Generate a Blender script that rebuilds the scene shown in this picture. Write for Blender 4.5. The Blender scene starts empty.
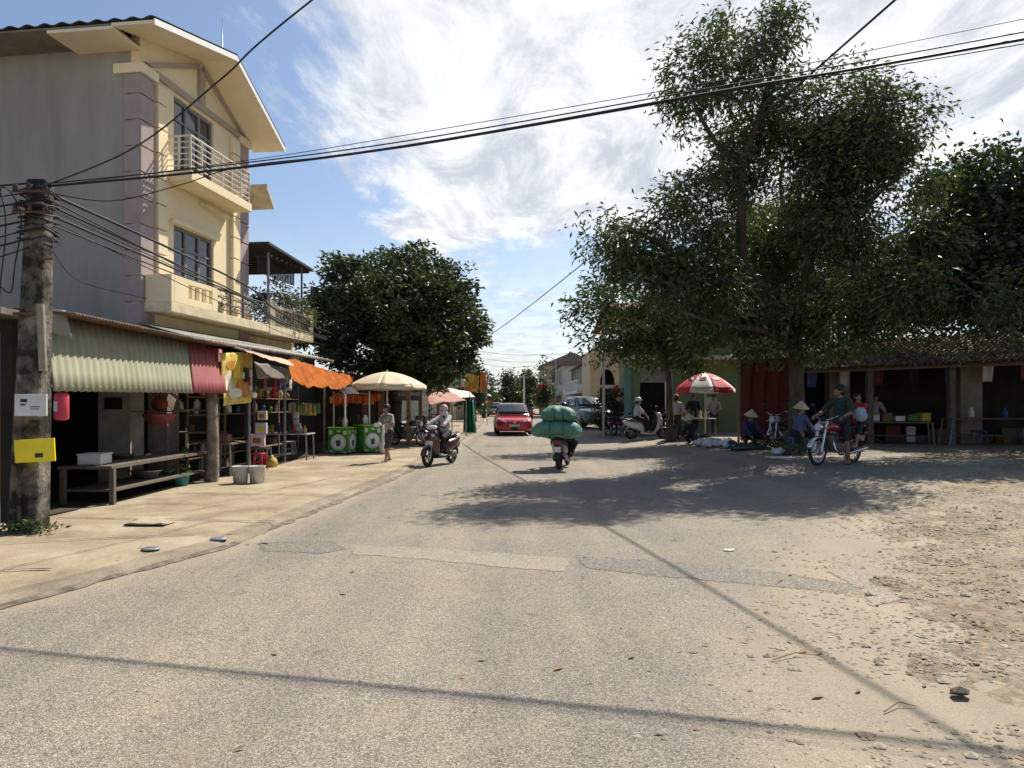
import bpy, math, random
import numpy as np
from mathutils import Vector as V, Matrix as M, noise
R = math.radians
random.seed(7)
S = bpy.context.scene
COL = S.collection
F, HOR, CAMZ = 710.0, 404.0, 1.6

def lin(r, g, b):
    f = lambda c: (c/255/12.92) if c/255 <= .04045 else ((c/255+.055)/1.055)**2.4
    return (f(r), f(g), f(b))
def ss(a, b, x):
    t = min(1, max(0, (x-a)/(b-a))); return t*t*(3-2*t)
def gz(x, y):
    A = ss(2.8, 7.5, x)*(.4+.6*ss(6, 13, y)); B = .85*ss(18, 45, y)
    return .34*(1-(1-A)*(1-B))
def at(px, row, z=None):
    """ground point that the photograph shows at a pixel"""
    zz = 0
    for _ in range(30):
        Y = F*(CAMZ-(zz if z is None else z))/(row-HOR); X = (px-512)/F*Y; zz = gz(X, Y)
    return V((X, Y, zz if z is None else z))
def pt(px, row, Y):
    return V(((px-512)/F*Y, Y, CAMZ+(HOR-row)*Y/F))

# ---------------------------------------------------------------- materials
MATS = {}
def mat(name, col, rough=.75, var=.18, scale=6.0, bump=0.0, metal=0.0, col2=None, spec=.35, detail=5, bscale=None, stretch=None, trans=0, alpha=None, contrast=(.35,.65)):
    if name in MATS: return MATS[name]
    m = bpy.data.materials.new(name); m.use_nodes = True
    n, l = m.node_tree.nodes, m.node_tree.links
    b = n['Principled BSDF']
    tc = n.new('ShaderNodeTexCoord'); src = tc.outputs['Object']
    if stretch:
        mp = n.new('ShaderNodeMapping'); mp.inputs['Scale'].default_value = stretch; l.new(src, mp.inputs[0]); src = mp.outputs[0]
    nz = n.new('ShaderNodeTexNoise'); nz.inputs['Scale'].default_value = scale; nz.inputs['Detail'].default_value = detail
    nz.inputs['Roughness'].default_value = .6
    l.new(src, nz.inputs['Vector'])
    rp = n.new('ShaderNodeValToRGB'); l.new(nz.outputs['Fac'], rp.inputs[0])
    c1 = tuple(max(0, c*(1-var)) for c in col); c2 = col2 or tuple(min(1, c*(1+var)) for c in col)
    rp.color_ramp.elements[0].color = (*c1, 1); rp.color_ramp.elements[1].color = (*c2, 1)
    rp.color_ramp.elements[0].position = contrast[0]; rp.color_ramp.elements[1].position = contrast[1]
    l.new(rp.outputs[0], b.inputs['Base Color'])
    b.inputs['Roughness'].default_value = rough; b.inputs['Metallic'].default_value = metal
    b.inputs['Specular IOR Level'].default_value = spec
    if trans: b.inputs['Transmission Weight'].default_value = trans
    if bump:
        n2 = n.new('ShaderNodeTexNoise'); n2.inputs['Scale'].default_value = bscale or scale*4; n2.inputs['Detail'].default_value = 4
        l.new(src, n2.inputs['Vector'])
        bp = n.new('ShaderNodeBump'); bp.inputs['Strength'].default_value = min(1, bump); bp.inputs['Distance'].default_value = .02
        l.new(n2.outputs['Fac'], bp.inputs['Height']); l.new(bp.outputs[0], b.inputs['Normal'])
    MATS[name] = m
    return m
def leafmat(name, col, trans=.22, rough=.45):
    if name in MATS: return MATS[name]
    m = bpy.data.materials.new(name); m.use_nodes = True
    n, l = m.node_tree.nodes, m.node_tree.links
    b = n['Principled BSDF']; out = n['Material Output']
    tc = n.new('ShaderNodeTexCoord'); nz = n.new('ShaderNodeTexNoise'); nz.inputs['Scale'].default_value = 1.3; nz.inputs['Detail'].default_value = 3
    l.new(tc.outputs['Object'], nz.inputs['Vector'])
    rp = n.new('ShaderNodeValToRGB'); l.new(nz.outputs['Fac'], rp.inputs[0])
    rp.color_ramp.elements[0].position = .3; rp.color_ramp.elements[1].position = .7
    rp.color_ramp.elements[0].color = (*[c*.7 for c in col], 1); rp.color_ramp.elements[1].color = (*[c*1.3 for c in col], 1)
    l.new(rp.outputs[0], b.inputs['Base Color']); b.inputs['Roughness'].default_value = rough; b.inputs['Specular IOR Level'].default_value = .5
    t = n.new('ShaderNodeBsdfTranslucent'); t.inputs[0].default_value = (col[0]*1.6, col[1]*1.7, col[2]*.8, 1)
    mx = n.new('ShaderNodeMixShader'); mx.inputs[0].default_value = trans
    l.new(b.outputs[0], mx.inputs[1]); l.new(t.outputs[0], mx.inputs[2]); l.new(mx.outputs[0], out.inputs[0])
    MATS[name] = m
    return m

# ---------------------------------------------------------------- mesh builder
class MB:
    def __init__(s): s.v = []; s.f = []; s.mi = []; s.sm = []; s.m = 0; s.x = None
    def mat(s, i): s.m = i; return s
    def add(s, vs, fs, smooth=False):
        o = len(s.v)
        s.v += [tuple(s.x @ V(p)) if s.x is not None else tuple(p) for p in vs]
        for f in fs: s.f.append([o+i for i in f]); s.mi.append(s.m); s.sm.append(smooth)
        return s
    def box(s, x0, x1, y0, y1, z0, z1):
        v = [(x, y, z) for z in (z0, z1) for y in (y0, y1) for x in (x0, x1)]
        return s.add(v, [(0,2,3,1),(4,5,7,6),(0,1,5,4),(2,6,7,3),(0,4,6,2),(1,3,7,5)])
    def cbox(s, c, d, rot=None):
        c = V(c); v = []
        for z in (-.5, .5):
            for y in (-.5, .5):
                for x in (-.5, .5):
                    p = V((x*d[0], y*d[1], z*d[2])); p = (rot @ p) if rot else p; v.append(c+p)
        return s.add(v, [(0,2,3,1),(4,5,7,6),(0,1,5,4),(2,6,7,3),(0,4,6,2),(1,3,7,5)])
    def tube(s, pts, r, n=8, caps=True, smooth=True):
        pts = [V(p) for p in pts]; rs = r if isinstance(r, (list, tuple)) else [r]*len(pts)
        vs = []; fs = []; prev = None
        for i, p in enumerate(pts):
            d = (pts[min(i+1, len(pts)-1)]-pts[max(i-1, 0)])
            d = d.normalized() if d.length > 1e-9 else V((0,0,1))
            if prev is None:
                a = d.orthogonal().normalized()
            else:
                a = prev-d*prev.dot(d); a = a.normalized() if a.length > 1e-6 else d.orthogonal().normalized()
            prev = a; b = d.cross(a)
            for k in range(n):
                t = 2*math.pi*k/n; vs.append(p+(a*math.cos(t)+b*math.sin(t))*rs[i])
        for i in range(len(pts)-1):
            for k in range(n): fs.append((i*n+k, i*n+(k+1)%n, (i+1)*n+(k+1)%n, (i+1)*n+k))
        s.add(vs, fs, smooth)
        if caps:
            s.add(vs[:n], [tuple(reversed(range(n)))]); s.add(vs[-n:], [tuple(range(n))])
        return s
    def cyl(s, a, b, r, r2=None, n=12): return s.tube([a, b], [r, r if r2 is None else r2], n)
    def ell(s, c, r, rot=None, nu=14, nv=9, vmin=-90, vmax=90):
        c = V(c); r = (r, r, r) if not isinstance(r, (tuple, list)) else r; vs = []; fs = []
        for j in range(nv+1):
            ph = R(vmin+(vmax-vmin)*j/nv)
            for i in range(nu):
                th = 2*math.pi*i/nu
                p = V((math.cos(th)*math.cos(ph)*r[0], math.sin(th)*math.cos(ph)*r[1], math.sin(ph)*r[2]))
                vs.append(c+((rot @ p) if rot else p))
        for j in range(nv):
            for i in range(nu): fs.append((j*nu+i, j*nu+(i+1)%nu, (j+1)*nu+(i+1)%nu, (j+1)*nu+i))
        return s.add(vs, fs, True)
    def lathe(s, prof, n=20, c=(0,0,0), rot=None, smooth=True, seg=None):
        c = V(c); vs = []; fs = []
        for r, z in prof:
            for k in range(n):
                t = 2*math.pi*k/n; p = V((r*math.cos(t), r*math.sin(t), z)); vs.append(c+((rot @ p) if rot else p))
        for i in range(len(prof)-1):
            for k in range(n):
                fs.append((i*n+k, i*n+(k+1)%n, (i+1)*n+(k+1)%n, (i+1)*n+k))
        return s.add(vs, fs, smooth)
    def tor(s, c, R0, r, axis='x', n=28, m=10, flat=1.0):
        c = V(c); vs = []; fs = []
        for i in range(n):
            a = 2*math.pi*i/n
            for j in range(m):
                b = 2*math.pi*j/m; rr = R0+r*math.cos(b); h = r*math.sin(b)*flat
                p = {'x': (h, rr*math.cos(a), rr*math.sin(a)), 'y': (rr*math.cos(a), h, rr*math.sin(a)), 'z': (rr*math.cos(a), rr*math.sin(a), h)}[axis]
                vs.append(c+V(p))
        for i in range(n):
            for j in range(m): fs.append((i*m+j, ((i+1)%n)*m+j, ((i+1)%n)*m+(j+1)%m, i*m+(j+1)%m))
        return s.add(vs, fs, True)
    def poly(s, pts): return s.add(pts, [tuple(range(len(pts)))])
    def grid(s, fn, nu, nv, smooth=True):
        vs = [fn(i/nu, j/nv) for j in range(nv+1) for i in range(nu+1)]
        fs = [(j*(nu+1)+i, j*(nu+1)+i+1, (j+1)*(nu+1)+i+1, (j+1)*(nu+1)+i) for j in range(nv) for i in range(nu)]
        return s.add(vs, fs, smooth)
    def prism(s, poly, fn0, fn1):
        a = [fn0(p) for p in poly]; b = [fn1(p) for p in poly]; n = len(poly)
        return s.add(a+b, [tuple(reversed(range(n))), tuple(range(n, 2*n))]+[(i, (i+1)%n, n+(i+1)%n, n+i) for i in range(n)])
    def px(s, poly, x0, x1): return s.prism(poly, lambda p: V((x0, p[0], p[1])), lambda p: V((x1, p[0], p[1])))
    def py(s, poly, y0, y1): return s.prism(poly, lambda p: V((p[0], y0, p[1])), lambda p: V((p[0], y1, p[1])))
    def pz(s, poly, z0, z1): return s.prism(poly, lambda p: V((p[0], p[1], z0)), lambda p: V((p[0], p[1], z1)))
    def build(s, name, mats, parent=None, bevel=0, solid=0, fix=True, seg=2):
        me = bpy.data.meshes.new(name); me.from_pydata(s.v, [], s.f)
        mats = mats if isinstance(mats, (list, tuple)) else [mats]
        for m in mats: me.materials.append(m)
        me.polygons.foreach_set('material_index', s.mi); me.polygons.foreach_set('use_smooth', s.sm)
        me.update()
        if fix:
            import bmesh
            bm = bmesh.new(); bm.from_mesh(me); bmesh.ops.recalc_face_normals(bm, faces=bm.faces); bm.to_mesh(me); bm.free()
        o = bpy.data.objects.new(name, me); COL.objects.link(o)
        if parent: o.parent = parent
        if solid:
            md = o.modifiers.new('Solidify', 'SOLIDIFY'); md.thickness = solid; md.offset = 0
        if bevel:
            md = o.modifiers.new('Bevel', 'BEVEL'); md.width = bevel; md.segments = seg; md.limit_method = 'ANGLE'; md.angle_limit = R(50)
        return o
def thing(name, label, cat, loc=(0,0,0), rot=0, group=None, kind=None):
    o = bpy.data.objects.new(name, None); COL.objects.link(o)
    o.empty_display_size = .2
    o.location = loc; o.rotation_euler = (0, 0, R(rot) if not isinstance(rot, tuple) else 0)
    return tag(o, label, cat, group, kind)
def tag(o, label=None, cat=None, group=None, kind=None):
    if label: o['label'] = label
    if cat: o['category'] = cat
    if group: o['group'] = group
    if kind: o['kind'] = kind
    return o
def struct(o): o['kind'] = 'structure'; return o
def kids(o): return [c for c in o.children]
def dup(root, loc, rot, label=None, group=None):
    def cp(o, par):
        c = o.copy(); COL.objects.link(c)
        if par: c.parent = par
        for ch in list(o.children): cp(ch, c)
        return c
    r = cp(root, None); r.location = loc; r.rotation_euler = (0, 0, R(rot))
    if label: r['label'] = label
    if group: r['group'] = group
    return r
def ik(a, b, l1, l2, hint):
    a, b, h = V(a), V(b), V(hint); d = b-a; L = d.length
    if L > (l1+l2)*.999: b = a+d*((l1+l2)*.999/L); d = b-a; L = d.length
    x = (l1*l1-l2*l2+L*L)/(2*L); y = math.sqrt(max(0, l1*l1-x*x)); u = d/L
    p = h-u*h.dot(u); p = p.normalized() if p.length > 1e-6 else u.orthogonal().normalized()
    return a+u*x+p*y, b
def evalmesh(o, name):
    dg = bpy.context.evaluated_depsgraph_get(); dg.update()
    me = bpy.data.meshes.new_from_object(o.evaluated_get(dg)); me.name = name
    return me
def remesh(mb, name, mats, parent, vox=.012, it=4, fac=.5):
    o = mb.build(name, mats, None)
    md = o.modifiers.new('Remesh', 'REMESH'); md.mode = 'VOXEL'; md.voxel_size = vox; md.use_smooth_shade = True
    md = o.modifiers.new('Smooth', 'SMOOTH'); md.factor = fac; md.iterations = it
    me = evalmesh(o, name); old = o.data; o.modifiers.clear(); o.data = me; bpy.data.meshes.remove(old)
    me.materials.clear()
    for m in (mats if isinstance(mats, (list, tuple)) else [mats]): me.materials.append(m)
    if parent: o.parent = parent
    return o
def fast(name, verts, faces4, mats, mi, parent=None, smooth=False):
    """numpy quads -> mesh"""
    me = bpy.data.meshes.new(name); nv, nf = len(verts), len(faces4)
    me.vertices.add(nv); me.vertices.foreach_set('co', verts.astype(np.float32).ravel())
    me.loops.add(nf*4); me.loops.foreach_set('vertex_index', faces4.astype(np.int32).ravel())
    me.polygons.add(nf); me.polygons.foreach_set('loop_start', np.arange(nf, dtype=np.int32)*4)
    for m in mats: me.materials.append(m)
    me.polygons.foreach_set('material_index', mi.astype(np.int32))
    if smooth: me.polygons.foreach_set('use_smooth', np.ones(nf, dtype=bool))
    me.update(calc_edges=True); me.validate()
    o = bpy.data.objects.new(name, me); COL.objects.link(o)
    if parent: o.parent = parent
    return o
RNG = np.random.default_rng(5)
def leaves(name, twigs, k, rad, size, mats, parent=None, droop=.5, aspect=.38, out=None, up=.3, jitter=.5):
    """k leaves round each twig point; every leaf is a folded blade"""
    T = np.asarray(twigs, float); n = len(T)
    base = np.repeat(T, k, 0)+RNG.normal(0, rad, (n*k, 3))*np.array([1, 1, .75])
    N = n*k
    d = RNG.normal(0, 1, (N, 3)); d[:, 2] = d[:, 2]*.5-droop
    if out is not None: d += np.repeat(np.asarray(out), k, 0)*.8
    d /= np.linalg.norm(d, axis=1)[:, None]
    r = RNG.normal(0, 1, (N, 3)); r[:, 2] *= jitter
    sd = np.cross(d, r); sd /= np.linalg.norm(sd, axis=1)[:, None]+1e-9
    nm = np.cross(sd, d)
    nm *= np.where(nm[:, 2] < 0, -1, 1)[:, None]
    L = (size*RNG.uniform(.65, 1.25, N))[:, None]
    W = L*aspect
    v = np.empty((N, 4, 3))
    v[:, 0] = base
    v[:, 1] = base+d*L*.45+sd*W*.5+nm*L*.06
    v[:, 2] = base+d*L-nm*L*.12
    v[:, 3] = base+d*L*.45-sd*W*.5+nm*L*.06
    mi = np.repeat(RNG.integers(0, len(mats), n), k)
    flip = RNG.random(N) < .25
    mi = np.where(flip, RNG.integers(0, len(mats), N), mi)
    return fast(name, v.reshape(-1, 3), np.arange(N*4).reshape(-1, 4), mats, mi, parent)
def cloud_twigs(clusters, dens, shell=.55, gap=.0, gscale=.5, seed=(0,0,0), flatlow=.0):
    """points inside ellipsoids, thicker near the skin, with noise-cut gaps"""
    out = []; o2 = []
    for c, r in clusters:
        c = V(c); r = V(r); n = int(dens*4.19*r.x*r.y*r.z)
        for _ in range(n):
            while True:
                p = V((random.uniform(-1,1), random.uniform(-1,1), random.uniform(-1,1)))
                q = p.length
                if q <= 1 and random.random() < shell+(1-shell)*q**2: break
            w = c+V((p.x*r.x, p.y*r.y, p.z*r.z))
            g = noise.noise((w+V(seed))*gscale)+.45*noise.noise((w+V(seed))*gscale*2.7)
            if g < gap: continue
            out.append(w); o2.append(p.normalized() if q > 1e-3 else p)
    return np.array([tuple(p) for p in out]), np.array([tuple(p) for p in o2])

# ---------------------------------------------------------------- camera, world, sun
cam = bpy.data.cameras.new('camera'); co = bpy.data.objects.new('camera', cam); COL.objects.link(co); S.camera = co
co.location = (0, 0, CAMZ); co.rotation_euler = (R(90), 0, 0)
cam.sensor_width = 36; cam.lens = F/1024*36; cam.shift_y = (HOR-384)/1024; cam.clip_end = 4000; cam.clip_start = .05
SAZ, SEL = 36.0, 50.0
w = bpy.data.worlds.new('World'); S.world = w; w.use_nodes = True
n, l = w.node_tree.nodes, w.node_tree.links
bg = n['Background']; bg.inputs[1].default_value = .1
sky = n.new('ShaderNodeTexSky'); sky.sky_type = 'NISHITA'; sky.sun_disc = False; sky.sun_elevation = R(SEL); sky.sun_rotation = R(SAZ)
sky.air_density = 1.0; sky.dust_density = 1.2; sky.ozone_density = 2.0
def nd(t, **k):
    x = n.new(t)
    for a, b in k.items(): setattr(x, a, b)
    return x
def mth(op, a, b=None, c=None, clamp=False):
    x = nd('ShaderNodeMath', operation=op); x.use_clamp = clamp
    for i, q in enumerate((a, b, c)):
        if q is None: continue
        if isinstance(q, (int, float)): x.inputs[i].default_value = q
        else: l.new(q, x.inputs[i])
    return x.outputs[0]
def sstep(x, a, b):
    m_ = nd('ShaderNodeMapRange', interpolation_type='SMOOTHSTEP'); l.new(x, m_.inputs[0])
    m_.inputs[1].default_value = a; m_.inputs[2].default_value = b; return m_.outputs[0]
tc = nd('ShaderNodeTexCoord'); sp = nd('ShaderNodeSeparateXYZ'); l.new(tc.outputs['Generated'], sp.inputs[0])
dz = mth('MAXIMUM', sp.outputs[2], .02)
qx = mth('DIVIDE', sp.outputs[0], dz); qy = mth('DIVIDE', sp.outputs[1], dz)
cb = nd('ShaderNodeCombineXYZ'); l.new(qx, cb.inputs[0]); l.new(qy, cb.inputs[1])
def nz(scale, detail, rough, off=(0,0,0), sc=(1,1,1), rot=0, dist=0.0):
    mp = nd('ShaderNodeMapping'); mp.inputs['Location'].default_value = off; mp.inputs['Scale'].default_value = sc; mp.inputs['Rotation'].default_value = (0,0,R(rot))
    l.new(cb.outputs[0], mp.inputs[0]); x = nd('ShaderNodeTexNoise'); x.inputs['Scale'].default_value = scale; x.inputs['Detail'].default_value = detail
    x.inputs['Roughness'].default_value = rough; x.inputs['Distortion'].default_value = dist; l.new(mp.outputs[0], x.inputs[0]); return x.outputs['Fac']
big = nz(.75, 8, .62, (3.1, 1.7, 0), (1.3, .65, 1), 12, .25)
fine = nz(2.6, 8, .66, (5.2, 8.1, 0), (1.5, .55, 1), 24, .4)
# broad cloud bank overhead and to the right, open blue to the left, thin bands lower down
edge = mth('ADD', qx, mth('MULTIPLY', qy, .05))
bank = sstep(edge, -1.0, .05)
far = sstep(qy, 3.7, 5.0)
bank = mth('MULTIPLY', bank, mth('SUBTRACT', 1.0, mth('MULTIPLY', far, .62)))
hole = mth('MULTIPLY', sstep(qx, 1.35, 1.75), sstep(qy, 2.3, 2.9))
bank = mth('SUBTRACT', bank, mth('MULTIPLY', hole, .35))
front = sstep(qy, .2, 1.3)   # bank kept ahead; clouds thinned in the unseen sky to cut fill light
bank = mth('MULTIPLY', bank, front)
mixn = mth('ADD', mth('MULTIPLY', big, .56), mth('MULTIPLY', fine, .44))
cov = mth('ADD', mixn, mth('MULTIPLY', mth('SUBTRACT', bank, .5), .34))
dens = mth('MULTIPLY', sstep(cov, .45, .60), mth('ADD', mth('MULTIPLY', front, .58), .42))
lowh = sstep(sp.outputs[2], .26, .02)           # thin veil towards the horizon
dens = mth('MAXIMUM', dens, mth('MULTIPLY', lowh, .55))
shade = sstep(nz(2.1, 9, .68, (1.2, 4.4, 0), (1.3, .55, 1), 24, .5), .34, .60)
cr = nd('ShaderNodeValToRGB'); l.new(shade, cr.inputs[0])
cr.color_ramp.elements[0].color = (4.4, 4.75, 5.4, 1); cr.color_ramp.elements[1].color = (7.3, 7.45, 7.65, 1)
mxs = nd('ShaderNodeMix', data_type='RGBA'); l.new(dens, mxs.inputs[0]); l.new(sky.outputs[0], mxs.inputs[6]); l.new(cr.outputs[0], mxs.inputs[7])
l.new(mxs.outputs[2], bg.inputs[0])
sun = bpy.data.lights.new('sun', 'SUN'); so = bpy.data.objects.new('sun', sun); COL.objects.link(so)
sun.energy = 5.0; sun.angle = R(.5); sun.color = (1, .93, .82)
sd = V((math.sin(R(SAZ))*math.cos(R(SEL)), math.cos(R(SAZ))*math.cos(R(SEL)), math.sin(R(SEL))))
so.rotation_euler = sd.to_track_quat('Z', 'Y').to_euler(); so.location = sd*60
S.view_settings.view_transform = 'Standard'; S.view_settings.look = 'None'; S.view_settings.gamma = 1; S.view_settings.exposure = .5
S.cycles.max_bounces = 6; S.cycles.diffuse_bounces = 3; S.cycles.glossy_bounces = 2; S.cycles.transmission_bounces = 4
S.cycles.use_denoising = True
# ================================================================ ground, road, pavement
def xkerb(y):
    P = [(-12,-8.5),(0,-6),(3.9,-4.9),(5.5,-4.05),(7.9,-3.2),(15.1,-2.53),(36,-1.9),(50,-2.05),(80,-3.2),(140,-6),(420,-22)]
    return interp(P, y)
def xright(y):
    P = [(-12,1.6),(0,1.7),(3.1,2.05),(4.8,2.4),(6,2.9),(8,4.0),(10,5.2),(12,7),(15,10),(20,13),(26,13.6),(31,9),(35,3.9),(40,3.3),(50,3.2),(80,2.4),(140,-.2),(420,-14)]
    return interp(P, y)
def interp(P, y):
    for (a, b), (c, d) in zip(P, P[1:]):
        if y <= c: return b+(d-b)*(max(a, y)-a)/(c-a)
    return P[-1][1]
def nodes_of(name):
    m = bpy.data.materials.new(name); m.use_nodes = True; return m, m.node_tree.nodes, m.node_tree.links
def ramp(n, stops):
    r = n.new('ShaderNodeValToRGB'); e = r.color_ramp.elements
    while len(e) < len(stops): e.new(.5)
    for i, (p, c) in enumerate(stops): e[i].position = p; e[i].color = (*c, 1)
    return r
def mixc(n, l, fac, a, b, mode='MIX'):
    x = n.new('ShaderNodeMix'); x.data_type = 'RGBA'; x.blend_type = mode
    for i, q in ((0, fac), (6, a), (7, b)):
        if isinstance(q, (int, float)): x.inputs[i].default_value = q
        elif isinstance(q, tuple): x.inputs[i].default_value = (*q, 1)
        else: l.new(q, x.inputs[i])
    return x.outputs[2]
def gnoise(n, l, src, scale, detail=5, rough=.6):
    x = n.new('ShaderNodeTexNoise'); x.inputs['Scale'].default_value = scale; x.inputs['Detail'].default_value = detail; x.inputs['Roughness'].default_value = rough
    l.new(src, x.inputs['Vector']); return x.outputs['Fac']
def chip_material(name, stops, tint, stain, scale=62, bump=.5, ragged=False, dusty=None):
    m, n, l = nodes_of(name); b = n['Principled BSDF']; tc = n.new('ShaderNodeTexCoord'); s_ = tc.outputs['Object']
    vo = n.new('ShaderNodeTexVoronoi'); vo.inputs['Scale'].default_value = scale; l.new(s_, vo.inputs['Vector'])
    sx = n.new('ShaderNodeSeparateXYZ'); l.new(vo.outputs['Color'], sx.inputs[0])
    r = ramp(n, stops); l.new(sx.outputs[0], r.inputs[0])
    r2 = ramp(n, [(.35, tint[0]), (.65, tint[1])]); l.new(gnoise(n, l, s_, .55, 6, .65), r2.inputs[0])
    c = mixc(n, l, 1.0, r.outputs[0], r2.outputs[0], 'MULTIPLY')
    r3 = ramp(n, [(.52, (0,0,0)), (.7, (1,1,1))]); l.new(gnoise(n, l, s_, 1.1, 8, .7), r3.inputs[0])
    f3 = n.new('ShaderNodeMath'); f3.operation = 'MULTIPLY'; f3.inputs[1].default_value = .45; l.new(r3.outputs[0], f3.inputs[0])
    c = mixc(n, l, f3.outputs[0], c, stain)
    # darker gaps between the chips
    r4 = ramp(n, [(.0, (1,1,1)), (.55, (1,1,1)), (.95, (.45,.44,.42))]); l.new(vo.outputs['Distance'], r4.inputs[0])
    c = mixc(n, l, .8, c, r4.outputs[0], 'MULTIPLY')
    if dusty:
        at_ = n.new('ShaderNodeAttribute'); at_.attribute_name = 'dust'
        ad = n.new('ShaderNodeMath'); ad.operation = 'ADD'; l.new(at_.outputs['Fac'], ad.inputs[0]); l.new(gnoise(n, l, s_, 2.3, 9, .72), ad.inputs[1])
        r5 = ramp(n, [(.52, (0,0,0)), (1.0, (1,1,1))]); l.new(ad.outputs[0], r5.inputs[0])
        f5 = n.new('ShaderNodeMath'); f5.operation = 'MULTIPLY'; f5.inputs[1].default_value = .72; l.new(r5.outputs[0], f5.inputs[0])
        c = mixc(n, l, f5.outputs[0], c, dusty)
        mp = n.new('ShaderNodeMapping'); mp.inputs['Scale'].default_value = (1.15, .07, 1); l.new(s_, mp.inputs[0])
        r6 = ramp(n, [(.33, (.80,.80,.83)), (.67, (1.10,1.09,1.06))]); l.new(gnoise(n, l, mp.outputs[0], 1.0, 4, .6), r6.inputs[0])
        c = mixc(n, l, 1.0, c, r6.outputs[0], 'MULTIPLY')
        r7 = ramp(n, [(.66, (1,1,1)), (.73, (.55,.53,.5))]); l.new(gnoise(n, l, s_, 2.9, 3, .5), r7.inputs[0])
        c = mixc(n, l, .55, c, r7.outputs[0], 'MULTIPLY')
    l.new(c, b.inputs['Base Color']); b.inputs['Roughness'].default_value = .85; b.inputs['Specular IOR Level'].default_value = .25
    if ragged:
        at_ = n.new('ShaderNodeAttribute'); at_.attribute_name = 'rim'
        amp = n.new('ShaderNodeMath'); amp.operation = 'MULTIPLY_ADD'; amp.inputs[1].default_value = 2.6; amp.inputs[2].default_value = -.8; l.new(gnoise(n, l, s_, 11, 9, .8), amp.inputs[0])
        ad = n.new('ShaderNodeMath'); ad.operation = 'ADD'; l.new(at_.outputs['Fac'], ad.inputs[0]); l.new(amp.outputs[0], ad.inputs[1])
        gt = n.new('ShaderNodeMath'); gt.operation = 'GREATER_THAN'; gt.inputs[1].default_value = .82; l.new(ad.outputs[0], gt.inputs[0])
        l.new(gt.outputs[0], b.inputs['Alpha'])
    bp = n.new('ShaderNodeBump'); bp.inputs['Strength'].default_value = bump; bp.inputs['Distance'].default_value = .008; bp.invert = True
    l.new(vo.outputs['Distance'], bp.inputs['Height']); l.new(bp.outputs[0], b.inputs['Normal'])
    return m
m_road = chip_material('worn_chip_asphalt', [(0,(.125,.112,.093)),(.3,(.20,.18,.15)),(.62,(.28,.254,.21)),(.88,(.38,.345,.287)),(1,(.48,.44,.365))], ((.90,.89,.90),(1.1,1.06,.98)), (.31,.255,.175), 138, .5, False, (.36,.30,.215))
m_patch = chip_material('dark_asphalt_patch', [(0,(.105,.096,.085)),(.5,(.20,.183,.157)),(1,(.35,.32,.27))], ((.85,.85,.85),(1.1,1.1,1.05)), (.17,.15,.12), 100, .5, True)
m_strip = chip_material('pale_mortar_patch', [(0,(.18,.16,.128)),(.5,(.285,.255,.205)),(1,(.42,.38,.31))], ((.9,.9,.88),(1.08,1.05,1.0)), (.26,.21,.14), 110, .3, True)
def dirt_material(name, c0, c1, c2, bumpd=.03):
    m, n, l = nodes_of(name); b = n['Principled BSDF']; tc = n.new('ShaderNodeTexCoord'); s_ = tc.outputs['Object']
    r = ramp(n, [(.3, c0), (.5, c1), (.72, c2)]); l.new(gnoise(n, l, s_, 1.3, 9, .68), r.inputs[0])
    vo = n.new('ShaderNodeTexVoronoi'); vo.inputs['Scale'].default_value = 24; l.new(s_, vo.inputs['Vector'])
    sx = n.new('ShaderNodeSeparateXYZ'); l.new(vo.outputs['Color'], sx.inputs[0])
    r2 = ramp(n, [(0, (.62,.62,.62)), (.5, (1,1,1)), (1, (1.3,1.27,1.2))]); l.new(sx.outputs[1], r2.inputs[0])
    c = mixc(n, l, .75, r.outputs[0], r2.outputs[0], 'MULTIPLY')
    l.new(c, b.inputs['Base Color']); b.inputs['Roughness'].default_value = .95; b.inputs['Specular IOR Level'].default_value = .1
    bp = n.new('ShaderNodeBump'); bp.inputs['Strength'].default_value = .8; bp.inputs['Distance'].default_value = bumpd
    l.new(gnoise(n, l, s_, 18, 8, .7), bp.inputs['Height']); l.new(bp.outputs[0], b.inputs['Normal'])
    return m
m_dirt = dirt_material('dry_pebbly_earth', (.19,.145,.10), (.29,.24,.175), (.37,.32,.245))
def conc_material(name, lo, mid, hi, stain, jx=0):
    m, n, l = nodes_of(name); b = n['Principled BSDF']; tc = n.new('ShaderNodeTexCoord'); s_ = tc.outputs['Object']
    r = ramp(n, [(.3, lo), (.52, mid), (.7, hi)]); l.new(gnoise(n, l, s_, .9, 9, .66), r.inputs[0])
    r2 = ramp(n, [(.54, (0,0,0)), (.68, (1,1,1))]); l.new(gnoise(n, l, s_, .75, 9, .72), r2.inputs[0])
    f = n.new('ShaderNodeMath'); f.operation = 'MULTIPLY'; f.inputs[1].default_value = .6; l.new(r2.outputs[0], f.inputs[0])
    c = mixc(n, l, f.outputs[0], r.outputs[0], stain)
    r3 = ramp(n, [(.35, (.8,.8,.8)), (.65, (1.08,1.07,1.05))]); l.new(gnoise(n, l, s_, 45, 4, .7), r3.inputs[0])
    c = mixc(n, l, 1.0, c, r3.outputs[0], 'MULTIPLY')
    l.new(c, b.inputs['Base Color']); b.inputs['Roughness'].default_value = .9; b.inputs['Specular IOR Level'].default_value = .2
    bp = n.new('ShaderNodeBump'); bp.inputs['Strength'].default_value = .5; bp.inputs['Distance'].default_value = .012
    l.new(gnoise(n, l, s_, 30, 6, .7), bp.inputs['Height']); l.new(bp.outputs[0], b.inputs['Normal'])
    return m
m_pave = conc_material('dusty_pavement_concrete', (.22,.17,.115), (.355,.29,.20), (.45,.39,.29), (.15,.11,.07))
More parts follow.
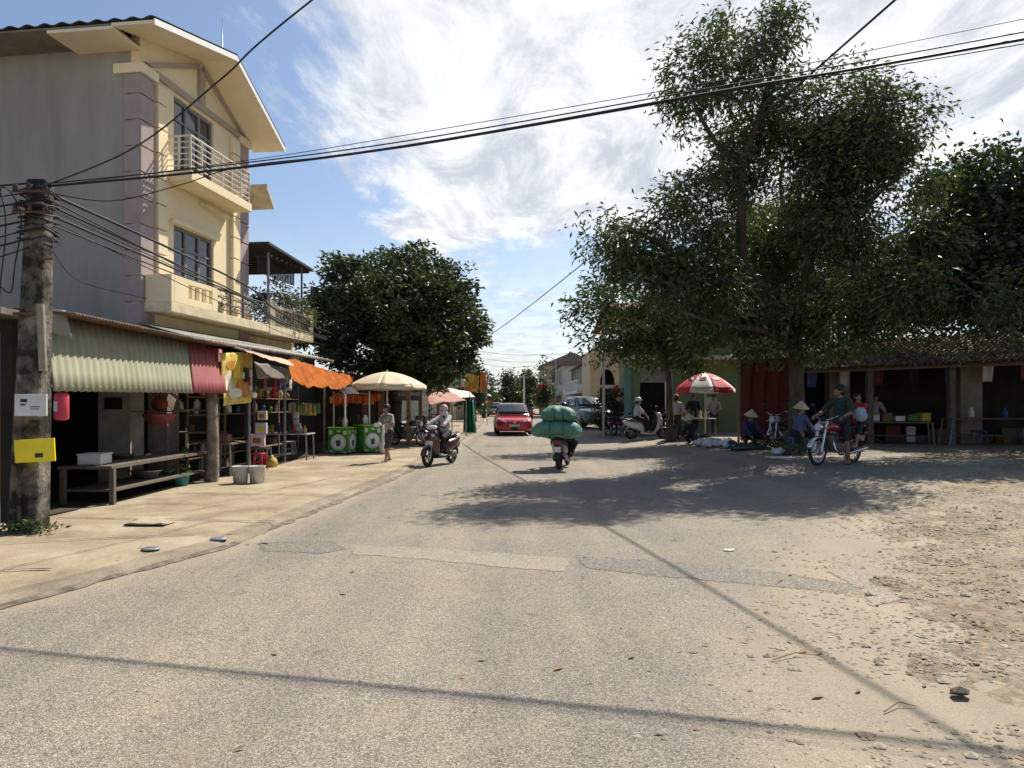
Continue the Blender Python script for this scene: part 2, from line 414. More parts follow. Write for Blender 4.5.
m_kerb = conc_material('stained_kerb_concrete', (.15,.125,.095), (.27,.225,.165), (.36,.31,.235), (.08,.065,.05))

def axis(stops):
    out = []
    for (a, st), (b, _) in zip(stops, stops[1:]):
        k = max(1, round((b-a)/st)); out += [a+(b-a)*i/k for i in range(k)]
    return out+[stops[-1][0]]
xs = axis([(-500,60),(-60,8),(-12,1.2),(1,.16),(9,.4),(20,2),(60,40),(500,0)])
ys = axis([(-60,12),(0,.5),(2.5,.13),(16,.5),(40,3),(130,20),(700,0)])
def gzz(x, y):
    z = gz(x, y)-.035
    if -12 < y < 60:
        e = xright(y); d = x-e
        nn = noise.noise(V((x*.9, y*.9, 0)))*.55+noise.noise(V((x*2.6, y*2.6, 3)))*.3
        k = ss(-.9, .7, d+nn*1.1)
        z += k*(.04+.05*ss(0, 3, d)*max(0, .5+nn)) + k*.035*noise.noise(V((x*3.1, y*3.1, 7)))+k*.02*noise.noise(V((x*8, y*8, 1)))
    return z
mb = MB(); nx_ = len(xs)
mb.add([(x, y, gzz(x, y)) for y in ys for x in xs], [(j*nx_+i, j*nx_+i+1, (j+1)*nx_+i+1, (j+1)*nx_+i) for j in range(len(ys)-1) for i in range(nx_-1)], True)
struct(mb.build('ground', m_dirt, fix=False))
ry = axis([(-12,1),(2.5,.25),(40,1),(130,8),(420,0)])
mb = MB(); vs = []
NR = 48
for y in ry:
    a, b = xkerb(y)-.12, xright(y)+.9
    for i in range(NR+1):
        x = a+(b-a)*i/NR; vs.append((x, y, gz(x, y)))
mb.add(vs, [(j*(NR+1)+i, j*(NR+1)+i+1, (j+1)*(NR+1)+i+1, (j+1)*(NR+1)+i) for j in range(len(ry)-1) for i in range(NR)], True)
rd_ = struct(mb.build('road', m_road, fix=False))
av = rd_.data.attributes.new('dust', 'FLOAT', 'POINT')
dv = []
for y in ry:
    a, b = xkerb(y)-.12, xright(y)+.9
    for i in range(NR+1):
        x = a+(b-a)*i/NR; dv.append(max(ss(.55, .0, x-a-.1)*.5 if False else .45*(1-ss(0, .6, x-a-.1)), .62*ss(-1.6, .2, x-xright(y)), .16*ss(3.2, 4.5, x)*ss(7, 10, y)))
av.data.foreach_set('value', dv)
# pavement slabs on the left, with a broken edge and open joints
mb = MB(); PY = axis([(-12,2),(2.5,.35),(40,1.5),(130,0)])
KW = .28
def kj(y): return .05*noise.noise(V((y*1.3, 0, 2)))+.025*noise.noise(V((y*5, 3, 2)))
def gl(x, y): return gz(x, y)
mb.grid(lambda u, v: (lambda y: (lambda a, b: V((a+(b-a)*u, y, gl(b, y)+.055+.010*noise.noise(V((a+(b-a)*u, y, 5)))-.018*(u > .999))))(-16, xkerb(y)-KW+kj(y)))(PY[min(len(PY)-1, round(v*(len(PY)-1)))]), 40, len(PY)-1)
pv = struct(mb.build('pavement', m_pave, fix=False))
mb = MB()
mb.grid(lambda u, v: (lambda y: (lambda a, b: V((a+(b-a)*u, y, gl(b, y)+(.048 if u < .7 else .048-.058*((u-.7)/.3))+.012*noise.noise(V((u*2, y*3, 9))))))(xkerb(y)-KW+kj(y)-.02, xkerb(y)+kj(y+4)*1.3))(PY[min(len(PY)-1, round(v*(len(PY)-1)))]), 6, len(PY)-1)
struct(mb.build('kerb', m_kerb, fix=False))
# dark floor sheet inside the stalls, their shade painted into its colour
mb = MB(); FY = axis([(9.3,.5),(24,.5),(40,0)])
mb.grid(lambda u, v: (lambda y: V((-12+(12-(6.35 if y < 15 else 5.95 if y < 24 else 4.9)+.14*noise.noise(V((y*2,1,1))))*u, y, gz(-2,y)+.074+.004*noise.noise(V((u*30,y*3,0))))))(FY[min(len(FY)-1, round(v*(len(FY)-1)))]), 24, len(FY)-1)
struct(mb.build('floor', conc_material('shaded_stall_floor', (.045,.037,.03), (.075,.06,.047), (.11,.09,.07), (.035,.028,.022)), fix=False))
# dark grit gathered along the kerb foot
mb = MB()
GY = axis([(0,.12),(30,.5),(80,0)])
vs = []
for y in GY:
    n1 = noise.noise(V((y*1.1, 1, 0))); n2 = noise.noise(V((y*3.7, 4, 0))); x = xkerb(y)+.02
    w_ = max(.004, .045+.11*n1+.05*n2)
    for d in (-w_*.8+.02, w_): vs.append((x+d+.03*n2, y, gz(x, y)+(.030 if d < 0 else .007)))
mb.add(vs, [(2*i,2*i+1,2*i+3,2*i+2) for i in range(len(GY)-1)])
struct(mb.build('gutter_dirt', mat('gutter_grit', (.16,.13,.095), .95, .45, 7, .5), fix=False))
# cracks in the pavement slabs
m_crack = mat('dirt_filled_crack', (.055,.042,.03), .95, .3, 14)
mb = MB()
def crack(p, q, w, k=.08, nn=26):
    L = []
    for i in range(nn+1):
        t = i/nn; x = p[0]+(q[0]-p[0])*t; y = p[1]+(q[1]-p[1])*t
        o_ = k*noise.noise(V((x*1.7, y*1.7, 4)))+k*.4*noise.noise(V((x*6, y*6, 4)))
        L.append((x+o_, y+o_*.6, w*(.35+.9*abs(noise.noise(V((x*4, y*4, 8)))))))
    for i in range(nn):
        (x, y, a), (x2, y2, b) = L[i], L[i+1]; d = V((x2-x, y2-y, 0)).normalized(); s_ = V((-d.y, d.x, 0)); z = .0705
        mb.poly([V((x, y, z))+s_*a, V((x, y, z))-s_*a, V((x2, y2, z))-s_*b, V((x2, y2, z))+s_*b])
for p, q, w_ in [((-6.0,7.7),(-3.7,8.4),.022),((-6.2,6.4),(-4.3,6.6),.02),((-6.1,9.6),(-3.1,9.3),.02),((-4.7,6.6),(-3.9,9.3),.012),((-5.8,12.2),(-2.95,12.0),.02),((-5.0,9.4),(-3.9,12.1),.012),((-5.7,15.2),(-2.8,15.4),.022),((-4.4,12.1),(-3.6,15.3),.014),((-5.7,18.6),(-2.7,18.8),.02)]:
    crack(p, q, w_)
struct(mb.build('pavement_crack', m_crack))
# repaired trench across the road
def patch(name, pts, m, dz=.003, seed=0, rim=.12):
    mb = MB(); out = []
    for (a, b) in zip(pts, pts[1:]+pts[:1]):
        a, b = V(a), V(b); k = max(2, int((b-a).length/.08))
        for i in range(k):
            p = a+(b-a)*i/k; out.append(V((p.x+.05*noise.noise(V((p.x*4, p.y*4, seed))), p.y+.05*noise.noise(V((p.x*4, p.y*4, seed+5))), 0)))
    n_ = len(out); ar = sum(out[i].x*out[(i+1) % n_].y-out[(i+1) % n_].x*out[i].y for i in range(n_)); sg_ = 1 if ar > 0 else -1
    def inset(d):
        r = []
        for i in range(n_):
            t = (out[(i+1) % n_]-out[i-1]).normalized(); r.append(out[i]+V((-t.y, t.x, 0))*d*sg_)
        return r
    o1, i1 = inset(-rim*.4), inset(rim*.75)
    f3 = lambda p: V((p.x, p.y, gz(p.x, p.y)+dz))
    c = sum(i1, V((0,0,0)))/n_
    mb.add([f3(p) for p in o1]+[f3(p) for p in i1], [(i, (i+1) % n_, n_+(i+1) % n_, n_+i) for i in range(n_)]+[tuple(range(n_, 2*n_))])
    o = struct(mb.build(name, m, fix=False)); av = o.data.attributes.new('rim', 'FLOAT', 'POINT'); av.data.foreach_set('value', [0.0]*n_+[.95]*n_)
    return o
g = lambda px, r: tuple(at(px, r, 0).xy)+(0,)
patch('road_patch', [g(258,543), g(330,541), g(345,549), g(322,554), g(265,551)], m_patch)
patch('road_patch', [g(352,554), g(352,545), g(420,548), g(500,553), g(572,559), g(566,572), g(500,567), g(420,559)], m_strip, .003, 3, .06)
patch('road_patch', [g(578,556), g(680,563), g(790,574), g(870,588), g(868,596), g(790,588), g(680,578), g(584,568)], m_patch, .003, 6)
patch('road_patch', [g(828,572), g(862,566), g(900,571), g(925,580), g(905,600), g(872,606), g(862,590)], m_strip, .0045, 9)
# loose stones along the right edge
def stone(c, r):
    vs = []; s_ = random.random()*50
    for p in [(0,0,1),(.9,0,.25),(.28,.85,.3),(-.72,.5,.25),(-.7,-.55,.3),(.3,-.85,.22),(.6,.5,-.4),(-.4,.7,-.4),(-.8,0,-.4),(-.3,-.75,-.4),(.65,-.45,-.4)]:
        q = V(p)*r*random.uniform(.7, 1.25); vs.append(V(c)+V((q.x*1.15, q.y, q.z*.55)))
    return vs, [(0,1,2),(0,2,3),(0,3,4),(0,4,5),(0,5,1),(1,6,2),(2,7,3),(3,8,4),(4,9,5),(5,10,1),(2,6,7),(3,7,8),(4,8,9),(5,9,10),(1,10,6)]
m_st = [mat('pebble_pale', (.40,.34,.25), .9, .2, 20), mat('pebble_brown', (.27,.205,.135), .9, .2, 20), mat('pebble_grey', (.31,.275,.225), .9, .2, 20)]
mb = MB(); cnt = 0
while cnt < 10500:
    y = random.uniform(2.6, 15) if random.random() < .75 else random.uniform(2.6, 7)
    x = xright(y)+random.gauss(.55, .75) if random.random() < .7 else random.uniform(xright(y), xright(y)+4)
    if x > .73*y+.8 or x < xright(y)-1.6: continue
    if noise.noise(V((x*1.2, y*1.2, 2)))+random.random()*.5 < .05: continue
    r = random.choice([.005,.006,.008,.009,.011,.014,.019]) if random.random() < .985 else random.uniform(.02, .042)
    mb.m = random.choice((0,0,1,2)); mb.add(*stone((x, y, max(gzz(x, y), gz(x, y))+r*.02), r)); cnt += 1
for _ in range(900):   # scattered grit out on the asphalt
    y = random.uniform(2.6, 18); x = random.uniform(xkerb(y)+.1, xright(y)); r = random.choice([.005,.006,.008,.011])
    mb.m = random.choice((0,1,2)); mb.add(*stone((x, y, gz(x, y)+r*.15), r))
tag(mb.build('gravel', m_st, fix=False), 'loose pebbles and grit along the broken right edge of the road', 'gravel', kind='stuff')
# litter: dry leaves, straw and twigs blown on to the road
m_dl = [mat('dry_leaf', (.23,.14,.06), .8, .3, 9), mat('dry_straw', (.42,.34,.2), .8, .2, 9)]
mb = MB()
for _ in range(380):
    if random.random() < .6:
        y = random.uniform(3, 16); x = xright(y)+random.gauss(.2, 1.0)
    elif random.random() < .5:
        y = random.uniform(4, 20); x = xkerb(y)+random.gauss(0, .35)
    else:
        y = random.uniform(3, 24); x = random.uniform(-3, 6)
    a = random.uniform(0, 6.3); L = random.uniform(.02, .055); z = max(gz(x, y), gzz(x, y))+.062*(x < xkerb(y)-.2)+.008
    d = V((math.cos(a), math.sin(a), 0)); s_ = V((-d.y, d.x, 0)); c = V((x, y, z)); w_ = L*random.choice((.12,.35,.4))
    mb.m = 1 if w_ < L*.2 else 0
    mb.poly([c-d*L, c+s_*w_+V((0,0,.008)), c+d*L+V((0,0,.006)), c-s_*w_+V((0,0,.004))])
tag(mb.build('leaf_litter', m_dl), 'dry leaves and bits of straw blown over the road', 'leaf litter', kind='stuff')
def twig(px1, r1, px2, r2, lab):
    a, b = at(px1, r1), at(px2, r2); mb = MB(); m_ = (a+b)/2+V((.02, .05, .015))
    mb.tube([a+V((0,0,.012)), m_+V((0,0,.012)), b+V((0,0,.01))], [.004,.0035,.002], 5)
    tag(mb.build('twig', m_dl[0]), lab, 'twig', 'twigs lying on the road')
twig(772,662,818,657,'thin straight twig lying on the road beside the long cable shadow')
twig(884,714,916,708,'short dry twig on the road near the bottom right edge')
# scrap on the road and pavement
def scrap(name, px, r, pts, m, lab, dz, hh=.02, pt2=None):
    mb = MB(); c = at(px, r, 0); mb.add([c+V((x, y, dz+hh*math.sin(3*x*9+y*7)**2)) for x, y in pts]+[c+V((0,0,dz+hh))], [(i, (i+1)%len(pts), len(pts)) for i in range(len(pts))])
    return tag(mb.build(name, m, solid=.004), lab, name.replace('_', ' '))
m_wp = mat('white_litter_paper', (.72,.70,.66), .7, .08, 9); m_bl = mat('black_plastic', (.02,.02,.022), .45, .2, 20); m_gy = mat('dull_grey_metal', (.24,.25,.27), .5, .2, 15, metal=.4)
scrap('paper_scrap', 729, 551, [(-.06,-.02),(0,-.035),(.05,-.015),(.06,.02),(0,.03),(-.05,.02)], m_wp, 'small crumpled white paper scrap on the sunlit road', .008, .012)
mb = MB()
mb.mat(0).grid(lambda u, v: at(149,529,0)+V((-.26+.52*u, -.10+.30*v, .075+.03*math.sin(u*5)*v+.02*v)), 8, 5)
mb.mat(1).grid(lambda u, v: at(149,529,0)+V((-.26+.52*u, -.14+.06*v, .073+.014*math.sin(u*9)*v)), 8, 2)
tag(mb.build('cardboard_sheet', [mat('worn_cardboard', (.36,.29,.2), .9, .25, 6), m_bl], solid=.008), 'crumpled flat cardboard with a black edge lying on the pavement', 'cardboard')
for px, r, lab in ((151,549,'grey drain cover set in the pavement nearer the pole'), (219,539,'grey drain cover in the pavement nearest the dark road patch')):
    c = at(px, r, .06); mb = MB(); mb.lathe([(0,.016),(.085,.016),(.092,.012),(.095,.0)], 20, c)
    mb.box(c.x-.06, c.x+.06, c.y-.008, c.y+.008, c.z+.016, c.z+.019)
    tag(mb.build('drain_cover', m_gy), lab, 'drain cover', 'drain covers in the pavement')
p = at(960,697); mb = MB(); mb.add(*stone(p+V((0,0,.03)), .055)); tag(mb.build('rock', mat('dark_rock', (.07,.06,.05), .9, .3, 20), fix=False), 'dark fist sized rock on the dirt at bottom right', 'rock')
# wet brown stain next to the drain covers
m_stain = chip_material('damp_earth_stain', [(0,(.11,.08,.05)),(1,(.19,.145,.095))], ((.9,.9,.9),(1.1,1.1,1.1)), (.12,.09,.06), 60, .2, True)
def pst(pts, seed):
    o = patch('pavement_stain', [tuple(at(a, b, 0).xy)+(0,) for a, b in pts], m_stain, .0715, seed); return o
0 and pst([(40,574),(48,560),(70,552),(92,549),(112,543),(108,553),(88,562),(70,572)], 21); 0 and pst([(186,503),(206,494),(228,489),(236,494),(210,504)], 24)
# ================================================================ left: tall house
m_cream = mat('cream_wall_paint', (.78,.665,.43), .85, .05, 1.2, .15, bscale=60)
m_creamd = mat('weathered_cream_paint', (.64,.55,.37), .85, .22, 2.2, .2, bscale=50)
m_soffit = mat('cream_soffit_paint', (.78,.69,.50), .8, .04, 2)
m_side = mat('grey_cement_render', (.31,.295,.265), .9, .17, .9, .25, bscale=30, detail=9, stretch=(1.2,1.2,.22))
m_mauve = mat('mauve_stone_paint', (.36,.285,.27), .85, .08, 3, .2, bscale=50)
m_trim = mat('taupe_trim_paint', (.40,.33,.27), .85, .06, 3)
m_rooft = mat('dark_corrugated_roof', (.055,.05,.05), .7, .25, 2.5)
m_glass = mat('dark_window_glass', (.02,.026,.032), .08, .1, 3, spec=.8)
m_frame = mat('grey_window_frame', (.17,.18,.19), .5, .08, 8)
m_rail = mat('pale_rail_paint', (.62,.56,.46), .6, .08, 9)
m_white = mat('white_paint', (.74,.73,.70), .6, .05, 6)
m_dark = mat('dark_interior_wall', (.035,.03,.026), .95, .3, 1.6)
m_black = mat('black_rubber', (.015,.015,.016), .6, .2, 20)
m_wood = mat('old_weathered_wood', (.20,.14,.09), .85, .3, 5, .3, stretch=(1,1,8))
m_gwood = mat('grey_old_wood', (.13,.11,.088), .9, .3, 5, .3, stretch=(1,6,1))
m_conc = mat('grimy_pole_concrete', (.075,.064,.05), .95, .7, 3.4, .8, bscale=22, detail=10, contrast=(.42,.66), col2=(.24,.21,.17))
m_steel = mat('dull_steel', (.36,.36,.37), .4, .15, 12, metal=.7)
m_red = mat('red_plastic', (.50,.03,.035), .4, .12, 8)
m_chrome = mat('chrome', (.6,.6,.62), .15, .05, 9, metal=1)

TH = -math.degrees(math.atan(.13)); HO = V(((140-512)/F*15.8, 15.8, 0))
house = thing('tall_house', 'tall cream three storey house with grey side wall and front balconies', 'house', HO, TH)
W0 = 4.75
mb = MB(); mb.px([(0,0),(W0,0),(W0,9.1),(W0/2,10.2),(0,9.62)], -14, -.22); mb.build('side_wall', m_side, house)
mb = MB()
def fpiece(y0, y1, z0, z1): mb.box(-.215, 0, y0, y1, z0, z1)
fpiece(.002,1.25,0,9.25); fpiece(3.0,W0-.002,0,9.25)
fpiece(1.25,3.0,0,3.95); fpiece(1.25,3.0,5.92,7.05); fpiece(1.25,3.0,9.02,9.25)
mb.px([(-.0,9.252),(W0,9.252),(W0,9.35),(W0/2,10.44),(0,9.86)], -.215, 0)
mb.build('facade', m_cream, house)
def quoins(y0, y1, x0, x1, zs, m, name, gap=.025):
    q = MB(); z = zs[0]
    while z < zs[1]-.1:
        q.box(x0, x1, y0, y1, z, min(z+.58-gap, zs[1])); z += .58
    return q.build(name, m, house, bevel=.012)
quoins(-.04, .46, -.36, .05, (3.3,8.95), m_mauve, 'corner_quoin')
quoins(W0-.46, W0+.04, -.55, .05, (3.3,8.95), m_mauve, 'corner_quoin')
quoins(.50, .86, .003, .11, (3.9,8.95), m_cream, 'pilaster'); quoins(3.82, 4.2, .003, .11, (3.9,8.95), m_cream, 'pilaster')
mb = MB(); mb.box(-.6, .12, -.08, .52, 8.96, 9.18); mb.build('capital', m_soffit, house, bevel=.015); mb = MB(); mb.box(-.6,.12,W0-.52,W0+.08,8.96,9.18); mb.build('capital', m_soffit, house, bevel=.015)
mb = MB(); mb.box(.004, .07, .53, W0-.53, 9.10, 9.25)
h_ = (10.32-9.25)/(W0/2)
for a, b in ((0, 1), (W0, -1)):
    mb.px([(a+b*.1,9.26),(a+b*.36,9.26),(W0/2-b*.09,10.12),(W0/2-b*.09,10.26)], .004, .06)
mb.box(.005, .075, W0/2-.12, W0/2+.12, 9.252, 10.1); mb.build('pediment_trim', m_trim, house)
# lintel shelf over window
mb = MB(); mb.box(.004,.10,1.1,3.15,5.93,6.03); mb.build('window_ledge', m_cream, house)
def window(z0, z1):
    f = MB(); y0, y1 = 1.252, 2.998; x0, x1 = -.14, -.06
    f.box(x0,x1,y0,y0+.07,z0,z1); f.box(x0,x1,y1-.07,y1,z0,z1); f.box(x0,x1,y0+.07,y1-.07,z1-.07,z1); f.box(x0,x1,y0+.07,y1-.07,z0,z0+.09)
    w3 = (y1-y0)/3
    for k in (1, 2): f.box(x0-.003,x1+.003,y0+w3*k-.045,y0+w3*k+.045,z0+.09,z1-.07)
    f.box(x0+.01,x1-.01,y0+.07,y1-.07,z1-.52,z1-.47)
    o = f.build('window', m_frame, house)
    g = MB(); g.box(-.115,-.10,y0+.03,y1-.03,z0+.03,z1-.03); g.build('pane', m_glass, o)
    s = MB(); s.box(-.3,-.28,y0,y1,z0,z1); s.build('curtain', mat('window_curtain',(.12,.13,.15),.9,.3,6,stretch=(1,12,1)), o)
    return o
window(3.96, 5.91); window(7.06, 9.01)
# roof: corrugated sheets on a gable, ridge runs back from the street
def roof_sheet(y0, z0, y1, z1, x0, x1, name):
    mb = MB(); nx = 300
    mb.grid(lambda u, v: V((x0+(x1-x0)*u, y0+(y1-y0)*v, z0+(z1-z0)*v+.028*math.sin(u*nx*math.pi/2.0*.5))), nx, 3)
    return mb
RE, RR = 9.34, 10.48
rf = roof_sheet(-.95, RE+.30, W0/2, RR, -14.2, 1.0, 'roof').build('roof', m_rooft, house, solid=.02)
roof_sheet(W0+.40, RE-.22, W0/2, RR, -14.2, 1.0, 'roof').build('roof', m_rooft, house, solid=.02)
mb = MB()
for s_ in (-1, 1):
    a = (W0+.38) if s_ > 0 else -.93; zz = RE-.06-(.22 if s_ > 0 else -.31)
    mb.prism([(W0/2, RR-.06), (a, zz), (a, zz-.07), (W0/2, RR-.13)], lambda p: V((.003,p[0],p[1])), lambda p: V((.97,p[0],p[1])))
mb.build('soffit', m_soffit, house)
mb = MB()
for s_ in (-1, 1):
    a = (W0+.40) if s_ > 0 else -.95; zz = RE-.035-(.22 if s_ > 0 else -.30)
    mb.prism([(W0/2, RR-.035), (a, zz), (a, zz-.13), (W0/2, RR-.165)], lambda p: V((.972,p[0],p[1])), lambda p: V((1.0,p[0],p[1])))
mb.build('barge_board', m_white, house)
mb = MB()
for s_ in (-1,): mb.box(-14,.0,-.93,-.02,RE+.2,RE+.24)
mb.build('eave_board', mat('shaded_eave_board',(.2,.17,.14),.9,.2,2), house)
mb = MB(); mb.box(-1.5,.003,-.92,-.004,RE+.13,RE+.197); mb.build('eave_end', m_soffit, house)
mb = MB(); mb.tube([(.6,W0/2,RR),(.6,W0/2,RR+.16),(.6,W0/2,RR+.2),(.6,W0/2,RR+.95)],[.06,.05,.014,.006],8); mb.build('lightning_rod', m_steel, house)
# second small roof edge behind (far eave of the house's rear wing)
mb = MB(); mb.px([(W0+.05,7.95),(W0+.5,7.42),(W0+.5,7.34),(W0+.05,7.8)], -6, .6); mb.build('side_canopy', m_creamd, house)
# upper balcony
mb = MB(); mb.box(.004,.66,.93,3.8,6.86,7.08); mb.build('balcony_slab', m_cream, house, bevel=.01)
def railing(y0, y1, z0, z1, xo, nb, posts, name, par, ends=(1,1)):
    r = MB()
    for k in range(nb):
        z = z0+(z1-z0)*(k+1)/nb; rr = .024 if k == nb-1 else .015
        r.cyl((xo,y0,z),(xo,y1,z),rr,n=8)
        for e, yy in zip(ends, (y0, y1)):
            if e: r.cyl((.01,yy,z),(xo,yy,z),rr,n=8)
    for k in range(posts+1):
        y = y0+(y1-y0)*k/posts; r.cyl((xo,y,z0),(xo,y,z1),.026,n=8)
    r.cyl((xo*.5,y0,z0),(xo*.5,y0,z1),.018,n=8); r.cyl((xo*.5,y1,z0),(xo*.5,y1,z1),.018,n=8)
    return r.build(name, m_rail, par)
railing(.98,3.75,7.08,7.92,.6,6,6,'balcony_railing',house)
# lower balcony: solid parapet, then an open metal rail
mb = MB(); mb.box(.004,.70,.08,W0-.02,3.66,3.88); mb.build('balcony_slab', m_creamd, house, bevel=.01)
mb = MB(); z0, z1 = 3.881, 4.50
mb.box(.06,.695,.085,.20,z0,z1); mb.box(.58,.695,.20,.75,z0,z1); mb.box(.58,.695,.75,1.75,z0,z0+.16); mb.box(.58,.695,.75,1.75,z1-.14,z1)
for y in (.90,1.20,1.50): mb.box(.59,.685,y,y+.12,z0+.16,z1-.14)
mb.box(.58,.695,1.75,2.0,z0,z1); mb.build('parapet', m_cream, house, bevel=.01)
mb = MB()
for z in (4.0,4.15,4.3,4.48): mb.cyl((.64,2.0,z),(.64,4.6,z),.016 if z < 4.4 else .022)
for y in (2.05,2.7,3.35,4.0,4.58): mb.cyl((.64,y,3.88),(.64,y,4.48),.02)
mb.build('lower_railing', mat('dark_rail_iron',(.06,.055,.05),.5,.2,9), house)
# drain pipe stub under the upper balcony
mb = MB(); mb.tube([(.05,2.3,6.72),(.2,3.0,6.66),(.2,3.7,6.6)],.03,8); mb.build('drain_pipe', m_creamd, house)

# ---------------------------------------------------------------- second house with roof terrace
h2 = thing('terrace_house', 'older cream house with a planted roof terrace under a dark canopy', 'house', HO, TH)
Y0, Y1 = W0+.12, W0+3.1
mb = MB(); mb.box(-12,0,Y0,Y1,0,3.6); mb.build('wall', m_creamd, h2)
mb = MB(); mb.box(-12,.70,Y0-.09,Y1,3.62,3.88); mb.build('terrace_slab', m_creamd, h2, bevel=.01)
mb = MB(); mb.box(.58,.695,Y0-.05,Y0+.25,3.882,4.62); mb.box(.60,.69,Y0+.25,Y1,4.4,4.5); mb.box(.60,.69,Y0+.25,Y1,3.882,3.98)
y = Y0+.38
while y < Y1-.1:
    mb.lathe([(.035,3.98),(.055,4.08),(.03,4.2),(.05,4.32),(.035,4.4)],8,(.645,y,0)); y += .2
mb.box(.58,.695,Y1-.2,Y1-.003,3.882,4.62); mb.build('balustrade', mat('stained_balustrade',(.30,.26,.185),.9,.5,3,contrast=(.4,.6)), h2)
mb = MB(); mb.box(-5,-2.6,Y0+.02,Y1,3.89,5.9); mb.build('back_wall', m_dark, h2)
for (x, y) in ((.45,Y0+.3),(.45,Y1-.35),(-1.2,Y0+.3)):
    mb = MB(); mb.cyl((x,y,3.88),(x,y,6.05),.035); mb.build('canopy_post', m_frame, h2)
mb = MB(); mb.px([(Y0-.02,6.22),(Y1+.2,6.02),(Y1+.2,6.10),(Y0-.02,6.30)], -3, .62); mb.build('canopy_roof', mat('dark_canopy_sheet',(.03,.026,.024),.7,.3,3), h2)
mb = MB()
for k in range(9):
    y = Y0+.3+k*(Y1-Y0)/9; mb.box(-2.9,.55,y,y+.06,5.93,6.0-.02)
for k in range(22):
    y = Y0+.1+k*.115; mb.box(.2,.23,y,y+.035,5.45,5.93)
mb.build('canopy_lattice', mat('lattice_wood',(.05,.04,.035),.9,.3,6), h2)
m_purp = leafmat('purple_shrub_leaf', (.07,.06,.05)); m_lf1 = leafmat('garden_leaf', (.05,.075,.022)); m_lf2 = leafmat('garden_leaf_pale', (.09,.115,.04))
def local_plant(name, lab, cl, dens, k, size, mats, stems, par_loc, cat='plant', pot=None, group=None):
    t = thing(name, lab, cat, par_loc, 0, group)
    tw, ou = cloud_twigs(cl, dens, gap=-.12, gscale=1.4, seed=tuple(par_loc))
    leaves('foliage', tw, k, .1, size, mats, t, droop=.2, out=ou)
    mb = MB()
    for s_ in stems: mb.tube([V(p) for p in s_], [.03, .018, .008][:len(s_)], 6)
    mb.build('stem', m_wood, t)
    if pot:
        q = MB(); q.lathe([(0,0),(pot*.75,0),(pot,pot*1.5),(pot*1.1,pot*1.6),(pot*.9,pot*1.6),(pot*.85,pot*1.4),(0,pot*1.4)],14); q.build('pot', m_creamd, t)
    return t
rotm = M.Rotation(R(TH), 3, 'Z')
def hp(x, y, z): return HO+rotm @ V((x, y, z))
local_plant('terrace_shrub', 'purplish leafy shrub on the roof terrace under the dark canopy', [((0,0,.9),(.7,.8,.75)),((.1,.9,.8),(.5,.6,.5))], 120, 12, .13, [m_purp,m_purp,m_lf1,leafmat('grey_leaf',(.11,.10,.09))], [((0,0,0),(.05,.1,.6),(.1,.3,1.1)),((0,0,0),(-.1,-.1,.5),(-.2,-.3,1.0))], hp(.1,Y0+1.5,3.88), pot=.22)
local_plant('terrace_shrub', 'small green shrub spilling over the terrace balustrade end', [((0,0,.55),(.5,.9,.45))], 120, 10, .11, [m_lf1,m_lf2], [((0,0,0),(.05,.1,.3),(.1,.2,.6))], hp(.45,Y1-.5,3.95), pot=.2)
for k, (y, lab) in enumerate(((2.5,'small potted plant on the lower balcony beside the parapet'),(3.2,'potted plant in the middle of the lower balcony rail'),(4.0,'potted plant at the far end of the lower balcony rail'))):
    local_plant('balcony_plant', lab, [((0,0,.42),(.22,.3,.25))], 260, 8, .09, [m_purp,m_lf1], [((0,0,.1),(.03,.03,.25),(.05,.06,.4))], hp(.45,y,3.9), pot=.12, group='potted plants along the lower balcony')

# ---------------------------------------------------------------- utility pole at the left edge
PX, PYY = -5.90, 8.67
pole = thing('utility_pole', 'thick grimy concrete utility pole at the left edge carrying two signs', 'utility pole', (PX, PYY, .05))
mb = MB()
NP = 14
def sec(t):
    w_ = .178-.06*t; z = 4.28*t; x = .14*t
    d = .012*noise.noise(V((0,0,z*3)))
    return [V((x+sx*(w_+d), sy*(w_*.8), z)) for sx, sy in ((-1,-1),(1,-1),(1,1),(-1,1))]
vs = []; fs = []
for i in range(NP+1): vs += sec(i/NP)
for i in range(NP):
    for k in range(4): fs.append((i*4+k, i*4+(k+1)%4, (i+1)*4+(k+1)%4, (i+1)*4+k))
mb.add(vs, fs+[(NP*4,NP*4+1,NP*4+2,NP*4+3)]); mb.build('shaft', m_conc, pole, bevel=.03)
mb = MB(); mb.mat(0).box(-.005,.03,-.2,-.17,0,1.9); mb.build('groove_rib', m_conc, pole)
mb = MB(); mb.tube([(.24,-.1,1.95),(.24,-.12,2.3),(.22,-.12,2.75)],.045,8); mb.build('conduit', mat('pale_conduit',(.28,.24,.18),.8,.2,6), pole)
mb = MB()
M_BR = mat('rusty_bracket',(.09,.06,.045),.8,.3,12)
for z in (2.62,3.95):
    mb = MB(); mb.box(-.155+.02*z,.17+.02*z,-.14,.14,z,z+.035); mb.build('pole_band', M_BR, pole)
mb = MB(); mb.cyl((.2,-.1,3.3),(.38,-.12,3.3),.015); mb.build('peg', M_BR, pole)
for z in (4.1,3.85):
    mb = MB(); mb.cyl((-.08,-.17,z),(.38,-.17,z),.016); mb.build('bracket', M_BR, pole)
mb = MB(); mb.cyl((.0,-.15,3.6),(.02,-.15,3.62),.01); mb.build('bolt', mat('rusty_bracket',(.09,.06,.045),.8,.3,12), pole)
for k in range(3):
    for z in (4.1,3.85):
        mb = MB(); mb.lathe([(0,-.03),(.022,-.03),(.03,0),(.02,.02),(.03,.04),(0,.05)],10,(-.05+k*.18,-.17,z+.04)); mb.build('insulator', mat('brown_porcelain',(.06,.035,.025),.3,.1,9), pole)
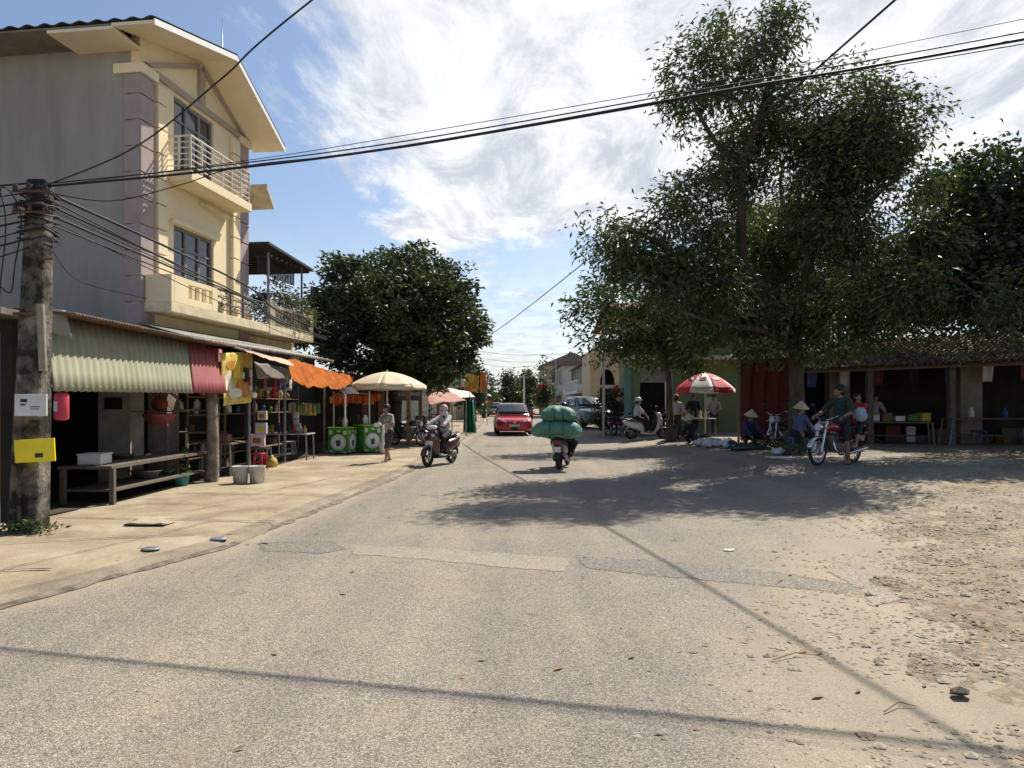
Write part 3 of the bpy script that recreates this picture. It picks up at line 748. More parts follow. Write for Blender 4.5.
# flood stain and moss at the foot
tw = np.array([[random.gauss(.12,.16), random.uniform(-.3,-.17), random.uniform(.0,.12)] for _ in range(60)])
tag(leaves('weeds', tw+np.array([PX,PYY,.06]), 6, .03, .07, [m_lf1,m_lf2], None, droop=-.4), 'small weeds growing at the foot of the concrete pole', 'weeds', kind='stuff')
def sign(name, lab, px0, px1, r0, r1, Y, m, marks, frame=None):
    a, b = pt(px0, r1, Y), pt(px1, r0, Y); t = thing(name, lab, 'sign', (a+b)/2)
    w_, h = (b.x-a.x)/2, (b.z-a.z)/2
    q = MB(); q.box(-w_,w_,-.012,.012,-h,h); q.build('board', m, t, bevel=.004)
    q = MB()
    for (x0,x1,z0,z1) in marks: q.box(x0*w_,x1*w_,-.0145,-.0122,z0*h,z1*h)
    q.build('lettering', m_dl_black, t)
    return t
m_dl_black = mat('black_print', (.03,.03,.035), .6, .2, 12); m_yel = mat('yellow_sign_paint', (.78,.62,.02), .5, .07, 5); m_wsign = mat('dirty_white_sign', (.58,.58,.56), .6, .12, 4)
sign('white_sign','dirty white rectangular sign fixed to the concrete pole', 15, 47, 394, 416, 8.42, m_wsign, [(-.62,-.2,.25,.55),(-.62,-.3,-.05,.1),(.0,.6,-.2,-.12),(.0,.55,-.4,-.33)])
ys_ = sign('yellow_sign','bright yellow sign on the concrete pole below the white one', 15, 55, 439, 462, 8.40, m_yel, [(.02,.42,-.62,-.25)])
ys_.rotation_euler = (0, R(-3), 0)

# ---------------------------------------------------------------- shed at the very edge, behind the pole
sh = thing('wooden_shed', 'dark wooden shed with a sheet roof behind the concrete pole', 'shed', (0,0,0))
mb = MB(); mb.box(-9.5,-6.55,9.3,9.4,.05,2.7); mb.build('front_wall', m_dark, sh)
mb = MB(); mb.box(-9.5,-6.3,8.75,11,2.72,2.80); mb.build('roof', mat('grey_shed_sheet',(.17,.15,.13),.8,.3,3), sh)
mb = MB(); mb.box(-6.62,-6.5,8.9,9.02,.05,2.72); mb.build('post', m_wood, sh)

# ---------------------------------------------------------------- butcher shop: roof, awning, bench
XF = -5.87
m_galv = mat('grey_corrugated_sheet', (.30,.29,.26), .75, .25, 2.2, .2)
m_pgrn = mat('pale_green_corrugated_sheet', (.31,.305,.20), .7, .1, 3, .15, stretch=(1,1,.4)); m_pred = mat('faded_red_corrugated_sheet', (.32,.085,.085), .7, .12, 3, .15)
m_rust = mat('rusty_roof_edge', (.13,.085,.06), .9, .45, 5, .4)
shop = thing('open_shop', 'open fronted dark shop shed under the green and red corrugated awning', 'shop', (0,0,0))
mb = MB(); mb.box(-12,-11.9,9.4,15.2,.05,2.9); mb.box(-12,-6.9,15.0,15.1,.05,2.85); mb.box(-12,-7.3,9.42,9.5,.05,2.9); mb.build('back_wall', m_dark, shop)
mb = MB(); mb.grid(lambda u, v: V((-12.2+(12.2-5.70)*u, 9.25+5.4*v, 3.28-.50*u+.011*math.sin(v*430))), 4, 430); mb.build('roof', m_rust, shop, solid=.015)
mb = MB(); mb.box(-6.45,-6.33,9.3,14.7,2.70,2.82); mb.build('lintel', m_wood, shop)
mb = MB(); mb.tube([(-5.95,14.1,.05),(-5.94,14.1,.9),(-5.98,14.12,1.9),(-6.2,14.15,2.75)],[.13,.115,.11,.1],9); mb.build('post', mat('rough_shop_post',(.22,.18,.14),.95,.4,6,.6), shop)
mb = MB(); mb.box(-7.75,-7.15,13.3,13.8,.05,2.85); mb.build('pillar', mat('grey_shop_pillar',(.34,.31,.28),.9,.2,3), shop)
mb = MB(); mb.box(-7.62,-7.3,13.27,13.299,1.5,1.72); mb.build('meter_box', m_black, shop)
mb = MB(); mb.box(-7.13,-6.75,13.9,14.4,.05,2.85); mb.build('pillar', mat('brown_shop_pillar',(.2,.15,.12),.9,.3,3), shop)
aw = thing('sheet_awning', 'steep corrugated awning, pale green with one faded red end, over the shop', 'awning', (0,0,0))
A0, A1, B0, B1 = pt(45,315,9.35), pt(221,350,14.75), pt(53.5,391,9.0), pt(226,393.5,14.3)
def awn(u, v, nw):
    p = A0.lerp(A1, u).lerp(B0.lerp(B1, u), v); return p+V((.015, 0, .006))*math.sin(u*nw*2*math.pi)
mb = MB(); mb.grid(lambda u, v: awn(u*.735, v, 34), 34*6, 4); mb.build('green_sheet', m_pgrn, aw, solid=.006)
mb = MB(); mb.grid(lambda u, v: awn(.731+u*.269, v, 34)+V((.014,0,.006)), 60, 4); mb.build('red_sheet', m_pred, aw, solid=.006)
mb = MB()
for u in (.02,.35,.7,.98):
    mb.cyl(A0.lerp(A1,u)+V((-.03,0,-.02)), B0.lerp(B1,u)+V((-.05,0,0)), .022)
mb.cyl(B0+V((-.05,0,.06)), B1+V((-.05,0,.06)), .022); mb.build('awning_frame', m_wood, aw)
mb = MB(); c = pt(47,318,9.3)
mb.grid(lambda u, v: pt(44,305,9.32)+V((.03+.22*u+.1*v, .1*u-.05, -.06-.10*v*u-.30*v)), 5, 5); mb.build('flap', m_galv, aw, solid=.008)
# bench
bn = thing('market_bench', 'long rough wooden selling bench with lower shelf in the dark shop', 'bench', (-6.5,12.6,.05))
mb = MB()
for k in range(4): mb.box(-.42+k*.21,-.42+k*.21+.2,-1.8,1.8,.555+.004*(k%2),.60+.004*(k%2))
mb.build('tabletop', m_gwood, bn)
mb = MB(); mb.box(-.38,.38,-1.7,1.6,.20,.235); mb.build('shelf', m_gwood, bn)
for x in (-.38,.38):
    for y in (-1.72,1.6):
        mb = MB(); mb.cbox((x,y,.277),(.07,.07,.554)); mb.build('leg', m_gwood, bn)
def foam_box(loc, d, lab, m, rot=0, grp=None, name='foam_box', cat='box'):
    t = thing(name, lab, cat, loc, rot, grp); mb = MB(); a, b, c = d
    mb.box(-a/2,a/2,-b/2,b/2,0,c*.85); mb.build('tub', m, t, bevel=.012)
    mb = MB(); mb.box(-a/2-.012,a/2+.012,-b/2-.012,b/2+.012,c*.852,c); mb.build('lid', m, t, bevel=.01)
    return t
m_foam = mat('white_foam', (.66,.65,.61), .8, .08, 12)
foam_box((-6.55,11.15,.66),(.34,.42,.17),'white foam box standing on the near end of the wooden bench', m_foam, 8)
def basin(loc, r, h, m, lab, name='basin', cat='basin', grp=None):
    t = thing(name, lab, cat, loc, 0, grp); mb = MB(); mb.lathe([(0,.004),(r*.7,.004),(r*.95,h),(r*1.06,h+.01),(r*1.04,h-.006),(r*.9,h-.005),(r*.66,.02),(0,.02)],20); mb.build('bowl', m, t)
    return t
m_alu = mat('aluminium', (.45,.45,.46), .35, .1, 9, metal=.8)
basin((-6.5,12.6,.29),.26,.13,m_alu,'wide aluminium basin on the lower shelf of the bench')
basin((-6.25,13.4,.06),.17,.2,mat('teal_plastic',(.03,.16,.17),.4,.1,8),'teal plastic basin on the ground under the bench end')
basin((-6.75,12.3,.66),.2,.06,mat('brown_tray',(.16,.08,.05),.6,.2,8),'shallow brown tray of meat on the wooden bench', 'tray', 'tray')
local_plant('vegetable_bundle','bundle of leafy green vegetables on the bench shelf',[((0,0,.14),(.25,.35,.14))],500,8,.12,[m_lf1,m_lf2],[((0,0,0),(.02,.05,.08),(.05,.1,.15))],V((-6.35,13.45,.29)),'vegetables')
sc_ = thing('hanging_scale','red hanging scale with a wide pan inside the dark shop','scale',(-6.55,13.2,1.42))
mb = MB(); mb.lathe([(0,-.2),(.2,-.18),(.3,-.02),(.31,.0),(.28,.0),(.18,-.15),(0,-.165)],20); mb.build('pan', mat('red_scale_pan',(.20,.045,.035),.5,.15,8), sc_)
mb = MB(); mb.lathe([(0,-.06),(.13,-.06),(.14,0),(.13,.06),(0,.06)],18,(0,0,.18),M.Rotation(R(90),3,'X')); mb.build('dial', mat('red_scale_pan',(.20,.045,.035),.5,.15,8), sc_)
mb = MB(); mb.cyl((-.55,0,.04),(.55,0,.045),.012); mb.build('beam', m_steel, sc_)
mb = MB()
for a in (0,2.1,4.2): mb.cyl((.3*math.cos(a),.3*math.sin(a),0),(0,0,.32),.005,n=5)
mb.cyl((0,0,.3),(0,0,1.42),.006,n=5); mb.build('cord', m_black, sc_)
rc = thing('red_canister','small red cylinder with a pale label hanging under the awning corner','canister',pt(61.5,406,9.32))
mb = MB(); mb.lathe([(0,-.19),(.07,-.185),(.088,-.16),(.088,.14),(.075,.17),(.04,.185),(0,.188)],20); mb.build('shell', mat('pinkish_red_shell',(.55,.06,.10),.4,.08,8), rc)
mb = MB(); mb.grid(lambda u, v: V((.0895*math.sin(-1.0+1.0*u), -.0895*math.cos(-1.0+1.0*u), -.07+.13*v)),8,2); mb.build('label', m_wsign, rc)
mb = MB(); mb.cyl((0,0,.18),(0,0,.42),.005,n=5); mb.build('hook', m_black, rc)
# shelves at the back of the shop with a few jars and crates
shf = thing('wall_shelf','dark shelves of small goods at the back of the open shop','shelf',(-7.4,14.6,.05))
mb = MB()
for z in (.5,.95,1.4,1.8): mb.box(-.9,1.3,-.2,.2,z,z+.03)
for x in (-.9,1.27): mb.box(x,x+.03,-.2,.2,0,1.9)
mb.build('rack', m_wood, shf)
cols = [m_red, m_foam, mat('yellow_pack',(.5,.36,.04),.5,.2,9), mat('blue_pack',(.05,.1,.3),.5,.2,9), mat('brown_pack',(.16,.1,.06),.7,.2,9), mat('green_pack',(.06,.2,.06),.6,.2,9)]
for k in range(16):
    z = (.53,.98,1.43)[k%3]+.05; mb = MB(); w_ = random.uniform(.05,.09); h = random.uniform(.12,.26)
    mb.lathe([(0,0),(w_,0),(w_,h*.75),(w_*.5,h*.85),(w_*.5,h),(0,h)],12)
    o = mb.build('jar', random.choice(cols), None); o.location = (-8.2+k*.125, 14.55, z); tag(o, 'small jar or packet on the dark shelves at the back of the shop', 'jar', 'jars and packets on the shop shelves')

# ---------------------------------------------------------------- middle stall roof (grey corrugated) between house and street
st = thing('market_stall', 'market stall with long grey corrugated roof and the orange tarpaulin in front', 'stall', (0,0,0))
mb = MB(); p0, p1 = hp(.02,-.1,3.40), hp(.02,5.2,3.40); q0, q1 = hp(2.15,-1.3,2.90), hp(2.15,5.9,2.90)
mb.grid(lambda u, v: p0.lerp(p1,u).lerp(q0.lerp(q1,u),v)+V((0,0,.016*math.sin(u*46*2*math.pi))), 46*6, 3); mb.build('roof', m_galv, st, solid=.012)
mb = MB(); mb.grid(lambda u, v: q0.lerp(q1,u)+V((.02,0,.02-.07*v+.012*math.sin(u*300))), 120, 1); mb.build('roof_edge', m_rust, st, solid=.01)
m_tpole = mat('painted_steel_post', (.22,.22,.23), .5, .2, 9)
for (x, y, h) in ((-5.85,15.8,2.85),(-5.9,22.3,2.6),(-6.05,18.9,2.8),(-7.6,22.5,3.0)):
    mb = MB(); mb.cyl((x,y,.05),(x,y,h),.032); mb.build('post', m_tpole, st)
mb = MB(); mb.cyl((-5.87,15.0,2.80),(-5.75,23.8,2.52),.025); mb.build('beam', m_tpole, st)
mb = MB(); p = [hp(.06,-.4,0), hp(.06,9.4,0)]; mb.add([p[0]+V((0,0,.06)),p[1]+V((0,0,.06)),p[1]+V((0,0,3.3)),p[0]+V((0,0,3.3))],[(0,1,2,3)]); mb.build('shade_panel', m_dark, st, solid=.06)  # added dark panel over the cream wall, standing in for the stall's shade
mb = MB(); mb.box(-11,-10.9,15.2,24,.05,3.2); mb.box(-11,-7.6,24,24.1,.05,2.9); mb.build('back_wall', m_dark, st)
mb = MB()
for a in ((-7.5,15.15),(-7.4,18.6)):
    mb = MB(); mb.box(a[0],a[0]+.4,a[1],a[1]+.4,.05,3.0); mb.build('pillar', m_dark, st)
# orange tarpaulin
m_tarp = mat('orange_tarpaulin', (.33,.085,.010), .8, .3, 3, .5, bscale=9, spec=.08); m_tarpp = mat('faded_pink_tarpaulin', (.58,.33,.22), .65, .14, 3, .5, bscale=9)
def sag(p, a, s_): return p+V((.05*noise.noise(p*1.9+V((s_,0,0)))*a, 0, .075*noise.noise(p*1.5+V((0,s_,0)))*a+.035*noise.noise(p*5)*a))
tp = thing('orange_tarpaulin', 'wrinkled orange tarpaulin strung out over the market stall front', 'tarpaulin', (0,0,0))
a0, a1, b0, b1 = pt(288,359,17.8), pt(356,377,24.6), pt(293,382,16.6), pt(345,388,21.4)
mb = MB(); mb.grid(lambda u, v: sag(a0.lerp(a1,u).lerp(b0.lerp(b1,u),v)-V((0,0,.10*math.sin(u*math.pi*2)**2*v)), 1.0, 3)+V((0,0,.012*math.sin(u*31+v*5+3*math.sin(v*4)))), 80, 24); mb.build('cloth', m_tarp, tp, solid=.004)
c0, c1 = pt(241,350,15.4), pt(289,359.5,17.9); d0, d1 = pt(262,357,14.9), pt(294,366,16.7)
mb = MB(); mb.grid(lambda u, v: sag(c0.lerp(c1,u).lerp(d0.lerp(d1,u),v), .7, 9), 30, 10); mb.build('faded_strip', m_tarpp, tp, solid=.004)
mb = MB(); mb.tube([b0, b0+V((-.35,.25,-.35)), b0+V((-.5,.4,-.5))],.008,5); mb.cyl(b1, b1+V((-.6,.6,-.3)),.008,n=5); mb.build('guy_rope', mat('pale_rope',(.5,.46,.38),.8,.1,9), tp)
# grey inner sheet
tg = MB(); e0, e1, f0, f1 = pt(254,362,16.2), pt(292,369,19.2), pt(257,378,16.2), pt(291,380,19.2)
tg.grid(lambda u, v: sag(e0.lerp(e1,u).lerp(f0.lerp(f1,u),v), .5, 5), 20, 8); tag(tg.build('grey_sheet', mat('grey_inner_sheet',(.22,.20,.19),.8,.2,3), solid=.004), 'dull grey cloth sheet hanging inside the stall behind the orange tarpaulin', 'sheet')
# yellow printed banner
bt = thing('yellow_banner', 'yellow and white printed plastic banner hung at the stall corner', 'banner', (0,0,0))
y0_, y1_ = pt(219,353,14.3), pt(250,352,15.9); y2_, y3_ = pt(221,406,14.3), pt(250,402.5,15.9)
bfn = lambda u, v, o=0: y0_.lerp(y1_,u).lerp(y2_.lerp(y3_,u),v)+V((.04*math.sin(u*7+v*2)+.02*math.sin(v*9)+o, 0, 0))
mb = MB(); mb.grid(bfn, 20, 20); mb.build('cloth', mat('golden_banner_cloth',(.58,.38,.05),.5,.35,2.6,col2=(.72,.60,.16)), bt, solid=.004)
def blob(u0, v0, ru, rv, m, nm, o, seed):
    q = MB(); pts = [bfn(u0+ru*math.cos(a)*(1+.35*noise.noise(V((a,seed,0)))), v0+rv*math.sin(a)*(1+.35*noise.noise(V((a,seed,4)))), o) for a in [k*math.pi/9 for k in range(18)]]
    q.add(pts+[bfn(u0,v0,o)], [(i,(i+1)%18,18) for i in range(18)]); q.build(nm, m, bt)
m_bw = mat('banner_white_print',(.70,.66,.5),.5,.1,6); m_bo = mat('banner_orange_print',(.50,.20,.04),.5,.2,6)
blob(.25,.55,.2,.2,m_bw,'print',.012,1); blob(.3,.25,.18,.1,m_bo,'print',.012,2); blob(.75,.7,.18,.2,m_bo,'print',.012,3); blob(.45,.78,.22,.1,m_bw,'print',.014,4); blob(.55,.3,.12,.2,mat('banner_yellow_print',(.70,.56,.08),.5,.1,6),'print',.016,5)
# things hung and stood in the stall
def at_y(px, row, Y): return pt(px, row, Y)
def hung(name, lab, px0, px1, r0, r1, Y, m, cat, d=.10):
    a, b = pt(px0, r1, Y), pt(px1, r0, Y); t = thing(name, lab, cat, (a+b)/2)
    q = MB(); w_, h = (b.x-a.x)/2, (b.z-a.z)/2
    q.box(-w_,w_,-d/2,d/2,-h,h); q.build('carton', m, t, bevel=.01)
    q = MB(); q.box(-w_*.6,w_*.5,-d/2-.004,-d/2-.001,-h*.5,h*.35); q.build('printed_panel', random.choice(cols), t)
    q = MB(); q.cyl((0,0,h),(0,0,h+.12),.004,n=5); q.build('string', m_black, t)
hung('hanging_carton','pale carton hung highest in the stall beside the post',258,267,411,420,15.9,mat('beige_carton',(.45,.36,.26),.8,.1,8),'carton')
hung('hanging_carton','light grey carton hung in the middle below the pale one',256,267,423,434,15.9,mat('grey_carton',(.42,.41,.40),.8,.1,8),'carton')
hung('hanging_carton','pink carton hung lowest beside the stall post',251,265,434,446,15.9,mat('pink_carton',(.55,.35,.36),.8,.1,8),'carton')
pl_ = hung('light_switch_board','small white board with cord on the stall post',248.5,252,370,391,15.75,m_wsign,'board',.04)
bl = thing('hanging_bulb','white bulb hanging beside the stall post','bulb',pt(254.5,395,15.7)); mb = MB(); mb.ell((0,0,0),(.06,.06,.07)); mb.build('globe', m_white, bl); mb = MB(); mb.cyl((0,0,.06),(0,0,.5),.008,n=6); mb.build('cord', m_black, bl)
sb = hung('speaker_box','dark box hung above the yellow banner edge',240,248,368,382,15.6,m_black,'box',.15)
def table(name, lab, c, a, b, h, m, shelf=None, rot=0):
    t = thing(name, lab, 'table', c, rot)
    q = MB(); q.box(-a/2,a/2,-b/2,b/2,h-.035,h); q.build('tabletop', m, t, bevel=.005)
    for x in (-a/2+.05,a/2-.05):
        for y in (-b/2+.05,b/2-.05):
            q = MB(); q.cyl((x*1.04,y,0),(x,y,h-.035),.022,n=8); q.build('leg', m_tpole, t)
    if shelf:
        q = MB(); q.box(-a/2+.06,a/2-.06,-b/2+.06,b/2-.06,shelf,shelf+.02); q.build('shelf', m, t)
    return t
table('stall_table','small steel legged table between the banner and the pink carton',(-6.3,15.6,.05),.7,1.1,.72,m_wood)
foam_box((-6.35,15.5,.775),(.36,.3,.16),'reddish goods box on the small steel legged table',mat('reddish_box',(.30,.12,.09),.7,.2,8),5,name='goods_box')
table('stall_table','white topped folding table with drinks deep in the stall',(-6.35,19.8,.05),1.5,.8,.74,mat('white_table_top',(.42,.40,.40),.5,.1,6))
for k in range(9):
    mb = MB(); r = random.uniform(.035,.06); h = random.uniform(.18,.30); mb.lathe([(0,0),(r,0),(r,h*.6),(r*.4,h*.8),(r*.4,h),(0,h)],12)
    o = mb.build('bottle', cols[k%6], None); o.location = (-6.95+k*.15, 19.7+.1*(k%2), .79); tag(o, 'bottle or packet on the white topped folding table', 'bottle', 'bottles on the stall table')
# hanging packets in the stall
for k in range(7):
    mb = MB(); mb.grid(lambda u, v: V((-.11+.22*u, .02*math.sin(u*3), -.3*v+.0)), 4, 4)
    o = mb.build('hanging_packet', [mat('pale_packet',(.4,.39,.3),.5,.15,9), cols[2], cols[5], mat('lime_packet',(.3,.34,.08),.5,.2,9)][k%4], None, solid=.05); o.location = pt(292+k*4, 403+(k%2)*2, 20.6); tag(o, 'plastic snack packet hanging in a row inside the stall', 'packet', 'packets hanging inside the stall')
for k in range(3):
    mb = MB(); mb.grid(lambda u, v: V((-.09+.18*u, 0, -.2*v)), 2, 2); o = mb.build('hanging_card', m_foam, None, solid=.02); o.location = pt(296, 412+k*6.5, 20.2); tag(o, ['uppermost','middle','lowest'][k]+' of three small white cards hanging in the stall', 'card', 'white cards hanging in the stall')
def stool(loc, m, lab, h=.42, r=.16):
    t = thing('plastic_stool', lab, 'stool', loc); q = MB(); q.box(-r,r,-r,r,h-.03,h); q.build('seat', m, t, bevel=.02)
    for x in (-1,1):
        for y in (-1,1):
            q = MB(); q.tube([(x*r*1.1,y*r*1.1,0),(x*r*.8,y*r*.8,h-.03)],[.018,.028],8); q.build('leg', m, t)
    for a in (-r-.004, r-.012):
        q = MB(); q.box(-r,r,a,a+.016,h*.45,h*.52); q.build('rail', m, t)
stool((-5.95,16.6,.055), m_red, 'red plastic stool by the stall post', .40)
mb = MB(); mb.lathe([(0,0),(.2,.02),(.24,.15),(.17,.3),(.06,.36),(.08,.42),(0,.40)],14); mb.v = [(x+.03*noise.noise(V((x*9,y*9,z*9))), y, z) for x,y,z in mb.v]
o = tag(mb.build('goods_sack', mat('mustard_bag',(.42,.30,.06),.6,.2,9)), 'mustard yellow bag on the ground behind the red stool', 'bag'); o.location = (-5.9,17.4,.05); o.scale = (.7,.7,.7)
stool((-6.3,18.0,.055), mat('grey_plastic',(.3,.3,.32),.5,.1,9), 'grey plastic stool in the shade before the folding table', .44)
stool((-6.6,21.0,.055), mat('grey_plastic',(.3,.3,.32),.5,.1,9), 'grey plastic stool behind the folding table', .44)
for k, (px, lab) in enumerate(((226.5,'whitish square bucket nearer the wooden post'),(243,'whitish square bucket on the right, touching its neighbour'))):
    c = at(px, 487, .06); t = thing('foam_bucket', lab, 'bucket', (c.x, 13.85+.05*k, .06), 6*k, 'two pale buckets in front of the stall')
    q = MB(); q.lathe([(0,.0),(.13,.0),(.155,.31),(.165,.33),(.15,.33),(.12,.05),(0,.04)],20); q.build('tub', mat('dirty_white_tub',(.50,.49,.46),.8,.25,6), t)
    q = MB(); q.lathe([(0,.25),(.144,.25)],20); q.build('contents', mat('murky_water',(.12,.11,.09),.2,.1,9), t)

# old cable wraps round the pole top
mb = MB()
for k in range(9):
    z = 3.55+.075*k+.02*(k%2); t_ = z/4.28; c = (.14*t_, 0, z); w_ = .195-.065*t_+.022
    mb.tube([V((c[0]+w_*sx*1.0, sy*w_*.85, z+.03*math.sin(k+sx*2+sy))) for sx, sy in ((-1,-1),(0,-1.06),(1,-1),(1.06,0),(1,1),(0,1.06),(-1,1),(-1.06,0),(-1,-1))], random.uniform(.008,.016), 6)
mb.build('cable_wrap', m_black, pole)
# more goods crowded into the dark stalls
rs = random.Random(4)
for k in range(34):
    w_, d_, h_ = rs.uniform(.18,.4), rs.uniform(.18,.35), rs.uniform(.12,.3); q = MB()
    q.box(-w_/2,w_/2,-d_/2,d_/2,0,h_); q.box(-w_/2-.008,w_/2+.008,-d_/2-.008,d_/2+.008,h_*.8,h_*.92)
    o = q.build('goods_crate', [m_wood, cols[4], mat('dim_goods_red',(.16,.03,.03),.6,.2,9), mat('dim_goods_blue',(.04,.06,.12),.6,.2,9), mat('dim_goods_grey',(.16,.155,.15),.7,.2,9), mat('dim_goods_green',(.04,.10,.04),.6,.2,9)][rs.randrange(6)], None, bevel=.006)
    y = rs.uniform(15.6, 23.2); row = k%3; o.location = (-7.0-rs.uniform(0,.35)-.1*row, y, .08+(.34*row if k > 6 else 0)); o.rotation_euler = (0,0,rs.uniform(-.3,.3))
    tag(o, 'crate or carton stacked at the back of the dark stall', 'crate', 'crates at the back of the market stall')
rk = thing('goods_rack', 'dark wooden rack along the back of the market stall', 'rack', (-7.25,19.3,.07))
q = MB()
for z in (.33,.67,1.3,1.7): q.box(-.35,.25,-4,4,z-.03,z-.005)
q.build('shelf', m_wood, rk); q = MB()
for y in (-4,-2,0,2,3.95): q.box(.22,.26,y,y+.05,0,2.1)
q.build('upright', m_wood, rk)
for k in range(24):
    q = MB(); r = rs.uniform(.05,.1); h_ = rs.uniform(.15,.32); q.lathe([(0,0),(r,0),(r,h_*.7),(r*.5,h_*.85),(r*.5,h_),(0,h_)],10); o = q.build('jar', cols[k%6], None); o.location = (-7.15, 15.7+k*.31, 1.37 if k%2 else 1.77); tag(o, 'jar on the upper shelves of the rack in the market stall', 'jar', 'jars on the goods rack')
for k in range(9):
    q = MB(); q.grid(lambda u, v: V((.03*math.sin(u*5+k), -.16+.32*u*(1-.2*v), -.5*v)), 5, 5); o = q.build('hanging_cloth', [m_red, cols[3], m_wsign, cols[2], m_dark, mat('pink_cloth_goods',(.35,.12,.14),.8,.2,9)][k%6], None, solid=.02); o.location = (-6.6-.1*(k%2), 16.3+k*.6, 2.5); tag(o, 'garment or cloth hanging in the row under the market stall roof', 'cloth', 'cloths hanging in the market stall')
# ================================================================ people
m_skin = mat('tanned_skin', (.33,.18,.11), .55, .1, 9, .1, bscale=60); m_skin2 = mat('brown_skin', (.25,.135,.085), .55, .1, 9, .1, bscale=60)
m_hair = mat('black_hair', (.012,.010,.009), .5, .3, 40); m_eye = mat('eye_white', (.6,.58,.55), .3, .05, 9); m_lip = mat('lip', (.30,.11,.09), .5, .1, 9)
m_sand = mat('sandal_rubber', (.05,.045,.04), .7, .2, 9)
def cloth(name, col, var=.15, scale=9): return mat(name, col, .85, var, scale, .3, bscale=35)
def caps(mb, a, b, r0, r1, k=5):
    a, b = V(a), V(b); n = max(2, k)
    mb.tube([a.lerp(b, i/n) for i in range(n+1)], [r0+(r1-r0)*i/n for i in range(n+1)], 10)
    mb.ell(a, r0*1.0, None, 10, 7); mb.ell(b, r1*1.0, None, 10, 7)
def person(lab, loc, rot, pelvis, lean=0.0, twist=0, look=0, nod=0, hands=None, feet=None, H=1.62, kneehint=((.15,-1,.2),(-.15,-1,.2)), elbhint=((.6,.5,-.6),(-.6,.5,-.6)),
           shirt=None, sleeve=.5, trousers=None, leg=.9, skin=None, hair='short', hat=None, hatmat=None, shoe=None, group=None, hood=None, name='person', cat='person', female=False, skirt=None):
    """faces -Y; +X is the person's left. hands/feet = (left, right) targets (wrists / ankles)"""
    k = H/1.65; skin = skin or m_skin
    t = thing(name, lab, cat, loc, rot, group)
    P = V(pelvis); ln = R(lean)
    up = V((0, -math.sin(ln), math.cos(ln))); fw = V((0, -math.cos(ln), -math.sin(ln)))
    ch = P+up*.30*k; nk = P+up*.50*k; sh = P+up*.455*k
    hd = nk+(up*.6+V((0,0,.4)))*.10*k+fw*.02*k; hc = hd+V((0,0,.075*k))+V((0,-.02,0))
    sw, hw = (.165 if female else .185)*k, .088*k
    SH = [sh+V((sw,0,0)), sh-V((sw,0,0))]; HP = [P+V((hw,0,0)), P-V((hw,0,0))]
    hands = hands or ((.26*k,-.05,P.z-.05), (-.26*k,-.05,P.z-.05)); feet = feet or ((hw,0,.07),(-hw,0,.07))
    EL = []; WR = []; KN = []; AN = []
    for i in (0, 1):
        e, w_ = ik(SH[i], hands[i], .285*k, .25*k, elbhint[i]); EL.append(e); WR.append(w_)
        q, a_ = ik(HP[i], feet[i], .415*k, .40*k, kneehint[i]); KN.append(q); AN.append(a_)
    b = MB()
    caps(b, P+up*.02, ch, .118*k, .125*k); caps(b, ch, sh-up*.02, .125*k, .105*k)
    for i in (0,1): caps(b, sh, SH[i], .085*k, .062*k); caps(b, P, HP[i], .11*k, .10*k)
    b.ell(P+up*.0+V((0,.05*k,0)), (.15*k,.10*k,.11*k))
    caps(b, sh, hd, .062*k, .052*k)
    rl = M.Rotation(R(look), 3, 'Z') @ M.Rotation(R(nod), 3, 'X')
    T_ = lambda x, y, z: hc+rl @ V((x*k, y*k, z*k))
    b.ell(T_(0,.012,.035), (.075*k,.093*k,.088*k), rl); b.ell(T_(0,-.028,-.035), (.058*k,.062*k,.075*k), rl)
    b.ell(T_(0,-.072,-.08), (.03*k,.026*k,.024*k), rl)
    caps(b, T_(0,-.088,.012), T_(0,-.108,-.024), .011*k, .015*k)
    for s_ in (-1,1): b.ell(T_(s_*.077,.01,-.005), (.012*k,.022*k,.032*k), rl); b.ell(T_(s_*.05,-.064,-.02),(.02*k,.02*k,.02*k))
    for i in (0,1):
        s_ = 1 if i == 0 else -1
        caps(b, SH[i], EL[i], .055*k, .042*k); caps(b, EL[i], EL[i].lerp(WR[i],.35), .043*k, .042*k); caps(b, EL[i].lerp(WR[i],.35), WR[i], .042*k, .028*k)
        d = (WR[i]-EL[i]).normalized(); side = d.cross(V((0,0,1))); side = side.normalized() if side.length > .2 else V((1,0,0)); nrm = side.cross(d)
        if nrm.z > 0: nrm = -nrm
        pal = WR[i]+d*.055*k
        b.ell(pal, (.001,.001,.001)) if False else None
        for o_ in (-.024,-.008,.008,.024): caps(b, WR[i]+d*.01+side*o_*.6*k, WR[i]+d*.088*k+side*o_*k, .015*k, .0125*k, 3)
        for j, (o_, L_) in enumerate(((-.03,.062),(-.010,.076),(.010,.072),(.03,.056))):
            k0 = WR[i]+d*.09*k+side*o_*k; k1 = k0+(d*.8+nrm*.45).normalized()*L_*.5*k; k2 = k1+(d*.35+nrm*.9).normalized()*L_*.55*k
            caps(b, k0, k1, .0105*k, .0095*k, 2); caps(b, k1, k2, .0095*k, .008*k, 2)
        th = WR[i]+d*.03*k+side*(-.03*s_)*k; t1 = th+(d*.55-side*s_*.75+nrm*.25).normalized()*.042*k; caps(b, th, t1, .014*k, .011*k, 2); caps(b, t1, t1+(d*.9+nrm*.3).normalized()*.03*k, .011*k, .009*k, 2)
        caps(b, HP[i], HP[i].lerp(KN[i],.45), .088*k, .078*k); caps(b, HP[i].lerp(KN[i],.45), KN[i], .078*k, .055*k)
        caps(b, KN[i], KN[i].lerp(AN[i],.35), .054*k, .055*k); caps(b, KN[i].lerp(AN[i],.35), AN[i], .055*k, .034*k)
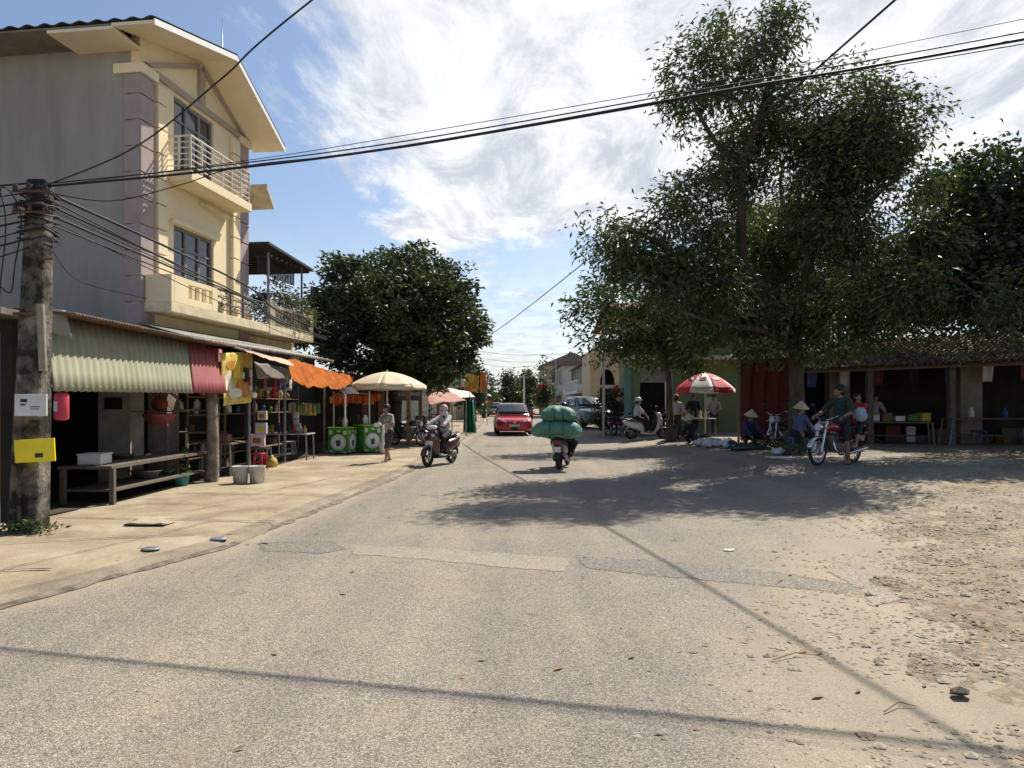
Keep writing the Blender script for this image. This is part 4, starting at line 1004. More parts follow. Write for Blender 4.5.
        f = AN[i]+V((0,0,-.03*k)); caps(b, f+V((0,.03*k,-.006)), f+V((s_*.015,-.13*k,-.018)), .034*k, .024*k)
        b.ell(f+V((s_*.018,-.15*k,-.02)), (.042*k,.045*k,.02*k))
    body = remesh(b, 'body', skin, t, .0105*max(.85,k), 3, .4)
    # face
    for s_ in (-1,1):
        q = MB(); q.mat(0).ell(T_(s_*.031,-.078,.014), (.015*k,.010*k,.009*k), rl); q.mat(1).ell(T_(s_*.031,-.0865,.014), (.007*k,.004*k,.007*k), rl); q.build('eye', [m_eye, m_hair], t)
    q = MB(); q.ell(T_(0,-.088,-.052), (.024*k,.009*k,.008*k), rl); q.build('mouth', m_lip, t)
    q = MB()
    for s_ in (-1,1): caps(q, T_(s_*.018,-.086,.036), T_(s_*.046,-.074,.036), .005*k, .004*k, 2)
    q.build('eyebrow', m_hair, t)
    if hair:
        q = MB()
        q.ell(T_(0,.026,.05), (.092*k,.104*k,.096*k), rl, 16, 10); q.ell(T_(0,.05,.0), (.088*k,.078*k,.10*k), rl)
        q.ell(T_(0,-.045,.085), (.055*k,.04*k,.03*k), rl)
        if hair == 'long': q.ell(T_(0,.07,-.09), (.06*k,.04*k,.13*k), rl)
        if hair == 'bun': q.ell(T_(0,.12,.02), (.04*k,.04*k,.045*k), rl)
        remesh(q, 'hair', m_hair, t, .011, 2)
    if shirt:
        q = MB(); g = .02*k
        caps(q, P+up*.03*k, ch, .128*k+g*.6, .132*k+g*.6); caps(q, ch, sh-up*.02, .132*k+g*.6, .108*k+g); q.ell(P+up*.05*k, (.16*k,.135*k,.12*k))
        caps(q, sh, sh+up*.03*k, .085*k, .07*k)
        for i in (0,1):
            caps(q, sh, SH[i], .09*k+g*.4, .072*k+g*.3)
            u = min(1, sleeve*2); caps(q, SH[i], SH[i].lerp(EL[i], u), .066*k+g*.4, .058*k+g*.4)
            if sleeve > .5: caps(q, EL[i], EL[i].lerp(WR[i], (sleeve-.5)*2), .056*k+g*.3, .045*k+g*.2)
        o = remesh(q, 'shirt', shirt, t, .013, 2, .4)
        for v in o.data.vertices:
            v.co += v.normal*.008*noise.noise(v.co*14)
    if trousers:
        q = MB(); g = .018*k
        q.ell(P+V((0,.02,0)), (.165*k,.14*k,.12*k))
        for i in (0,1):
            caps(q, P, HP[i], .118*k+g*.4, .108*k+g*.4)
            u = min(1, leg*2); m1 = HP[i].lerp(KN[i], u); caps(q, HP[i], m1, .097*k+g*.5, (.097+(.068-.097)*u)*k+g*.8)
            if leg > .5: caps(q, KN[i], KN[i].lerp(AN[i], (leg-.5)*2), .066*k+g*.6, .052*k+g*.7)
        o = remesh(q, 'trousers', trousers, t, .013, 2, .4)
        for v in o.data.vertices:
            v.co += v.normal*.009*noise.noise(v.co*11)
    if skirt:
        q = MB(); q.lathe([(.14*k,.06),(.17*k,0),(.2*k,-.2*k),(.24*k,-.38*k),(.235*k,-.38*k)], 22, P); q.build('skirt', skirt, t, solid=.006)
    if hat == 'cone':
        q = MB(); rh = .21; q.lathe([(rh,0),(rh*.66,.07),(rh*.33,.145),(.004,.205)], 28, T_(0,.01,.045), rl, False); q.lathe([(rh,0),(rh*.66,.062),(rh*.33,.135),(.004,.19)], 28, T_(0,.01,.043), rl, False); q.build('conical_hat', hatmat or m_straw, t)
        q = MB(); q.tube([T_(-.08,-.0,.03), T_(-.075,-.04,-.06), T_(0,-.06,-.115), T_(.075,-.04,-.06), T_(.08,0,.03)], .004, 5); q.build('chin_strap', m_black, t)
    if hat == 'helmet':
        q = MB(); q.ell(T_(0,.015,.045), (.112*k,.13*k,.118*k), rl, 20, 8, -14, 90); q.build('helmet', hatmat, t, solid=.02)
        q = MB(); q.grid(lambda u, v: T_(.1*math.sin((u-.5)*2.4), -.05-.075*math.cos((u-.5)*2.4)-.055*v*math.cos((u-.5)*2), .05-.01*v), 12, 3); q.build('visor', m_black, t, solid=.006)
    if hat == 'cap':
        q = MB(); q.ell(T_(0,.015,.05), (.101*k,.116*k,.102*k), rl, 18, 7, -4, 90); q.build('cap', hatmat, t, solid=.008)
        q = MB(); q.grid(lambda u, v: T_((u-.5)*.15, -.088-.085*v*(1-(2*u-1)**2*.5), .055-.012*v+.01*(1-(2*u-1)**2)), 10, 4); q.build('cap_brim', hatmat, t, solid=.006)
    if hood:
        q = MB(); q.ell(T_(0,.03,.03), (.112*k,.125*k,.13*k), rl, 16, 10); q.ell(T_(0,.0,-.10), (.115*k,.12*k,.08*k), rl)
        o = remesh(q, 'hood', hood, t, .014, 2)
        q = MB(); q.grid(lambda u, v: T_(.06*math.sin((u-.5)*2.6), -.012-.096*math.cos((u-.5)*2.2), -.02-.085*v), 10, 4); q.build('face_mask', cloth('pale_face_mask',(.5,.48,.45)), t, solid=.006)
    for i in (0,1):
        s_ = 1 if i == 0 else -1; f = AN[i]+V((0,0,-.03*k))
        q = MB(); q.ell(f+V((s_*.012,-.065*k,-.032*k)), (.050*k,.125*k,.014)); 
        if shoe: q.ell(f+V((s_*.012,-.085*k,-.012*k)), (.05*k,.10*k,.034*k)); q.ell(f+V((0,.02*k,-.005)), (.043*k,.045*k,.045*k))
        q.build('shoe' if shoe else 'sandal', shoe or m_sand, t)
    t['_WR'] = [tuple(WR[0]), tuple(WR[1])]
    return t
m_straw = mat('pale_palm_straw', (.55,.46,.32), .8, .12, 14, .3, stretch=(1,1,6))

# ================================================================ two-wheelers (all face -Y)
m_tyre = mat('tyre_rubber', (.022,.021,.02), .85, .2, 14, .3); m_rim = mat('grey_rim', (.30,.30,.31), .35, .1, 9, metal=.7); m_rimd = mat('dark_rim', (.06,.06,.06), .4, .1, 9, metal=.5)
m_seat = mat('black_seat_vinyl', (.018,.017,.017), .5, .2, 18, .2); m_eng = mat('engine_alloy', (.22,.21,.2), .5, .2, 14, metal=.6)
m_blackp = mat('black_plastic_panel', (.02,.02,.021), .4, .15, 9); m_lens = mat('headlight_lens', (.55,.57,.6), .08, .05, 9, spec=.8); m_tail = mat('red_tail_lens', (.35,.01,.012), .15, .1, 9, spec=.7)
m_amber = mat('amber_lens', (.5,.16,.01), .2, .1, 9); m_plate = mat('white_number_plate', (.66,.66,.64), .5, .05, 9); m_mirr = mat('mirror_glass', (.5,.55,.6), .05, .03, 9, metal=1)
def wheel(par, y, R0, w_, rimm, spokes=0, x=0):
    q = MB(); q.tor((x,y,R0), R0-w_*.5, w_*.5, 'x', 30, 10, 1.0); ty = q.build('wheel', m_tyre, par)
    q = MB(); q.tor((x,y,R0), R0-w_*1.02, .014, 'x', 30, 6, 1.6); q.cyl((x-.055,y,R0),(x+.055,y,R0),.032)
    ns = spokes or 5
    for i in range(ns):
        a = 2*math.pi*i/ns; b = a+(.35 if spokes and i%2 else -.35 if spokes else .12)
        q.cyl((x+(.03 if i%2 else -.03)*(1 if spokes else .3),y+.03*math.cos(b),R0+.03*math.sin(b)),(x,y+(R0-w_)*math.cos(a),R0+(R0-w_)*math.sin(a)),.0022 if spokes else .013, n=5)
    q.build('rim', rimm, ty)
    q = MB(); q.lathe([(.0,-.012),(.085,-.012),(.085,.012),(0,.012)],18,(x+.045,y,R0),M.Rotation(R(90),3,'Y')); q.build('brake_disc', m_steel, ty)
def arc(y, z, r, a0, a1, w_, k=12):
    L = []
    for i in range(k+1):
        a = R(a0+(a1-a0)*i/k); L.append((y+r*math.cos(a), z+r*math.sin(a)))
    return L
def fender(par, y, z, r, a0, a1, w_, m, name='fender'):
    q = MB()
    def fn(u, v):
        a = R(a0+(a1-a0)*u); s_ = (v-.5)*2; rr = r-.03*s_*s_
        return V((s_*w_, y+rr*math.cos(a), z+rr*math.sin(a)))
    q.grid(fn, 14, 6); return q.build(name, m, par, solid=.006)
def mirror(par, s_, base, h=.22):
    b = V(base); q = MB(); top = b+V((s_*.09,.02,h)); q.tube([b, b+V((s_*.02,0,h*.5)), top],.006,6); o = q.build('mirror', m_blackp, par)
    q = MB(); q.ell(top+V((s_*.02,0,.03)),(.05,.018,.036)); q.build('mirror_shell', m_blackp, o)
    q = MB(); q.ell(top+V((s_*.02,.014,.03)),(.042,.008,.029)); q.build('mirror_glass', m_mirr, o)
def loft(mb, secs, smooth=True, cap=True):
    n = len(secs[0]); vs = [p for s_ in secs for p in s_]
    fs = [(i*n+k, i*n+(k+1)%n, (i+1)*n+(k+1)%n, (i+1)*n+k) for i in range(len(secs)-1) for k in range(n)]
    mb.add(vs, fs, smooth)
    if cap: mb.add(secs[0], [tuple(reversed(range(n)))]); mb.add(secs[-1], [tuple(range(n))])
def oval(c, rx, rz, n=14, p=2.4, tilt=0):
    out = []
    for i in range(n):
        a = 2*math.pi*i/n; cx, cz = math.cos(a), math.sin(a)
        x = math.copysign(abs(cx)**(2/p), cx)*rx; z = math.copysign(abs(cz)**(2/p), cz)*rz
        out.append(V((c[0]+x, c[1]+tilt*z, c[2]+z)))
    return out
def scooter(lab, loc, rot, paint, trim=None, group=None, retro=False, plate=True, lean=0, nose=None):
    trim = trim or m_blackp
    t = thing('scooter', lab, 'scooter', loc, rot, group)
    r0 = .235 if retro else .265
    yf, yr = -.63, .61
    wheel(t, yf, r0, .095, m_rim if retro else m_rimd, 0); wheel(t, yr, r0, .105, m_rim if retro else m_rimd, 0)
    fender(t, yf, r0, r0+.03, 20, 175, .062, paint, 'front_fender'); fender(t, yr, r0, r0+.035, -5, 110, .065, trim, 'rear_fender')
    q = MB()
    for s_ in (-.075,.075): q.cyl((s_,yf,r0),(s_*.8,-.50,.72),.02)
    q.build('fork', m_steel, t)
    q = MB()   # front apron: leg shield wrapping round the column
    secs = []
    for z, y, w_, d in ((.27,-.30,.10,.05),(.36,-.36,.16,.07),(.50,-.43,.20,.09),(.66,-.47,.225,.10),(.80,-.47,.205,.10),(.90,-.45,.14,.09),(.95,-.44,.08,.06)):
        s_ = []
        for i in range(14):
            a = 2*math.pi*i/14; s_.append(V((w_*math.cos(a), y-(d if math.sin(a) > 0 else d*.35)*math.sin(a)*(1.15 if math.sin(a) > 0 else 1)+.35*abs(math.cos(a))**2*.16, z)))
        secs.append(s_)
    loft(q, secs); q.build('front_shield', paint, t)
    q = MB(); q.ell((0,-.555,.60),(.10,.03,.13)); q.build('nose_panel', nose or trim, t)
    q = MB(); q.ell((0,-.50,.93) if retro else (0,-.53,.80),(.085,.06,.075) if retro else (.15,.045,.06)); q.build('headlight', m_lens, t)
    for s_ in (-1,1):
        q = MB(); q.ell((s_*.16,-.49,.72),(.035,.03,.05)); q.build('indicator', m_amber, t)
    q = MB(); q.ell((0,-.43,1.0),(.16,.09,.06)); q.build('handlebar_cowl', nose or paint, t)
    q = MB(); q.tube([(-.34,-.30,1.0),(-.22,-.36,1.02),(0,-.42,1.01),(.22,-.36,1.02),(.34,-.30,1.0)],.014,8); hb = q.build('handlebar', m_blackp, t)
    q = MB()
    for s_ in (-1,1): q.cyl((s_*.24,-.35,1.018),(s_*.35,-.293,1.0),.021); q.cyl((s_*.2,-.40,1.0),(s_*.34,-.345,.985),.006,n=6)
    q.build('grip', m_black, hb)
    for s_ in (-1,1): mirror(t, s_, (s_*.2,-.38,1.02))
    q = MB(); secs = [oval((0,y,z),w_,h,14,3) for y,z,w_,h in ((-.34,.25,.13,.05),(-.15,.235,.16,.045),(.08,.24,.16,.05),(.25,.28,.15,.07))]; loft(q, secs); q.build('floorboard', trim, t)
    q = MB(); secs = [oval((0,y,z),w_,h) for y,z,w_,h in ((.12,.40,.11,.14),(.2,.48,.16,.19),(.35,.52,.19,.17),(.55,.56,.19,.15),(.75,.62,.16,.12),(.9,.68,.10,.07),(.96,.70,.05,.03))]; loft(q, secs); q.build('body_cowl', paint, t)
    q = MB(); secs = [oval((0,y,z),w_,h,14,3) for y,z,w_,h in ((.06,.70,.09,.04),(.14,.735,.12,.05),(.36,.735,.135,.05),(.46,.765,.135,.055),(.68,.785,.12,.05),(.8,.78,.07,.03))]; loft(q, secs); q.build('seat', m_seat if not retro else mat('grey_tan_seat',(.16,.14,.12),.5,.15,14), t)
    q = MB(); q.tube([(-.13,.66,.76),(-.15,.86,.82),(0,.98,.84),(.15,.86,.82),(.13,.66,.76)],.014,8); q.build('grab_rail', m_steel, t)
    q = MB(); q.ell((0,.93,.66),(.10,.05,.05)); q.build('tail_light', m_tail, t)
    q = MB(); q.cbox((0,.90,.50),(.19,.008,.14),M.Rotation(R(-15),3,'X')); q.build('number_plate', m_plate, t)
    q = MB(); q.tube([(-.10,.30,.22),(-.15,.45,.22),(-.17,.6,.30),(-.18,.86,.38)],[.02,.035,.05,.045],10); q.build('exhaust', m_eng, t)
    q = MB(); q.ell((.12,.5,.28),(.06,.18,.10)); q.build('engine', m_eng, t)
    q = MB(); q.tube([(.06,.12,.2),(.2,.18,.015)],.012,6); q.build('kickstand', m_steel, t)
    return t
def motorcycle(lab, loc, rot, paint, group=None, rear_plate=True):
    t = thing('motorcycle', lab, 'motorcycle', loc, rot, group); r0 = .295; yf, yr = -.66, .60
    wheel(t, yf, r0, .075, m_chrome, 24); wheel(t, yr, r0, .085, m_chrome, 24)
    fender(t, yf, r0, r0+.03, 25, 165, .05, m_chrome, 'front_fender'); fender(t, yr, r0, r0+.035, -10, 130, .06, paint, 'rear_fender')
    q = MB()
    for s_ in (-.085,.085): q.tube([(s_,yf,r0),(s_,-.55,.62),(s_,-.46,.92)],[.024,.024,.018],8)
    q.cyl((-.11,-.47,.90),(.11,-.47,.90),.02); q.build('fork', m_chrome, t)
    q = MB(); q.lathe([(0,-.09),(.05,-.085),(.082,-.03),(.088,.03),(.08,.045),(0,.05)],20,(0,-.60,.80),M.Rotation(R(90),3,'X')); q.build('headlight_shell', m_chrome, t)
    q = MB(); q.ell((0,-.645,.80),(.076,.02,.076)); q.build('headlight', m_lens, t)
    q = MB(); q.tube([(-.36,-.22,1.0),(-.25,-.32,1.03),(-.1,-.43,.95),(.1,-.43,.95),(.25,-.32,1.03),(.36,-.22,1.0)],.012,8); hb = q.build('handlebar', m_chrome, t)
    q = MB()
    for s_ in (-1,1): q.cyl((s_*.25,-.315,1.03),(s_*.37,-.213,1.0),.019); q.cyl((s_*.2,-.39,1.0),(s_*.36,-.27,.98),.006,n=6)
    q.build('grip', m_black, hb)
    for s_ in (-1,1): mirror(t, s_, (s_*.23,-.34,1.03), .2)
    q = MB(); q.lathe([(0,-.03),(.045,-.03),(.05,.03),(0,.035)],14,(0,-.48,.98)); q.build('speedometer', m_blackp, t)
    q = MB(); secs = [oval((0,y,z),w_,h) for y,z,w_,h in ((-.42,.80,.05,.05),(-.36,.80,.11,.09),(-.2,.80,.135,.11),(-.02,.77,.12,.10),(.1,.73,.08,.06))]; loft(q, secs); q.build('tank', paint, t)
    q = MB(); secs = [oval((0,y,z),w_,h,14,3) for y,z,w_,h in ((.04,.75,.08,.03),(.12,.77,.12,.045),(.4,.78,.13,.045),(.7,.80,.12,.045),(.8,.80,.07,.03))]; loft(q, secs); q.build('seat', m_seat, t)
    q = MB(); q.tube([(0,-.45,.82),(0,-.38,.55),(0,-.25,.32),(0,.15,.28),(0,.25,.45),(0,.2,.70)],.022,8); q.cyl((0,.1,.66),(0,.75,.72),.02)
    for s_ in (-.1,.1): q.tube([(s_*.4,.2,.32),(s_,yr,r0)],.02,8); q.tube([(s_,yr,r0),(s_,.42,.70)],[.03,.022],8)
    q.build('frame', m_blackp, t)
    q = MB(); q.cbox((0,-.02,.36),(.22,.34,.20)); q.cyl((0,-.14,.40),(0,-.22,.62),.075)
    for z in range(5): q.cyl((0,-.155-.016*z,.45+.035*z),(0,-.157-.016*z,.455+.035*z),.10)
    q.lathe([(0,-.14),(.1,-.14),(.1,.14),(0,.14)],16,(0,.03,.36),M.Rotation(R(90),3,'Y')); q.build('engine', m_eng, t, bevel=.01)
    q = MB(); q.ell((0,.22,.56),(.11,.13,.09)); q.build('side_panel', paint, t)
    for s_ in (1,):
        q = MB(); q.tube([(.06*s_,-.2,.52),(.13*s_,-.25,.34),(.14*s_,-.08,.22),(.15*s_,.2,.24),(.16*s_,.4,.28),(.17*s_,.85,.34)],[.02,.02,.022,.03,.045,.04],10); q.build('exhaust', m_chrome, t)
    for y, z in ((-.05,.28),(.3,.31)):
        q = MB(); q.cyl((-.2,y,z),(.2,y,z),.012); q.build('footpeg', m_black, t)
    q = MB(); q.ell((0,.86,.66),(.06,.04,.045)); q.build('tail_light', m_tail, t)
    q = MB(); q.cbox((0,.90,.54),(.17,.008,.12),M.Rotation(R(-12),3,'X')); q.build('number_plate', m_plate, t)
    q = MB(); q.tube([(-.1,.76,.78),(-.1,.92,.82),(.1,.92,.82),(.1,.76,.78)],.012,8); q.build('carrier', m_chrome, t)
    for s_ in (-1,1):
        for y in (-.56,.84):
            q = MB(); q.ell((s_*.16,y,.78 if y < 0 else .66),(.028,.03,.028)); q.cyl((s_*.16,y,.78 if y < 0 else .66),(s_*.06,y,.78 if y < 0 else .66),.007,n=6); q.build('indicator', m_amber, t)
    q = MB(); q.tube([(.08,.05,.26),(.22,.1,.015)],.011,6); q.build('kickstand', m_steel, t)
    return t

# ================================================================ cars (face -Y)
m_cglass = mat('car_glass', (.03,.04,.045), .05, .1, 3, spec=.9); m_grille = mat('dark_grille', (.012,.012,.013), .4, .2, 20)
def carpaint(name, col):
    m = mat(name, col, .28, .04, 3, spec=.6); m.node_tree.nodes['Principled BSDF'].inputs['Coat Weight'].default_value = .6; return m
def car(lab, loc, rot, paint, L=3.9, W=1.72, H=1.47, suv=False, plate=None, cat='car'):
    t = thing('car' if not suv else 'pickup_truck', lab, cat, loc, rot); h = W/2; r0 = .31 if not suv else .38
    gc = .18 if not suv else .30; bl = .88 if not suv else 1.12; hl = .74 if not suv else .98
    ya, yb = -L/2, L/2
    def sec(y, zl, zb, w_, n=9):
        pts = []
        prof = [(.80,0),(.95,.10),(1.0,.35),(1.0,.62),(.975,.86),(.92,.97),(.72,1.0),(.3,1.02)]
        for px_, pz in prof: pts.append(V((w_*px_, y, zl+(zb-zl)*pz)))
        return pts+[V((-p.x, p.y, p.z)) for p in reversed(pts)]
    st = [(ya,gc+.08,hl-.22,h*.62),(ya+.05,gc+.02,hl-.12,h*.80),(ya+.2,gc,hl-.03,h*.93),(ya+.5,gc,hl+.03,h*.985),(ya+1.0,gc,hl+.10,h),(ya+1.35,gc,bl-.02,h),(0,gc,bl,h),(yb-1.0,gc,bl+.02,h),(yb-.4,gc,bl+.02,h*.97),(yb-.1,gc+.04,bl-.02,h*.9),(yb,gc+.14,bl-.12,h*.75)]
    q = MB(); loft(q, [sec(*s_) for s_ in st]); q.build('body', paint, t)
    # cabin
    def csec(y, zt, wb, wt):
        pts = [(wb,bl-.05),(wb*.985,bl+.05),(wb*.5+wt*.5,(bl+zt)/2),(wt,zt-.09),(wt*.9,zt-.02),(wt*.4,zt)]
        pts = [V((x,y,z)) for x, z in pts]; return pts+[V((-p.x,p.y,p.z)) for p in reversed(pts)]
    yw0, yw1 = ya+1.05, ya+1.85
    yr1, yr0 = (yb-.75, yb-.18) if not suv else (yb-1.9, yb-1.6)
    q = MB(); loft(q, [csec(yw0,bl+.06,h*.93,h*.86), csec((yw0+yw1)/2,(bl+H)/2+.03,h*.94,h*.80), csec(yw1,H-.03,h*.95,h*.76), csec((yw1+yr1)/2,H,h*.95,h*.77), csec(yr1,H-.05,h*.94,h*.74), csec(yr0,bl+.12,h*.9,h*.7)]); q.build('cabin', paint, t)
    def pane(fn, name, m=m_cglass, par=t):
        q = MB(); q.grid(fn, 10, 6); return q.build(name, m, par, solid=.012)
    def wsf(u, v):
        y = yw0+.06+(yw1-yw0-.10)*v; z = bl+.10+(H-.10-bl-.06)*v+.015; w_ = h*(.84-.13*v); s_ = (u-.5)*2
        return V((s_*w_, y-.03+.06*s_*s_, z+.02*(1-s_*s_)))
    pane(wsf, 'windshield')
    def rwf(u, v):
        y = yr0+.03+(yr1-yr0)*v; z = bl+.14+(H-.12-bl-.14)*v; w_ = h*(.78-.12*v); s_ = (u-.5)*2; return V((s_*w_, y+.02-.03*s_*s_, z))
    pane(rwf, 'rear_window')
    for s_ in (-1,1):
        for (y0, y1) in ((yw0+.35, (yw1+yr1)/2-.02), ((yw1+yr1)/2+.05, yr1+.12)):
            def swf(u, v, y0=y0, y1=y1, s_=s_):
                y = y0+(y1-y0)*u; z = bl+.06+(H-.13-bl-.06)*v
                if y0 < yw1: y = max(y, y0+(yw1-y0)*v*.9) if u < .5 else y
                return V((s_*(h*.945+.012-(h*.945-h*.78)*v), y, z))
            pane(swf, 'side_window')
    def surf(y): # front surface bits
        return y
    for s_ in (-1,1):
        q = MB(); q.grid(lambda u, v: V((s_*(h*.46+h*.44*u), ya+.05+.26*u*u+.03*(1-v)-.02*v*(1-u), hl-.25+.10*u+(.13+.03*u)*v)), 8, 5); q.build('headlight', m_lens, t, solid=.03)
        q = MB(); q.ell((s_*h*.70,ya+.115,gc+.15),(.06,.04,.05)); q.build('fog_light', m_lens, t)
        q = MB(); q.cbox((s_*h*.80,yb-.05,bl-.14),(.22,.10,.2)); q.build('tail_light', m_tail, t, bevel=.03)
        q = MB(); q.ell((s_*(h+.10),yw0+.52,bl+.10),(.11,.06,.075)); q.cyl((s_*h*.93,yw0+.52,bl+.03),(s_*(h+.06),yw0+.52,bl+.07),.02); mo = q.build('wing_mirror', paint, t)
        q = MB(); q.ell((s_*(h+.10),yw0+.565,bl+.10),(.09,.03,.06)); q.build('mirror_glass', m_mirr, mo)
        for y in (ya+.78, yb-.75):
            q = MB(); q.tor((s_*(h-.10),y,r0), r0-.085, .085, 'x', 28, 10, 1.15); wo = q.build('wheel', m_tyre, t)
            q = MB(); q.lathe([(0,.03),(.05,.04),(r0*.42,.02),(r0*.62,.035),(r0*.66,.0)],20,(s_*(h-.06),y,r0),M.Rotation(R(90*s_),3,'Y')); q.build('rim', m_rim, wo)
            q = MB()
            def af(u, v): 
                a = math.pi*u; rr = r0+.03+.045*v; return V((s_*(h+.008), y+rr*math.cos(a), r0+rr*math.sin(a)))
            q.grid(af, 16, 1); q.build('wheel_arch', m_grille, t, solid=.016)
            q = MB(); q.lathe([(0,0),(r0+.035,0)],20,(s_*(h-.02),y,r0),M.Rotation(R(90*s_),3,'Y')); q.build('wheel_well', m_grille, t)
    q = MB(); q.grid(lambda u, v: V(((u-.5)*h*.95, ya+.005+.10*(2*u-1)**2+.05*abs(v-.3), hl-.27+.11*v)), 10, 4); q.build('grille', m_grille, t, solid=.03)
    q = MB(); q.grid(lambda u, v: V(((u-.5)*h*1.3, ya+.01+.12*(2*u-1)**2, gc+.06+.14*v)), 10, 3); q.build('lower_intake', m_grille, t, solid=.04)
    q = MB(); q.ell((0,ya-.01,hl-.17),(.06,.02,.045)); q.build('badge', m_chrome, t)
    q = MB(); q.box(-.24,.24,ya-.035,ya-.02,gc+.20,gc+.31); q.build('number_plate', plate or m_plate, t)
    q = MB()
    for s_ in (-.28,.22): q.cyl((s_*1.0,yw0+.04,bl+.10),(s_+.45,yw0+.28,bl+.28),.008,n=5)
    q.build('wiper', m_blackp, t)
    if suv:
        q = MB(); q.box(-h*.86,h*.86,yb-1.55,yb-.1,bl-.02,bl+.07); q.build('bed_cover', m_blackp, t, bevel=.02)
        q = MB()
        for s_ in (-1,1): q.cyl((s_*h*.62,yw1+.1,H+.05),(s_*h*.62,yr1,H+.03),.02)
        q.build('roof_rail', m_blackp, t)
    return t
# ================================================================ left side, further along
m_cu = mat('cream_umbrella_cloth', (.66,.56,.38), .75, .06, 3, .2); m_ur = mat('red_umbrella_cloth', (.50,.03,.045), .7, .1, 4, .2); m_uw = mat('white_umbrella_cloth', (.68,.66,.65), .7, .06, 4, .2)
def umbrella(lab, loc, R0, zr, zt, cloths, n=8, val=.16, base=True, prints=None):
    t = thing('market_umbrella', lab, 'umbrella', loc); sub = 5
    for ci, m in enumerate(cloths):
        q = MB()
        for k in range(n):
            if k % len(cloths) != ci: continue
            a0, a1 = 2*math.pi*k/n, 2*math.pi*(k+1)/n
            def fn(u, v):
                a = a0+(a1-a0)*u; ch = math.cos((a1-a0)/2)/math.cos((u-.5)*(a1-a0)); r = R0*v*(1-(1-ch)*v)
                return V((r*math.cos(a), r*math.sin(a), zt-(zt-zr)*(v**1.75)+.0-.03*math.sin(u*math.pi)*v))
            q.grid(fn, sub, 10)
            def fv(u, v):
                p = fn(u, 1); return V((p.x*(1+.01*v), p.y*(1+.01*v), p.z-val*v*(1-.12*math.sin(u*math.pi*2)**2)))
            q.grid(fv, sub, 2)
        q.build('canopy', m, t, solid=.005)
    q = MB(); q.cyl((0,0,.05),(0,0,zt+.06),.022); q.build('pole', m_white, t)
    q = MB()
    for k in range(n):
        a = 2*math.pi*k/n; q.tube([V((R0*.98*v*math.cos(a), R0*.98*v*math.sin(a), zt-(zt-zr)*(v**1.75)-.02)) for v in (0,.25,.5,.75,1)],.008,5)
        q.cyl((0,0,zr+.02),(R0*.5*math.cos(a),R0*.5*math.sin(a),zt-(zt-zr)*(.5**1.75)-.02),.007,n=5)
    q.build('ribs', m_steel, t)
    q = MB(); q.lathe([(0,0),(.25,0),(.26,.06),(.1,.1),(.03,.12),(0,.12)],18); q.build('foot', m_conc, t)
    return t
umbrella('large plain cream market umbrella over the green drink cart', (-4.15,23.6,.05), 1.30, 2.16, 2.62, [m_cu], val=.13)
# green drink cart
m_green = mat('bright_green_cart_panel', (.045,.21,.03), .45, .12, 4); m_lime = mat('lime_print', (.28,.50,.05), .5, .1, 5)
def cart(lab, c, w_, d, h, rot):
    t = thing('drink_cart', lab, 'drink cart', c, rot, 'green drink carts under the cream umbrella')
    q = MB(); q.box(-w_/2,w_/2,-d/2,d/2,.06,h); q.build('cabinet', m_green, t, bevel=.01)
    q = MB(); q.box(-w_/2-.02,w_/2+.02,-d/2-.02,d/2+.02,h+.002,h+.03); q.build('counter', m_lime, t, bevel=.006)
    for face in (0,1):
        def P(x, z, o):
            return V((x*w_/2, -d/2-o, z*h)) if face == 0 else V((w_/2+o, x*d/2, z*h))
        q = MB()
        for (r, zz, o, mi) in ((.80,.46,.003,0),(.70,.46,.005,1),(.675,.46,.007,0)):
            q.m = mi; rr = r*min(w_,d)/2 if True else r
            W_ = w_ if face == 0 else d
            pts = [P(rr*math.cos(a)/(W_/2), zz+rr*math.sin(a)/h, o) for a in [k*math.pi/16 for k in range(32)]]; q.add(pts, [tuple(range(32))])
        q.m = 1; s_ = min(w_,d)/2/(W_/2); hh = min(w_,d)/2/h
        q.poly([P(-.26*s_,.46+.22*hh,.009),P(-.18*s_,.46-.36*hh,.009),P(.18*s_,.46-.36*hh,.009),P(.26*s_,.46+.22*hh,.009)]); q.poly([P(.02*s_,.46+.23*hh,.009),P(.08*s_,.46+.23*hh,.009),P(.2*s_,.46+.5*hh,.009),P(.14*s_,.46+.5*hh,.009)])
        q.build('round_logo', [m_white, mat('dark_logo_green',(.02,.09,.03),.5,.2,9)], t)
        q = MB()
        for (x0,x1,z0,z1) in ((-.9,-.55,.78,.93),(.5,.85,.76,.92),(-.85,-.5,.1,.16),(.3,.8,.08,.13),(-.15,.2,.86,.93)):
            q.poly([P(x0,z0,.003),P(x1,z0,.003),P(x1,z1,.003),P(x0,z1,.003)])
        q.build('sticker', mat('pale_sticker',(.52,.60,.45),.5,.15,9), t)
        q = MB()
        for (x0,x1,z0,z1) in ((-1,1,.02+.07,.10),(-.96,-.93,.1,.96),(.93,.96,.1,.96)):
            q.poly([P(x0*.98,z0,.002),P(x1*.98,z0,.002),P(x1*.98,z1,.002),P(x0*.98,z1,.002)])
        q.build('edge_print', m_lime, t)
    for x in (-1,1):
        for y in (-1,1):
            q = MB(); q.tor((x*(w_/2-.06),y*(d/2-.06),.03),.02,.012,'x',12,6); q.build('caster', m_black, t)
    return t
cart('green drink cart with a round white logo, the one facing the road camera side', (-5.22,21.9,.06), .66,.62,.80,-12)
cart('green drink cart standing closest to the walking woman, turned toward the road', (-4.55,22.35,.06), .60,.72,.86,38)
m_dk = mat('dark_jar', (.05,.03,.03), .4, .3, 9)
